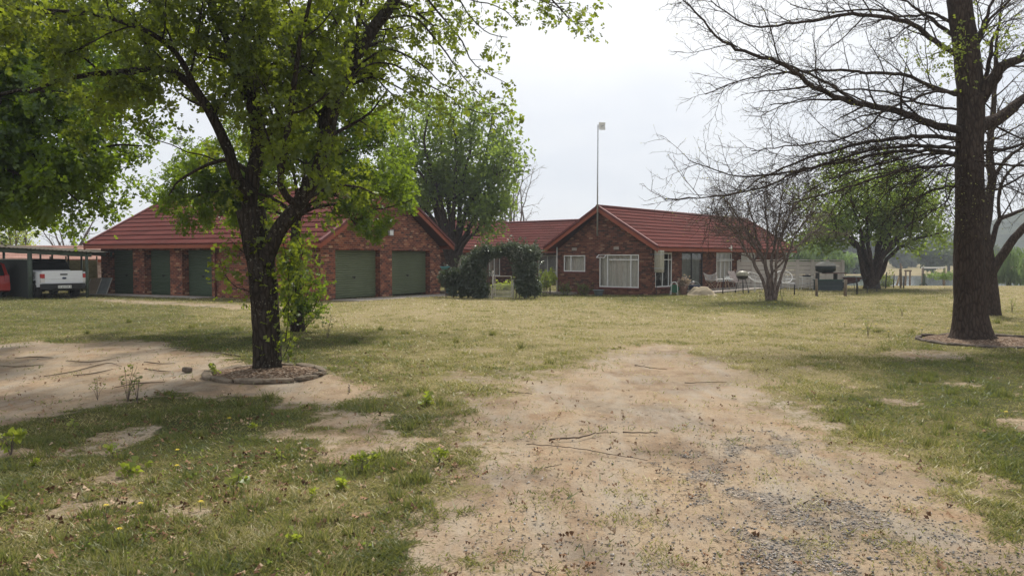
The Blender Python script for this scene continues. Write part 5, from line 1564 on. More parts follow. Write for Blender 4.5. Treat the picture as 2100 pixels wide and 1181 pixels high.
for k, (dx, h_, ln, lab) in enumerate(((-.1, 1.25, .35, 'bleached pole leaning against the fence end near the lake'), (.25, 1.45, -.1, 'rough brown pole standing beside the bleached leaning pole'))):
    p = q + (dx, .05, 0); m = MB(); m.tube([p - (0, 0, .1), p + (ln * .5, 0, h_ * .5), p + (ln, .02, h_)], [.06, .05, .045], 7)
    props(m.build('leaning_pole', MATS['pale_wood'] if k == 0 else TIMB, None, smooth=True, org=p), lab, 'pole')

# ------------------------------------------------------------------ stone rings, roots, sticks
def mulch(c, r, lab, seed):
    n = 40; V, F_ = [(c[0], c[1], c[2] + .05)], []
    g = np.random.default_rng(seed)
    for j in range(1, 9):
        for i in range(n):
            t = 2 * PI * i / n; rr = r * j / 8; V.append((c[0] + rr * math.cos(t), c[1] + rr * math.sin(t), c[2] + .05 - .03 * (j / 8) ** 3 + g.normal() * .008))
    for i in range(n): F_.append((0, 1 + i, 1 + (i + 1) % n, 1 + (i + 1) % n))
    F4_ = [(1 + (j - 1) * n + i, 1 + j * n + i, 1 + j * n + (i + 1) % n, 1 + (j - 1) * n + (i + 1) % n) for j in range(1, 8) for i in range(n)]
    mm = MB(); mm.V = [np.array(v, float) for v in V]; mm.F = [f[:3] for f in F_] + F4_
    b = NB('mulch_%d' % seed) if False else None
    o = mm.build('mulch_bed', MULCH, None, smooth=False); props(o, lab, 'mulch', kind='stuff')
b = NB('leaf_mulch'); vv = b.n('TexVoronoi', {'Vector': b.pos(), 'Scale': 34.}); 
b.princ(b.ramp(b.n('SeparateColor', {0: vv.outputs['Color']}).outputs[0], [(0, (.05, .035, .025)), (.4, (.14, .09, .06)), (.75, (.24, .17, .12)), (1., (.38, .31, .24))]), .95, b.bump(vv.outputs['Distance'], 1., .03), spec=.05)
MULCH = b.m
mulch(OAK_R, .76, 'brown leaf mulch inside the stone ring under the left oak', 1)
mulch(GUM_R, 1.22, 'dark leaf mulch inside the stone ring under the bare tree', 2)
def stone_ring(c, r, n, lab, grp, mat, seed, hs):
    g = np.random.default_rng(seed)
    for i in range(n):
        t = 2 * PI * i / n + g.uniform(-.04, .04); rr = r * g.uniform(.98, 1.03)
        x, y = c[0] + rr * math.cos(t), c[1] + rr * math.sin(t)
        o = rock('edging_stone', lab, (x, y, g1(x, y) + .012), (1.22 * PI * r / n * g.uniform(.92, 1.08), .085 * g.uniform(.8, 1.2), hs * g.uniform(.85, 1.15)), mat, seed * 50 + i, grp, 'edging stone')
        o.rotation_euler.z = t + PI / 2 + g.uniform(-.1, .1)
stone_ring(OAK_R, .82, 12, 'rough grey edging stone in the ring round the left oak trunk', 'edging stones round the left oak', STONE, 3, .048)
stone_ring(GUM_R, 1.30, 15, 'dark flat edging stone in the ring round the bare right tree', 'edging stones round the right tree', STONE_D, 4, .05)

ROOT = paint('root_bark', (.13, .098, .07), .95, var=.35)
BRK = paint('dry_stick', (.095, .068, .05), .9, var=.35)
def stick(lab, pts, r0, r1, name='fallen_stick', cat='stick'):
    W_ = []
    for x, y in pts: q = G(x, y); W_.append(q + (0, 0, r0 * .7))
    c = catmull(W_, .05); g = np.random.default_rng(int(pts[0][0]))
    c = [p + np.array([g.normal() * .006, g.normal() * .006, abs(g.normal()) * .004]) for p in c]
    m = MB(); m.tube(c, list(np.linspace(r0 * .55, r1 * .55, len(c))), 6); props(m.build(name, BRK, None, smooth=True, org=c[0]), lab, cat)
stick('long crooked dark stick across the middle of the sandy track', [(1128, 904), (1165, 901), (1195, 898), (1222, 890)], .018, .010)
stick('straight dark stick end to end with the crooked stick on the track', [(1276, 888), (1310, 889), (1350, 889)], .014, .009)
stick('thin twig bridging the two larger sticks on the track', [(1222, 890), (1250, 888), (1266, 888)], .009, .005)
stick('short curved black twig at the bottom of the track', [(1092, 1165), (1095, 1172), (1108, 1178), (1118, 1181)], .010, .006)
stick('brown twig lying on pale sand left of the track centre', [(1117, 960), (1135, 957), (1152, 954)], .007, .004)
stick('thin twig at the far end of the sandy track', [(1302, 750), (1330, 755), (1368, 759)], .014, .008)
stick('thin dark twig right of the far track end', [(1405, 787), (1450, 785), (1490, 785)], .012, .006)
stick('long faint root line across the left of the track', [(1080, 912), (1180, 920), (1260, 934), (1330, 945)], .008, .005)
stick('small broken twig upright in the sand right of the oak ring', [(716, 806), (717, 798), (715, 790)], .014, .010)
stick('brown stick lying left of the track beside the grass edge', [(1040, 805), (1065, 806), (1090, 809)], .012, .008)
for i, pts in enumerate(([(90, 772), (150, 762), (220, 745), (250, 752)], [(135, 740), (190, 742), (245, 732)], [(30, 735), (70, 732), (110, 734)], [(235, 795), (270, 788), (300, 785), (338, 784)], [(295, 742), (330, 746), (360, 745)], [(0, 750), (40, 752), (90, 748)], [(150, 770), (190, 766), (232, 757)], [(430, 722), (470, 727), (505, 732)], [(298, 757), (330, 761), (350, 762)])):
    W_ = []
    for x, y in pts: W_.append(G(x, y) + (0, 0, .004))
    c = catmull(W_, .08); m = MB(); m.tube(c, [.004 + .007 * math.sin(PI * min(1, .1 + k / len(c))) for k in range(len(c))], 6)
    props(m.build('surface_root', ROOT, None, smooth=True, org=c[0]), 'dark tree root showing above the bare sand left of the oak', 'root', 'roots showing in the bare sand')
q = G(384, 762)
rock('field_stone', 'small dark rounded stone on the sand left of the oak ring', q + (0, 0, .03), (.09, .07, .06), STONE_D, 91)
# ------------------------------------------------------------------ tree materials
BARK_OAK = bark_mat('oak_bark', (.017, .0135, .0105), (.052, .042, .034), .16)
BARK_DARK = bark_mat('dark_bark', (.027, .020, .016), (.075, .055, .044), .04)
BARK_GREY = bark_mat('grey_brown_bark', (.06, .047, .040), (.17, .135, .115), .05)
BARK_SHRUB = bark_mat('purple_brown_bark', (.085, .062, .052), (.22, .175, .15), .05)
BARK_PALE = bark_mat('pale_bark', (.11, .095, .08), (.26, .23, .2), .05)
LEAF_OAK = leaf_mat('oak_leaf', [(0, (.010, .024, .004)), (.35, (.024, .046, .007)), (.65, (.052, .075, .011)), (.88, (.105, .115, .018)), (1., (.18, .13, .026))], (.27, .32, .024), .44, .03)
LEAF_BRIGHT = leaf_mat('bright_leaf', [(0, (.012, .030, .005)), (.45, (.030, .064, .008)), (.8, (.068, .105, .012)), (1., (.14, .17, .016))], (.27, .37, .02), .44, .04)
LEAF_MID = leaf_mat('mid_green_leaf', [(0, (.030, .046, .014)), (.5, (.060, .085, .024)), (.85, (.105, .128, .034)), (1., (.16, .165, .05))], (.26, .31, .05), .42, .04)
LEAF_FRESH = leaf_mat('fresh_leaf', [(0, (0.032, 0.057, 0.016)), (.5, (0.065, 0.101, 0.026)), (.85, (0.108, 0.140, 0.035)), (1., (0.156, 0.166, 0.048))], (.30, .40, .06), .45, .03)
LEAF_DARK = leaf_mat('dark_shrub_leaf', [(0, (.016, .028, .013)), (.6, (.036, .055, .022)), (.93, (.07, .09, .036)), (1., (.24, .25, .20))], (.08, .12, .04), .2, .10)
LEAF_SEED = leaf_mat('seedling_leaf', [(0, (.075, .105, .016)), (.5, (.13, .16, .022)), (1., (.21, .21, .04))], (.34, .40, .05), .38, .04)
LEAF_LIME = leaf_mat('lime_leaf', [(0, (.12, .17, .02)), (.5, (.21, .26, .03)), (1., (.33, .34, .05))], (.42, .5, .06), .42, .05)
LEAF_BUD = leaf_mat('young_bud', [(0, (.13, .13, .05)), (.6, (.22, .22, .08)), (1., (.3, .26, .12))], (.3, .3, .1), .35, .03)
LEAF_WILLOW = leaf_mat('willow_leaf', [(0, (.055, .095, .03)), (.5, (.095, .145, .045)), (1., (.16, .2, .065))], (.2, .3, .07), .35, .05)
LEAF_FAR = leaf_mat('far_leaf', [(0, (.020, .034, .014)), (.5, (.042, .062, .022)), (1., (.085, .10, .036))], (.12, .16, .04), .25, .05)

def px3(pts, Y, dY=None):
    """limb points: photo column/row at a depth drifting from Y by dY"""
    n = len(pts); dY = dY if dY is not None else 0.
    return [at(x, y, Y + (dY * i / (n - 1) if np.isscalar(dY) else dY[i])) for i, (x, y) in enumerate(pts)]

def prune(P, D, f):
    k = f(P); return P[k], D[k]

# ------------------------------------------------------------------ the left oak
oak = thing('oak_tree', 'dark oak with lichen on its trunk and fresh leaves inside the grey stone ring', 'tree', OAK_C)
YO = OAK_C[1]
LV = [dict(sp=.30, len=(.9, 1.9), ang=(35, 70), wig=.16, seg=6, rr=.45, rmax=.035, rmin=.010, t0=.18, up=.10, sides=5, taper=.4),
      dict(sp=.20, len=(.35, .85), ang=(30, 65), wig=.2, seg=4, rr=.6, rmax=.013, rmin=.005, t0=.15, up=.0, grav=-.02, sides=4),
      dict(sp=.13, len=(.14, .32), ang=(30, 70), wig=.2, seg=2, rr=.6, rmax=.006, rmin=.003, t0=.2, grav=-.05, sides=3, anch=2)]
T = Tree(11, LV, lambda p: not (p.z < 3.7 and p.x > -1.9) and p.z > (3.5 if p.x < -4.7 else 2.9 if p.x < -3.6 else 2.6) + .25 * math.sin(p.x * 2.3) + .2 * math.sin(p.y * 3.1) + .25 * max(0., -5.4 - p.x))
T.limb(px3([(549, 775), (549, 757), (547, 690), (543, 610), (535, 540), (524, 480), (513, 430)], YO, .1), .205, .215, 14, .12, spawn=False, flare=.16, fl=.15)
A1 = [(513, 440), (514, 395), (524, 330), (530, 262), (522, 180), (534, 90), (556, 0), (590, -140)]
T.limb(px3(A1, YO + .1, [0, 0, 0, .1, .2, .3, .4, .6]), .125, .065, 11, .15, .006, t0=.22)
T.limb(px3([(529, 262), (505, 190), (472, 100), (440, 30), (395, -70)], YO + .2, -.8), .075, .035, 8, .15, .006)
T.limb(px3([(545, 540), (568, 478), (605, 428), (644, 365), (668, 295), (684, 222), (712, 150), (752, 80), (803, 8), (860, -90)], YO - .05, [0, -.1, -.15, -.2, -.2, -.1, 0, .1, .3, .5]), .122, .078, 11, .14, .006, t0=.30)
T.limb(px3([(655, 330), (662, 250), (690, 170), (702, 120), (742, 40), (760, -40)], YO + .3, .9), .07, .03, 8, .15, .006)
T.limb(px3([(517, 400), (486, 368), (468, 310), (446, 262), (421, 216), (374, 160), (318, 141), (236, 150), (140, 160), (60, 190)], YO, [0, -.1, -.2, -.3, -.4, -.5, -.7, -1., -1.4, -1.8]), .095, .02, 9, .15, .006, t0=.2)
T.limb(px3([(421, 216), (360, 110), (290, 60), (190, 30), (80, 20)], YO - .4, -1.5), .05, .018, 7, .15, .008, t0=.1)
T.limb(px3([(525, 200), (470, 130), (380, 60), (300, 0), (220, -60)], YO + .3, 1.2), .055, .02, 7, .15, .008, t0=.15)
T.limb(px3([(610, 425), (575, 380), (585, 300), (600, 200), (615, 90), (640, -20)], YO - .5, -.9), .055, .025, 7, .15, .008, t0=.12)
T.limb(px3([(524, 330), (560, 260), (610, 190), (650, 110), (700, 20), (740, -60)], YO + .2, 1.4), .06, .025, 7, .15, .008, t0=.12)
T.limb(px3([(520, 360), (470, 330), (420, 340), (370, 370), (345, 400)], YO + .3, 1.3), .045, .012, 6, .14, .01, t0=.15)
T.limb(px3([(620, 415), (660, 390), (700, 380), (740, 385), (770, 400)], YO - .2, 1.0), .035, .010, 6, .14, .01, t0=.25)
T.limb(px3([(535, 90), (480, 20), (420, -30), (330, -80)], YO + .3, -1.5), .05, .02, 7, .15, .008, t0=.1)
SPRAY = [dict(sp=.20, len=(.25, .7), ang=(35, 65), wig=.16, seg=4, rr=.5, rmax=.008, rmin=.004, t0=.25, grav=.0, sides=4, taper=.5),
      dict(sp=.13, len=(.08, .22), ang=(30, 65), wig=.2, seg=2, rr=.6, rmax=.004, rmin=.0025, t0=.25, sides=3, anch=2)]
T.keep = None
T.P = SPRAY          # long thin drooping outer branches on the right
for k, (pts, dy) in enumerate((
        ([(780, 40), (847, 35), (890, 78), (928, 128), (960, 170), (990, 200), (1012, 212)], .6), ([(840, -60), (878, 0), (913, 43), (948, 86), (975, 135), (1040, 172)], .9),
        ([(650, 235), (690, 200), (749, 136), (811, 134), (850, 160), (909, 191), (960, 224), (1006, 234), (1054, 228)], -.5), ([(690, 200), (741, 152), (788, 164), (843, 195), (889, 222), (926, 238)], .8),
        ([(715, 150), (788, 103), (839, 117), (874, 140), (905, 171), (949, 189)], -.9), ([(900, -40), (963, 0), (1000, 8), (1037, 23), (1062, 50)], .4),
        ([(890, -60), (940, -5), (967, 39), (1006, 70), (1040, 77)], -.4), ([(980, -60), (1060, -30), (1107, 0), (1142, 16), (1175, 25)], .5), ([(1050, -40), (1105, -5), (1140, 8), (1180, 5)], .9),
        ([(1120, -15), (1150, 20), (1175, 45), (1205, 44)], .2), ([(720, 60), (800, 60), (870, 50), (930, 60)], 1.4), ([(760, 150), (800, 190), (830, 215), (820, 250)], 1.2))):
    T.limb(px3(pts, YO - .1, dy), .022 if k < 5 else .016, .005, 5, .12, .004, t0=.30)
n_spr = len(T.anch)
T.P = [dict(sp=.09, len=(.12, .34), ang=(35, 75), wig=.18, seg=3, rr=.5, rmax=.006, rmin=.003, t0=.05, sides=3, anch=3)]
for pts in ([(585, 700), (592, 640), (590, 560), (582, 500)], [(580, 640), (600, 600), (604, 560)], [(575, 745), (590, 715), (597, 690)], [(560, 500), (545, 480), (575, 460)], [(520, 600), (487, 590), (465, 570), (450, 535)], [(515, 530), (490, 510), (470, 490)],
            [(560, 590), (555, 560), (560, 530)], [(590, 470), (610, 490), (622, 520), (600, 545)], [(620, 440), (650, 440), (680, 448)], [(530, 420), (560, 400), (590, 380)], [(500, 420), (480, 400), (495, 370)]):
    T.limb(px3(pts, YO - .25, .25), .010, .003, 5, .1, .004)
T.wood('trunk', BARK_OAK, oak)
n_all = len(T.anch); per_ = np.array([10] * n_spr + [3] * (n_all - n_spr))
P_ = np.repeat(np.array([tuple(a[0]) for a in T.anch]), per_, 0); D_a = np.repeat(np.array([tuple(a[1]) for a in T.anch]), per_, 0)
P_ = P_ + np.random.default_rng(5).normal(size=P_.shape) * .075
thin = (P_[:, 0] > -2.2) & (P_[:, 2] > 3.2)          # sparse young leaves on the long outer branches
kk = RNG.random(len(P_)) < np.where(thin, .42, .95)
P_, D_a = P_[kk], D_a[kk]
print('oak', len(P_))
cn = clump_noise(P_, .8, 3)
leaf_mesh('crown', P_, D_a, .07 + .07 * RNG.random(len(P_)), T_OAK, LEAF_OAK, oak, 6, .35, .75, np.clip(.15 + .5 * cn + .42 * (RNG.random(len(P_)) - .3), 0, 1))

# ------------------------------------------------------------------ tree overhanging from the left edge
t0c = np.array([at(-260, 600, 14.6)[0], 14.6, 0.]); t0c[2] = g1(t0c[0], t0c[1])
edge = thing('overhanging_tree', 'tree whose dark limbs and bright leaves hang in from the left edge', 'tree', t0c)
LV0 = [dict(sp=.30, len=(.9, 1.9), ang=(35, 70), wig=.17, seg=5, rr=.45, rmax=.028, rmin=.009, t0=.15, up=.0, sides=5),
       dict(sp=.18, len=(.3, .7), ang=(30, 65), wig=.2, seg=4, rr=.6, rmax=.011, rmin=.005, t0=.15, grav=-.05, sides=4),
       dict(sp=.12, len=(.12, .28), ang=(30, 70), wig=.2, seg=2, rr=.6, rmax=.006, rmin=.003, t0=.2, grav=-.08, sides=3, anch=2)]
T = Tree(21, LV0, lambda p: p.z > 2.3 + .25 * math.sin(p.x * 2.1) + .2 * math.sin(p.y * 1.7) and (p.x < (-6.9 if p.z < 4.0 else -5.8) + .35 * math.sin(p.z * 4.)))
T.limb([t0c - (0, 0, .2), t0c + (0, 0, .8), t0c + (.1, 0, 2.0), t0c + (.0, .1, 3.9), t0c + (-.2, .2, 8.5)], .30, .10, 12, .15, spawn=False, flare=.2)
for pts, r_, dy in (([(-255, 480), (-140, 390), (0, 292), (60, 242), (125, 250), (165, 250), (222, 240), (262, 242)], .075, .5), ([(-250, 430), (-120, 350), (0, 306), (60, 292), (120, 310), (165, 313), (240, 297), (290, 300)], .06, -.4),
                    ([(-250, 480), (-130, 420), (0, 312), (90, 330), (150, 352), (190, 390), (225, 425)], .05, .3), ([(-250, 260), (-100, 170), (0, 150), (90, 152), (175, 155), (245, 160)], .075, .9),
                    ([(-255, 330), (-110, 240), (20, 190), (120, 190), (200, 205)], .05, -1.0), ([(-250, 180), (-120, 70), (0, 40), (110, 30), (220, 60)], .06, 0.), ([(-250, 120), (-140, -40), (20, -60), (180, -40)], .06, .8),
                    ([(-250, 480), (-150, 440), (-40, 400), (30, 390), (90, 400), (140, 410)], .045, 1.2), ([(-250, 500), (-120, 440), (-30, 350), (50, 360), (120, 385), (170, 420)], .04, -.8), ([(-250, 300), (-120, 260), (-20, 240), (60, 215), (130, 110), (200, 90)], .045, 1.8)):
    T.limb(px3(pts, 14.6, dy * 1.4), r_ * 1.3, .014, 8, .16, .01, t0=.25)
T.wood('trunk', BARK_OAK, edge)
P_, D_a = anchors(T, 10, .10, 8)
print('edge', len(P_))
cn = clump_noise(P_, .7, 9)
leaf_mesh('crown', P_, D_a, .09 + .08 * RNG.random(len(P_)), T_OAK, LEAF_BRIGHT, edge, 16, .4, .75, np.clip(.1 + .6 * cn + .4 * (RNG.random(len(P_)) - .3), 0, 1))

# ------------------------------------------------------------------ second tree behind the oak, with sprouts at its foot
c2 = G(612, 678); YT = c2[1]
tr2 = thing('leafy_tree', 'bright green tree directly behind the left oak with leafy sprouts round its foot', 'tree', c2)
LV2 = [dict(sp=.26, len=(.7, 1.5), ang=(35, 70), wig=.16, seg=5, rr=.45, rmax=.025, rmin=.009, t0=.15, up=.1, sides=4),
       dict(sp=.20, len=(.3, .7), ang=(30, 65), wig=.2, seg=3, rr=.6, rmax=.01, rmin=.005, t0=.15, grav=-.03, sides=3),
       dict(sp=.14, len=(.14, .3), ang=(30, 70), wig=.2, seg=2, rr=.6, rmax=.006, rmin=.004, t0=.2, grav=-.06, sides=3, anch=2)]
T = Tree(31, LV2, lambda p: p.z > 2.3 + .22 * math.sin(p.x * 2.6) + .15 * math.sin(p.y * 2.9) and p.x < -2.2)
T.limb(px3([(612, 690), (610, 640), (607, 560), (606, 480), (612, 420)], YT, .2), .14, .10, 10, .15, spawn=False, flare=.3)
for pts, dy in (([(612, 430), (640, 370), (690, 320), (750, 300), (790, 300)], -.6), ([(610, 450), (650, 410), (710, 390), (770, 380), (820, 385)], .4), ([(612, 420), (660, 330), (720, 260), (760, 220), (772, 205)], .8), ([(610, 440), (680, 420), (740, 430), (800, 425), (845, 410)], -.9),
                ([(610, 430), (560, 370), (500, 330), (450, 330)], .6), ([(610, 440), (540, 400), (470, 390), (410, 400), (350, 410)], -.3), ([(612, 420), (600, 340), (570, 270), (540, 220)], -.8), ([(612, 420), (630, 330), (650, 260), (670, 210)], 0.),
                ([(612, 420), (700, 350), (780, 345), (835, 370)], 1.2), ([(609, 460), (560, 430), (500, 430), (460, 440)], 1.0), ([(612, 430), (690, 400), (720, 450), (735, 470)], -1.2), ([(609, 440), (500, 370), (420, 350), (360, 375)], 1.2)):
    T.limb(px3(pts, YT + .2, dy), .045, .010, 6, .16, .012, t0=.2)
T.keep = None; n_spr = len(T.anch)
T.P = [dict(sp=.11, len=(.15, .42), ang=(25, 60), wig=.18, seg=3, rr=.5, rmax=.008, rmin=.004, t0=.15, up=.2, sides=3, anch=3)]
for pts in ([(605, 680), (600, 620), (590, 560), (588, 540)], [(612, 680), (625, 620), (640, 570), (648, 550)], [(618, 682), (640, 640), (655, 600), (652, 585)], [(600, 680), (590, 650), (582, 610)], [(615, 680), (618, 630), (612, 580), (620, 545)], [(606, 600), (590, 540), (580, 500)], [(606, 560), (620, 520), (618, 495)], [(620, 680), (645, 650), (660, 625)]):
    T.limb(px3(pts, YT - .25, .2), .014, .004, 5, .14, .01)
T.wood('trunk', BARK_DARK, tr2)
n_all = len(T.anch); per_ = np.array([19] * n_spr + [6] * (n_all - n_spr))
P_ = np.repeat(np.array([tuple(a[0]) for a in T.anch]), per_, 0); D_a = np.repeat(np.array([tuple(a[1]) for a in T.anch]), per_, 0)
P_ = P_ + np.random.default_rng(9).normal(size=P_.shape) * .085
print('tr2', len(P_))
cn = clump_noise(P_, .8, 21)
leaf_mesh('crown', P_, D_a, .075 + .06 * RNG.random(len(P_)), T_OAK, LEAF_BRIGHT, tr2, 26, .35, .75, np.clip(.05 + .6 * cn + .45 * (RNG.random(len(P_)) - .3), 0, 1))

# ------------------------------------------------------------------ the big bare tree on the right
bare = thing('bare_tree', 'big bare dark tree with flared trunk inside the flat stone ring on the right', 'tree', GUM_C)
YB = GUM_C[1]
LVB = [dict(sp=.22, len=(.8, 2.0), ang=(22, 55), wig=.11, seg=8, rr=.42, rmax=.026, rmin=.008, t0=.15, up=.03, grav=.0, sides=4, taper=.5),
       dict(sp=.145, len=(.35, .95), ang=(28, 60), wig=.18, seg=5, rr=.55, rmax=.0095, rmin=.006, t0=.12, grav=-.015, sides=3, taper=.5),
       dict(sp=.13, len=(.10, .36), ang=(30, 65), wig=.22, seg=3, rr=.55, rmax=.0055, rmin=.0036, t0=.15, grav=.03, sides=3, anch=1)]
T = Tree(41, LVB)
trunkp = [(1990, 715), (1990, 697), (1988, 640), (1986, 560), (1986, 480), (1988, 400), (1987, 300), (1990, 210), (1983, 120), (1966, 0), (1960, -150)]
T.limb(px3(trunkp, YB, .2), .315, .225, 16, .13, spawn=False, flare=.70, pw=.9, fl=.26)
LB = [([(1985, 275), (1945, 262), (1905, 253), (1860, 236), (1825, 224), (1763, 213), (1709, 197), (1655, 170), (1611, 134), (1543, 112), (1481, 87), (1441, 43), (1398, 0), (1370, -40)], .105, -1.2),
      ([(1763, 213), (1702, 174), (1648, 145), (1598, 128), (1583, 70), (1560, 10)], .04, .8),
      ([(1985, 200), (1960, 192), (1905, 177), (1847, 152), (1774, 148), (1677, 145), (1593, 152), (1521, 166), (1445, 192)], .055, .9),
      ([(1980, 130), (1933, 94), (1883, 58), (1836, 40), (1749, 29), (1666, 43), (1579, 54), (1528, 51), (1485, 25), (1450, -10)], .07, -.6),
      ([(1978, 90), (1937, 62), (1883, 22), (1847, 0), (1800, -30)], .06, 1.2), ([(1972, 60), (1920, 30), (1860, 35), (1790, 20), (1700, 25), (1620, 10)], .04, 1.5),
      ([(1985, 295), (1962, 286), (1883, 282), (1774, 293), (1666, 322), (1593, 351), (1528, 384), (1477, 409)], .06, -.8),
      ([(1985, 320), (1900, 310), (1810, 315), (1702, 337), (1600, 355), (1514, 362), (1459, 347), (1412, 329)], .05, .5),
      ([(1985, 305), (1880, 300), (1780, 310), (1660, 345), (1560, 385), (1460, 405), (1362, 409)], .045, -1.6),
      ([(1985, 340), (1930, 340), (1850, 350), (1770, 375), (1690, 400), (1610, 420)], .04, -2.2), ([(1985, 330), (1920, 315), (1840, 330), (1760, 350), (1700, 370)], .04, 1.6),
      ([(1985, 185), (1920, 190), (1870, 205), (1810, 230), (1780, 262), (1700, 290), (1610, 300), (1540, 310)], .035, -1.4), ([(1985, 230), (1900, 215), (1820, 190), (1730, 185), (1640, 205), (1560, 235)], .035, 1.4),
      ([(1988, 290), (2013, 262), (2060, 235), (2100, 203), (2170, 160), (2240, 130)], .20, .5), ([(1990, 235), (2024, 178), (2053, 140), (2100, 120), (2180, 90)], .23, -.5), ([(2024, 176), (2030, 110), (2050, 40), (2060, -40)], .06, .4),
      ([(1990, 120), (2012, 60), (2035, 0), (2060, -60)], .07, .6), ([(2000, 100), (2030, 40), (2070, 0), (2100, -50)], .05, -.7), ([(1988, 330), (2030, 310), (2080, 300), (2140, 280)], .06, -.6), ([(1988, 350), (2040, 335), (2090, 340), (2150, 330)], .045, .8),
      ([(1988, 380), (1940, 385), (1890, 400), (1850, 430)], .03, -1.4), ([(1988, 300), (2030, 290), (2070, 270), (2120, 240)], .04, 1.2), ([(1986, 350), (1960, 380), (1935, 420), (1900, 440)], .022, -1.5), ([(1988, 360), (2020, 390), (2050, 380), (2100, 400)], .025, -1.2)]
for pts, r_, dy in LB: T.limb(px3(pts, YB + .1, dy), r_ * .84, .009, 8, .16, .018, t0=.06)
T.P = [dict(sp=.11, len=(.4, 1.2), ang=(30, 80), wig=.24, seg=6, rr=.5, rmax=.010, rmin=.006, t0=.2, grav=-.05, sides=3), dict(sp=.11, len=(.12, .42), ang=(30, 70), wig=.24, seg=3, rr=.55, rmax=.006, rmin=.0042, t0=.15, grav=-.04, sides=3, anch=1)]
for pts in ([(1960, 330), (1940, 370), (1945, 420), (1975, 470)], [(2000, 330), (2010, 370), (1995, 430), (1980, 470)], [(1960, 300), (1900, 340), (1860, 400), (1840, 440)], [(2000, 310), (2040, 350), (2060, 400)], [(1930, 330), (1870, 370), (1800, 400), (1760, 430)], [(1950, 310), (1830, 360), (1740, 420), (1700, 460)], [(1960, 290), (1850, 320), (1700, 370), (1580, 440), (1500, 480)], [(1955, 320), (1880, 350), (1790, 360), (1690, 400), (1620, 460)], [(1965, 340), (1920, 360), (1880, 420), (1870, 470)], [(1950, 300), (1800, 300), (1650, 350), (1520, 420), (1440, 440)], [(2000, 330), (2050, 340), (2090, 380), (2110, 430)], [(1960, 310), (1890, 370), (1830, 385), (1780, 450)]):
    T.limb(px3(pts, YB - .35, -.9), .016, .005, 5, .14, .01)
T.wood('trunk', BARK_DARK, bare); print('bare', len(T.anch))
P_, D_a = anchors(T, 1, .004, 9)
k = RNG.random(len(P_)) < .35; P_, D_a = P_[k], D_a[k]
leaf_mesh('buds', P_, D_a, .022 + .02 * RNG.random(len(P_)), T_DIA, LEAF_BUD, bare, 36, -.1, .5, RNG.random(len(P_)) * .6)
g = np.random.default_rng(17); cs = []
for x, y, n, s in ((1910, 95, 26, .18), (1935, 120, 60, .2), (1960, 110, 34, .18), (1990, 70, 40, .2), (2050, 85, 60, .22), (1880, 105, 16, .18), (1955, 160, 30, .18), (2070, 60, 20, .18)):
    cs.append(at(x, y, YB - .5) + g.normal(size=(n, 3)) * s)
cs = np.concatenate(cs)
leaf_mesh('young_leaves', cs, g.normal(size=cs.shape), .07 + .05 * g.random(len(cs)), T_OAK, LEAF_SEED, bare, 37, .3, .8, g.random(len(cs)) * .6)

# ------------------------------------------------------------------ second dark trunk right of it
c9 = G(2032, 646); Y9 = c9[1]
tr9 = thing('forked_tree', 'bare dark forked tree standing behind the big bare tree on the right', 'tree', c9)
T = Tree(51, [dict(sp=.45, len=(.9, 2.2), ang=(30, 65), wig=.14, seg=6, rr=.45, rmax=.03, rmin=.012, t0=.25, sides=4, taper=.4), dict(sp=.28, len=(.4, 1.0), ang=(30, 60), wig=.18, seg=4, rr=.55, rmax=.011, rmin=.006, t0=.15, grav=-.02, sides=3), dict(sp=.22, len=(.15, .45), ang=(30, 60), wig=.2, seg=2, rr=.6, rmax=.006, rmin=.0045, t0=.2, grav=-.08, sides=3, anch=1)])
T.limb(px3([(2033, 660), (2033, 645), (2031, 590), (2026, 540), (2020, 500), (2014, 455)], Y9, .1), .235, .15, 12, .2, spawn=False, flare=.25)
for pts, r_, dy in (([(2018, 480), (2026, 420), (2034, 370), (2030, 300), (2038, 200), (2045, 60)], .15, .2), ([(2030, 565), (2050, 530), (2080, 488), (2110, 455), (2180, 390), (2240, 300)], .14, -.3), ([(2026, 520), (2040, 480), (2050, 450), (2075, 440), (2110, 425), (2160, 400)], .09, .6), ([(2022, 470), (2000, 420), (1985, 380), (1960, 330)], .06, .8), ([(2034, 370), (2060, 330), (2100, 300), (2160, 270)], .06, .5), ([(2050, 450), (2048, 400), (2070, 350), (2100, 330)], .05, -.6), ([(2034, 390), (2055, 385), (2080, 370), (2120, 350)], .035, -.4)):
    T.limb(px3(pts, Y9, dy), r_, .03, 9, .2, .012, t0=.3)
T.wood('trunk', BARK_DARK, tr9)
P_, D_a = anchors(T, 1, .004, 9); k = RNG.random(len(P_)) < .5
leaf_mesh('buds', P_[k], D_a[k], .03, T_DIA, LEAF_BUD, tr9, 38, .1, .5, RNG.random(k.sum()) * .5)

# ------------------------------------------------------------------ multi-stemmed shrub tree on the lawn
cs_ = G(1580, 616); YS = cs_[1]
shr = thing('shrub_tree', 'bare multi-stemmed shrub tree with a dense twiggy purple brown crown on the lawn', 'tree', cs_)
def keep_sh(p):
    X, Y_ = topix(np.array([p.x]), np.array([p.y]), np.array([p.z])); return p.z > 2.05 + .2 * math.sin(p.x * 2.1)
T = Tree(61, [dict(sp=.19, len=(.8, 1.7), ang=(20, 55), wig=.14, seg=5, rr=.5, rmax=.022, rmin=.012, t0=.26, up=.06, sides=4, taper=.3),
              dict(sp=.13, len=(.35, .9), ang=(22, 52), wig=.14, seg=4, rr=.55, rmax=.011, rmin=.008, t0=.1, up=.05, sides=3, taper=.3),
              dict(sp=.085, len=(.16, .50), ang=(25, 60), wig=.22, seg=3, rr=.6, rmax=.009, rmin=.0068, t0=.1, up=.05, sides=3, anch=1)], keep_sh)
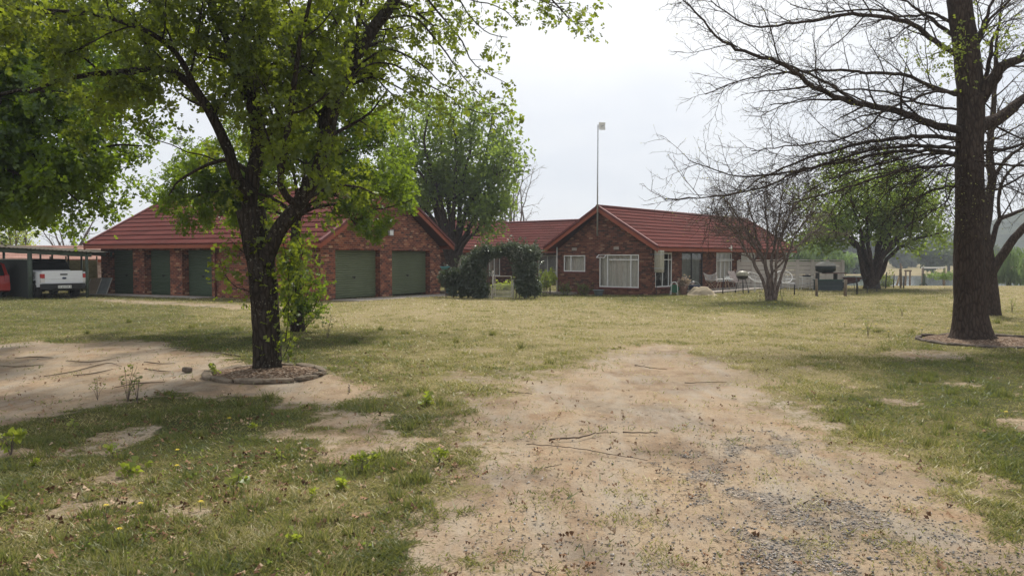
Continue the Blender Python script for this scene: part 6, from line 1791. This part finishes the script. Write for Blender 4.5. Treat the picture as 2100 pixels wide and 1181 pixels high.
for i, (pts, r_, dy) in enumerate((([(1575, 622), (1568, 585), (1553, 555), (1535, 525), (1512, 485), (1480, 450)], .075, -.4), ([(1577, 622), (1574, 570), (1566, 540), (1556, 505), (1545, 455), (1530, 410)], .075, .5), ([(1579, 622), (1578, 575), (1570, 535), (1575, 500), (1570, 440), (1565, 395)], .08, -.2),
                     ([(1582, 622), (1583, 570), (1583, 530), (1590, 490), (1600, 430), (1605, 385)], .08, .3), ([(1585, 622), (1590, 580), (1592, 540), (1594, 505), (1610, 460), (1635, 415)], .07, -.6), ([(1587, 622), (1600, 570), (1615, 530), (1628, 490), (1650, 455), (1668, 430)], .075, .2),
                     ([(1560, 565), (1548, 535), (1560, 505), (1520, 460), (1490, 420)], .045, .9), ([(1583, 560), (1610, 530), (1600, 500), (1620, 440), (1640, 400)], .045, -.9), ([(1570, 535), (1540, 500), (1500, 465), (1455, 440)], .05, -1.0), ([(1592, 540), (1635, 505), (1660, 480), (1690, 465)], .045, 1.), ([(1566, 540), (1540, 490), (1510, 440), (1480, 400)], .05, 1.2))):
    T.limb(px3(pts, YS, dy), r_, .020, 8, .2, .016, t0=.42)
T.wood('trunk', BARK_SHRUB, shr); print('shr', len(T.anch))
P_, D_a = anchors(T, 1, .03, 9); k = RNG.random(len(P_)) < .35
leaf_mesh('crown', P_[k], D_a[k], .05, T_DIA, leaf_mat('shrub_seed', [(0, (.06, .045, .035)), (.7, (.10, .085, .05)), (1., (.15, .15, .05))], (.1, .1, .04), .2), shr, 39, .1, .6)

# ------------------------------------------------------------------ spreading green tree on the right
c7 = G(1787, 592); Y7 = c7[1]
tr7 = thing('spreading_tree', 'spreading green tree with many dark stems by the end of the wire fence', 'tree', c7)
T = Tree(71, [dict(sp=.36, len=(1.0, 2.2), ang=(25, 60), wig=.15, seg=4, rr=.5, rmax=.05, rmin=.02, t0=.25, up=.05, sides=4), dict(sp=.34, len=(.5, 1.1), ang=(30, 60), wig=.2, seg=3, rr=.6, rmax=.02, rmin=.012, t0=.2, sides=3), dict(sp=.3, len=(.25, .6), ang=(30, 60), wig=.2, seg=2, rr=.6, rmax=.012, rmin=.008, t0=.2, grav=-.05, sides=3, anch=2)], lambda p: p.z > 1.75 + .35 * math.sin(p.x * .9) - .04 * (p.x - 20))
T.limb(px3([(1787, 598), (1787, 585), (1787, 568)], Y7, 0), .42, .38, 12, .3, spawn=False, flare=.2)
for pts, r_, dy in (([(1778, 585), (1768, 545), (1762, 510), (1745, 490), (1700, 470), (1670, 460)], .20, -1.), ([(1783, 580), (1770, 520), (1766, 480), (1750, 430), (1720, 390)], .2, .8), ([(1787, 580), (1785, 530), (1780, 490), (1778, 440), (1780, 380)], .2, -.6), ([(1792, 580), (1795, 530), (1812, 480), (1830, 430), (1850, 370)], .22, 1.), ([(1794, 582), (1810, 530), (1835, 490), (1870, 455), (1910, 430)], .2, -1.2),
                    ([(1796, 585), (1815, 545), (1830, 520), (1870, 495), (1920, 480), (1945, 475)], .18, .6), ([(1790, 575), (1800, 500), (1815, 440), (1810, 370), (1820, 340)], .16, 2.), ([(1785, 570), (1750, 490), (1700, 430), (1660, 400)], .14, 1.8), ([(1770, 520), (1720, 480), (1680, 500), (1645, 500)], .1, 1.), ([(1795, 540), (1850, 480), (1890, 400), (1910, 370)], .14, 2.2), ([(1787, 560), (1760, 460), (1740, 380), (1730, 345)], .14, -1.8), ([(1792, 560), (1840, 440), (1870, 400), (1880, 360)], .14, -2.)):
    T.limb(px3(pts, Y7, dy), r_ * .78, .04, 8, .3, .03, t0=.35)
T.wood('trunk', BARK_DARK, tr7)
P_, D_a = anchors(T, 14, .24, 12); print('tr7', len(P_)); cn = clump_noise(P_, 1.3, 5)
leaf_mesh('crown', P_, D_a, .15 + .10 * RNG.random(len(P_)), T_DIA, LEAF_FRESH, tr7, 41, .25, .8, np.clip(.1 + .65 * cn + .4 * (RNG.random(len(P_)) - .4), 0, 1))

# ------------------------------------------------------------------ round tree between garage and house
c4 = at(930, 600, 43.5); c4[2] = g1(c4[0], c4[1]); Y4 = c4[1]
tr4 = thing('courtyard_tree', 'tall round green tree with several leaning stems between the garage and the house', 'tree', c4)
T = Tree(81, [dict(sp=.36, len=(.9, 2.0), ang=(25, 60), wig=.15, seg=4, rr=.5, rmax=.045, rmin=.018, t0=.22, up=.12, sides=4), dict(sp=.34, len=(.5, 1.0), ang=(30, 60), wig=.2, seg=3, rr=.6, rmax=.018, rmin=.012, t0=.2, up=.05, sides=3), dict(sp=.28, len=(.25, .55), ang=(30, 60), wig=.2, seg=2, rr=.6, rmax=.012, rmin=.008, t0=.2, sides=3, anch=2)])
T.limb(px3([(928, 615), (928, 570), (926, 530)], Y4, 0), .34, .32, 12, .3, spawn=False, flare=.2)
for pts, r_, dy in (([(922, 540), (905, 480), (890, 420), (870, 350), (850, 280), (845, 230)], .17, .8), ([(924, 530), (905, 450), (885, 390), (850, 340), (815, 300)], .16, -1.), ([(926, 530), (925, 460), (915, 380), (905, 300), (900, 220)], .18, .2), ([(928, 530), (940, 460), (948, 380), (965, 300), (975, 230)], .18, -.5), ([(932, 535), (955, 480), (985, 430), (1010, 370), (1030, 300), (1035, 270)], .17, .6),
                    ([(934, 540), (952, 500), (980, 470), (1010, 440), (1030, 410)], .14, -1.2), ([(930, 530), (960, 420), (990, 340), (1005, 270), (1008, 235)], .16, 1.6), ([(924, 530), (880, 440), (830, 400), (800, 360)], .13, 1.6), ([(926, 520), (930, 420), (935, 320), (930, 240)], .15, -2.), ([(930, 500), (975, 400), (1030, 350), (1060, 330)], .12, -1.6), ([(924, 520), (870, 420), (820, 360), (800, 260)], .13, 2.2), ([(926, 500), (900, 400), (870, 300), (880, 230)], .13, -1.6), ([(930, 520), (970, 450), (985, 410), (1000, 440)], .08, -1.8)):
    T.limb(px3(pts, Y4, dy), r_, .035, 8, .3, .02, t0=.32)
T.wood('trunk', BARK_DARK, tr4)
P_, D_a = anchors(T, 13, .24, 12); print('tr4', len(P_)); cn = clump_noise(P_, 1.2, 15)
px_, py_ = topix(P_[:, 0], P_[:, 1], P_[:, 2])
tone = np.clip(.1 + .6 * cn + .4 * (RNG.random(len(P_)) - .4), 0, 1)
leaf_mesh('crown', P_, D_a, .16 + .11 * RNG.random(len(P_)), T_DIA, LEAF_FRESH, tr4, 42, .15, .8, tone)

def recursive_tree(name, lab, c, Hh, R_, seed, bark, leafm, per, lsize, tm=T_DIA, stems=6, base_h=.25, grp=None, spread=.9, jit=.2, keep=.9, droop=.2, r0=.2):
    o = thing(name, lab, 'tree', c, grp); s = Hh / 6.
    T = Tree(seed, [dict(sp=.5 * s, len=(.9 * s, 2. * s), ang=(25, 60), wig=.15, seg=4, rr=.5, rmax=.05 * s, rmin=.015 * s, t0=.2, up=.1, sides=4), dict(sp=.32 * s, len=(.4 * s, 1. * s), ang=(30, 60), wig=.2, seg=3, rr=.6, rmax=.02 * s, rmin=.009 * s, t0=.15, sides=3), dict(sp=.3 * s, len=(.2 * s, .55 * s), ang=(30, 60), wig=.2, seg=2, rr=.6, rmax=.01 * s, rmin=.006 * s, t0=.2, sides=3, anch=2)])
    c = np.asarray(c, float); r = T.r
    T.limb([c - (0, 0, .3), c + (0, 0, Hh * base_h * .5), c + (0, 0, Hh * base_h)], r0, r0 * .85, 9, .3 * s, spawn=False, flare=.25)
    for i in range(stems):
        a = 2 * PI * i / stems + r.uniform(-.3, .3); k = R_ * r.uniform(.3, 1.) * spread; hh = Hh * r.uniform(.72, .98)
        b0 = c + (0, 0, Hh * base_h * .9); e = c + (k * math.cos(a), k * math.sin(a), hh)
        T.limb([b0, b0 * .6 + e * .4 + np.array([0, 0, -.05 * Hh]) + np.array([r.gauss(0, .04), r.gauss(0, .04), 0]) * Hh, e], r0 * .55, r0 * .12, 7, .3 * s, .02 * s, t0=.2)
    T.wood('trunk', bark, o)
    P_, D_a = anchors(T, per, jit, seed); k = np.random.default_rng(seed).random(len(P_)) < keep; P_, D_a = P_[k], D_a[k]
    g = np.random.default_rng(seed + 1); tone = np.clip(.1 + .6 * clump_noise(P_, 1.3 * s, seed) + .4 * (g.random(len(P_)) - .4), 0, 1)
    leaf_mesh('crown', P_, D_a, lsize * (.7 + .6 * g.random(len(P_))), tm, leafm, o, seed + 2, droop, .8, tone)
    return o
def foot(px_, Y): c = at(px_, 560, Y); c[2] = g1(c[0], c[1]); return c
recursive_tree('lime_tree', 'yellow green tree above the carport roof at the far left', foot(28, 60.), 5.6, 3.0, 91, BARK_GREY, LEAF_LIME, 5, .17, stems=8, base_h=.15, jit=.25)
recursive_tree('bare_back_tree', 'leafless grey brown tree behind the carport beside the garage roof', foot(150, 62.), 5.4, 2.3, 92, BARK_GREY, LEAF_BUD, 1, .05, stems=7, base_h=.15, keep=.25, spread=1.1)
recursive_tree('bare_far_tree', 'thin leafless tree showing right of the round green courtyard tree', foot(1040, 62.), 11., 2.2, 93, BARK_PALE, LEAF_BUD, 1, .06, stems=8, base_h=.2, keep=.3, spread=1.1, r0=.16)
c = at(1034, 560, 62); 

# ------------------------------------------------------------------ climbing arch, hedge and shrubs
def leaf_mass(name, lab, cat, clumps, N, size, mat, seed, stems, tone=None, org=None, tm=T_DIA, shell=.5):
    o = thing(name, lab, cat, org); g = np.random.default_rng(seed)
    P_, d = clump_points(g, N, clumps, shell); kz = P_[:, 2] > gz(P_[:, 0], P_[:, 1]) + .02; P_, d = P_[kz], d[kz]
    rn = np.clip(.15 + .6 * clump_noise(P_, .5, seed) + .35 * (g.random(len(P_)) - .4), 0, .93)
    if tone is not None: rn = tone(P_, rn, g)
    m = MB(); sp_, sd_ = [], []          # stray shoots that stand out of the mass
    for c_, r_, w_ in clumps:
        for i in range(16):
            v = g.normal(size=3); v[2] = abs(v[2]) * .9 - .15; v /= np.linalg.norm(v); a_ = np.asarray(c_) + v * np.asarray(r_) * .7; L_ = .12 + .30 * g.random() ** 1.5
            e_ = a_ + v * np.asarray(r_) * .35 + (v + np.array([0, 0, .5])) * L_ * .7; m.tube([a_, (a_ + e_) / 2 + g.normal(size=3) * .02, e_], [.006, .005, .003], 4)
            for t in np.linspace(.25, 1., 9): sp_.append(a_ + (e_ - a_) * t + g.normal(size=3) * .015); sd_.append(v + g.normal(size=3) * .8)
    P_ = np.concatenate([P_, np.array(sp_)]); d = np.concatenate([d, np.array(sd_)]); rn = np.concatenate([rn, np.clip(.35 + .5 * g.random(len(sp_)), 0, .93)])
    kz = P_[:, 2] > gz(P_[:, 0], P_[:, 1]) + .02; P_, d, rn = P_[kz], d[kz], rn[kz]
    leaf_mesh('foliage', P_, d, size * (.5 + 1.0 * g.random(len(P_))), tm, mat, o, seed, .3, .8, rn)
    for pts in stems: m.tube(pts, [.025 - .015 * i / (len(pts) - 1) for i in range(len(pts))], 5)
    m.build('stems', BARK_GREY, o); return o
def cl(px_, py_, Y, rx, ry, rz, w): return (at(px_, py_, Y), (rx, ry, rz), w)
YA = gA[1] + .05
def stems_at(pxs, Y, h):
    r = []
    for x in pxs:
        q = at(x, 600, Y); q[2] = g1(q[0], q[1]); r.append([q - (0, 0, .1), q + (.05 * math.sin(x), 0, h * .5), q + (.12 * math.sin(x * 1.7), .05, h)])
    return r
def frost(P_, rn, g):
    px_, py_ = topix(P_[:, 0], P_[:, 1], P_[:, 2]); w_ = np.clip((px_ - 1015) / 40, 0, 1) * np.clip((560 - py_) / 50, 0, 1)
    return np.where(g.random(len(rn)) < .34 * w_, 1., rn)
leaf_mass('climber_arch', 'dark climbing shrub rising left of the gate and arching over it', 'climber', [cl(985, 530, YA, .42, .4, .42, 3), cl(978, 565, YA, .42, .42, .5, 3), cl(985, 595, YA, .40, .4, .4, 3), cl(1000, 518, YA, .35, .35, .26, 2), cl(1020, 517, YA, .3, .32, .22, 1.4), cl(960, 548, YA + .2, .3, .4, .4, 1.5), cl(965, 580, YA + .1, .35, .4, .5, 2)], 9500, .09, LEAF_DARK, 101, stems_at((975, 985, 995, 1004), YA, 1.7), org=G(984, 612))
leaf_mass('climber_bush', 'big dark flowering bush right of the gate with pale flower specks on top', 'climber', [cl(1068, 520, YA, .55, .5, .42, 4), cl(1078, 550, YA, .52, .5, .5, 4), cl(1078, 585, YA, .46, .45, .5, 3.4), cl(1048, 508, YA, .36, .36, .22, 1.6), cl(1092, 520, YA, .34, .36, .34, 1.5), cl(1098, 590, YA, .25, .3, .4, 1.), cl(1040, 515, YA, .3, .3, .22, 1.)], 11000, .09, LEAF_DARK, 102, stems_at((1058, 1066, 1075, 1085), YA, 1.8), frost, org=G(1078, 612))
leaf_mass('hedge', 'low dark hedge between the garage corner and the climbing arch', 'hedge', [cl(918, 572, 34.6, .36, .35, .42, 2), cl(935, 570, 34.6, .4, .35, .45, 2), cl(952, 572, 34.4, .4, .35, .5, 2), cl(968, 582, 34.2, .36, .35, .5, 1.6), cl(945, 594, 34.4, .6, .3, .3, 1.5)], 6500, .085, LEAF_DARK, 103, stems_at((915, 930, 945, 960), 34.4, 1.), org=at(940, 604, 34.4) * np.array([1, 1, 0]))
leaf_mass('lime_shrub', 'small yellow green shrub below the barred window beside the downpipe', 'shrub', [cl(1128, 570, 39.6, .32, .3, .28, 2), cl(1120, 580, 39.6, .25, .25, .22, 1)], 900, .10, LEAF_LIME, 104, stems_at((1126, 1130), 39.6, .8), org=at(1128, 600, 39.6) * np.array([1, 1, 0]))
leaf_mass('straggly_shrub', 'thin straggly shrub with pale stems right of the flowering bush', 'shrub', [cl(1112, 590, 37.4, .3, .25, .35, 1), cl(1120, 580, 37.4, .2, .2, .25, .6)], 420, .07, LEAF_MID, 105, stems_at((1108, 1113, 1118, 1122), 37.2, .8), org=at(1113, 604, 37.3) * np.array([1, 1, 0]))
leaf_mass('border_shrub', 'yellow green border plants seen through the garden gate', 'shrub', [cl(1032, 590, 44., .5, .3, .22, 1), cl(1044, 588, 44., .3, .3, .2, .6)], 900, .08, LEAF_LIME, 106, stems_at((1025, 1035), 44., .2), org=at(1034, 596, 44.) * np.array([1, 1, 0]))
for i, (x, lab) in enumerate(((1160, 'dry low plant at the foot of the gable wall below the small window'), (1196, 'dry low plant at the gable wall between the small window and the pot'))):
    leaf_mass('wall_plant', lab, 'plant', [cl(x, 594, 38.4 - .6 * i, .28, .14, .26, 1)], 330, .06, LEAF_MID, 110 + i, stems_at((x - 4, x + 3), 38.4 - .6 * i, .45), org=at(x, 604, 38.4 - .6 * i) * np.array([1, 1, 0]))
q = G(1811, 588); leaf_mass('fence_shrub', 'small dark shrub by the fence behind the spreading tree trunk', 'shrub', [(q + (0, 0, .3), (.55, .4, .4), 1)], 800, .10, LEAF_MID, 114, [[q, q + (.1, 0, .5)]], org=q)
q = at(1935, 580, 58.); q[2] = g1(q[0], q[1])
leaf_mass('lake_sapling', 'pale green flat topped sapling at the lake edge left of the bare trunk', 'tree', [(at(1925, 566, 58), (.75, .6, .2), 1), (at(1946, 567, 58), (.7, .6, .2), 1)], 700, .12, LEAF_WILLOW, 115, [[q, q + (-.1, 0, .7), at(1925, 568, 58)], [q, q + (.2, 0, .5), at(1948, 569, 58)]], org=q)

# ------------------------------------------------------------------ trees round the lake
def far_tree(name, lab, px_, Y, wpx, top, bot, seed, mat=LEAF_FAR, N=2600, size=.55, grp='trees along the far lake shore', willow=False, trunk_w=.35):
    c = at(px_, 560, Y); c[2] = g1(c[0], c[1]); s = Y / FPX; W_ = wpx * s / 2; z1 = at(px_, top, Y)[2]; z0 = at(px_, bot, Y)[2]
    o = thing(name, lab, 'tree', c, grp); g = np.random.default_rng(seed); T = Tree(seed, [])
    zc = (z0 + z1) / 2; hz_ = (z1 - z0) / 2
    T.limb([c - (0, 0, .4), (c[0] + .02 * W_, c[1], (c[2] + zc) / 2), (c[0], c[1], zc)], trunk_w, trunk_w * .6, 7, .8, spawn=False)
    clumps = []
    for i in range(11):
        a = g.uniform(0, 2 * PI); k = g.uniform(.2, .72); e = np.array([c[0] + W_ * k * math.cos(a), c[1] + W_ * k * math.sin(a), zc + hz_ * g.uniform(-.5, .62)])
        clumps.append((e, np.array([W_ * .42, W_ * .42, hz_ * .42]) * g.uniform(.7, 1.1), 1.))
        T.limb([(c[0], c[1], (c[2] + zc) / 2), (np.array([c[0], c[1], zc]) + e) / 2, e], trunk_w * .45, trunk_w * .12, 5, .8, spawn=False)
    T.wood('trunk', BARK_DARK, o)
    P_, d = clump_points(g, N, clumps, .35)
    if willow: d = d * .35 + np.array([0, 0, -1.]); P_[:, 2] -= hz_ * .25 * g.random(len(P_))
    k = P_[:, 2] > c[2] + .3; P_, d = P_[k], d[k]
    rn = np.clip(.1 + .6 * clump_noise(P_, max(1.2, W_ * .4), seed) + .4 * (g.random(len(P_)) - .4), 0, 1)
    leaf_mesh('crown', P_, d, size * (.6 + .8 * g.random(len(P_))), T_LONG if willow else T_DIA, mat, o, seed, .2, .55 if not willow else .18, rn)
    return o
FT = [(1912, 168, 92, 508, 556, LEAF_FAR, 'broad tree with a leaning trunk on the far shore right of the spreading tree'), (1945, 182, 70, 492, 550, LEAF_FAR, 'taller tree on the far shore close beside the big bare trunk'), (1868, 236, 40, 515, 545, LEAF_FAR, 'small dark round tree on the brown far slope'), (1845, 225, 44, 512, 552, LEAF_FAR, 'pale hazy tree on the far slope left of the small dark round tree'),
      (1752, 172, 70, 520, 566, LEAF_WILLOW, 'bushy tree on the far shore just right of the precast wall'), (1740, 250, 60, 488, 545, LEAF_FAR, 'tall hazy tree above the end of the precast wall'), (1800, 260, 70, 480, 540, LEAF_FAR, 'wide hazy tree seen through the stems of the spreading tree'), (1900, 290, 80, 486, 535, LEAF_FAR, 'distant hazy tree on the slope below the hill'), (2010, 215, 60, 500, 550, LEAF_FAR, 'hazy tree on the far shore hidden mostly by the bare trunk'), (1700, 270, 70, 470, 535, LEAF_FAR, 'distant hazy tree above the middle of the precast wall'), (1650, 280, 70, 480, 535, LEAF_FAR, 'distant hazy tree behind the crown of the shrub tree')]
for i, (x, Y, wd, tp, bt, mt, lab) in enumerate(FT): far_tree('lakeside_tree', lab, x, Y, wd, tp, bt, 200 + i, mt, 2200, .9 if Y > 200 else .75)
for i, (x, Y, wd, tp, bt, lab) in enumerate(((1655, 88, 95, 488, 560, 'fresh green willow rising above the middle of the precast wall'), (1715, 96, 70, 500, 560, 'fresh green willow rising above the right end of the precast wall'), (2068, 74, 110, 494, 590, 'pale green willow right of the forked trunk'), (2150, 66, 110, 470, 590, 'taller pale willow at the right edge of the picture'), (2040, 92, 60, 515, 585, 'small willow low between the forked trunk and the right willow'))):
    far_tree('willow_tree', lab, x, Y, wd, tp, bt, 230 + i, LEAF_WILLOW, 4200, .42, 'willows at the near lake shore', True, .22)

# ------------------------------------------------------------------ seedlings, weeds and flowers in the turf
def seedling_proto(kind, seed, n, h, size, mat, tm):
    g = np.random.default_rng(seed); o = thing(kind, 'x', 'plant', (0, 0, 0)); m = MB(); Ps, Ds = [], []
    for i in range(max(1, n // 6)):
        a = g.uniform(0, 2 * PI); tip = np.array([math.cos(a) * h * .45 * g.random(), math.sin(a) * h * .45 * g.random(), h * g.uniform(.6, 1.)]); m.tube([(0, 0, -.02), tip * np.array([.3, .3, .5]), tip], [.004, .003, .002], 5)
        for j in range(6):
            t = g.uniform(.45, 1.); Ps.append(tip * np.array([.3 + .7 * t, .3 + .7 * t, t])); b_ = g.uniform(0, 2 * PI); Ds.append((math.cos(b_), math.sin(b_), g.uniform(.1, .9)))
    m.build('stem', BARK_GREY, o); Ps = np.array(Ps)
    leaf_mesh('leaves', Ps, np.array(Ds), size * (.7 + .6 * g.random(len(Ps))), tm, mat, o, seed, .2, .35, g.random(len(Ps))); return o
def place(proto, first, x, y, s, lab, grp=None, rz=0.):
    o = proto if first else copy_tree(proto); q = G(x, y); o.location = Vector(q); o.scale = (s, s, s); o.rotation_euler.z = rz; o['label'] = lab
    if grp: o['group'] = grp
    return o
prs = [seedling_proto('oak_seedling', 301 + k, (12, 24, 18)[k], (.12, .15, .09)[k], (.085, .065, .095)[k], LEAF_SEED, T_OAK) for k in range(3)]
SL = [(578, 942, 1.1, 'bright lime oak seedling standing apart near the middle of the left lawn'), (745, 968, 1.25, 'large lime oak seedling near the track edge'), (703, 1000, 1.1, 'lime oak seedling just below the large one near the track edge'), (487, 1008, 1.2, 'low lime oak seedling with spread leaves in the left lawn centre'), (640, 1025, .9, 'dull green oak seedling left of the lime pair near the track'), (268, 975, 1.1, 'round leafed lime seedling in the left lawn'), (300, 962, .7, 'smaller seedling beside the round leafed lime one'),
      (22, 930, 1.5, 'tall bushy lime seedling at the left edge of the lawn'), (5, 1050, 1.3, 'lime seedling cut by the left edge low on the lawn'), (68, 958, .8, 'flat lime seedling right of the bushy one at the left edge'), (900, 950, 1.2, 'lime seedling at the grass edge beside the sandy track'), (875, 830, 1.2, 'lime seedling in the turf left of the upper track'), (520, 880, .9, 'small lime seedling in the shaded turf below the oak ring'), (232, 940, 1., 'yellow green seedling above the round leafed one'), (770, 945, .8, 'small lime seedling beside the large one near the track edge'),
      (444, 768, 1.3, 'bright lime sprout growing at the left side of the oak ring'), (268, 757, .8, 'tiny lime sprout on the bare sand left of the oak'), (605, 1115, .8, 'pale seedling low in the front lawn'), (150, 880, 1., 'dull seedling at the edge of the bare sand on the left')]
for i, (x, y, s, lab) in enumerate(SL): place(prs[i % 3], i < 3, x, y, s * (.62, .85, .72, .95)[i % 4], lab, 'oak seedlings in the lawn', i * 1.7)
wp = seedling_proto('tall_weed', 311, 30, .42, .06, LEAF_MID, T_LONG)
WL_ = [(262, 822, 1.1, 'clump of tall thin weeds at the front edge of the bare sand'), (282, 826, .9, 'thin weeds beside the tall clump at the sand edge'), (200, 818, .7, 'lone thin weed left of the tall clump at the sand edge'), (672, 692, 1.3, 'tall feathery weed right of the leafy sprouts behind the oak'), (1850, 648, .9, 'pale weed tuft in the lawn left of the bare trunk'), (1780, 690, 1., 'yellowish weed clump in the right lawn'), (1558, 618, 1.1, 'dark weed at the left foot of the multi-stemmed shrub tree'), (1604, 618, 1.2, 'dark weed at the right foot of the multi-stemmed shrub tree'), (2075, 640, 1.2, 'tall grass weed right of the forked tree'), (590, 742, .9, 'leafy weed sprouting beside the oak trunk inside the ring')]
for i, (x, y, s, lab) in enumerate(WL_): place(wp, i == 0, x, y, s, lab, 'taller weeds in the lawn', i * 2.1)
YEL = paint('yellow_petal', (.62, .46, .02), .6, var=.1)
fo = thing('yellow_flower', 'x', 'flower', (0, 0, 0)); m = MB(); m.tube([(0, 0, 0), (.005, 0, .05)], .002, 4); m.build('stem', paint('flower_stem', (.09, .13, .04), .7), fo)
m = MB()
for i in range(12):
    a = i * PI / 6; m.quad((0, 0, .052), (.009 * math.cos(a - .2), .009 * math.sin(a - .2), .056), (.018 * math.cos(a), .018 * math.sin(a), .05), (.009 * math.cos(a + .2), .009 * math.sin(a + .2), .056))
m.build('petals', YEL, fo)
FL = [(218, 1057), (288, 1053), (412, 1049), (245, 1107), (364, 940), (363, 973), (470, 873), (1719, 668), (1732, 670), (1757, 692), (1775, 668), (1780, 678), (1797, 674), (1822, 690), (1890, 683), (1944, 683), (2063, 860), (1770, 685), (1640, 622), (1590, 628), (1480, 640)]
for i, (x, y) in enumerate(FL): place(fo, i == 0, x, y, 1.1 + .02 * G(x, y)[1] * 3, 'small yellow daisy like flower in the lawn', 'yellow flowers in the lawn', i * 1.3)
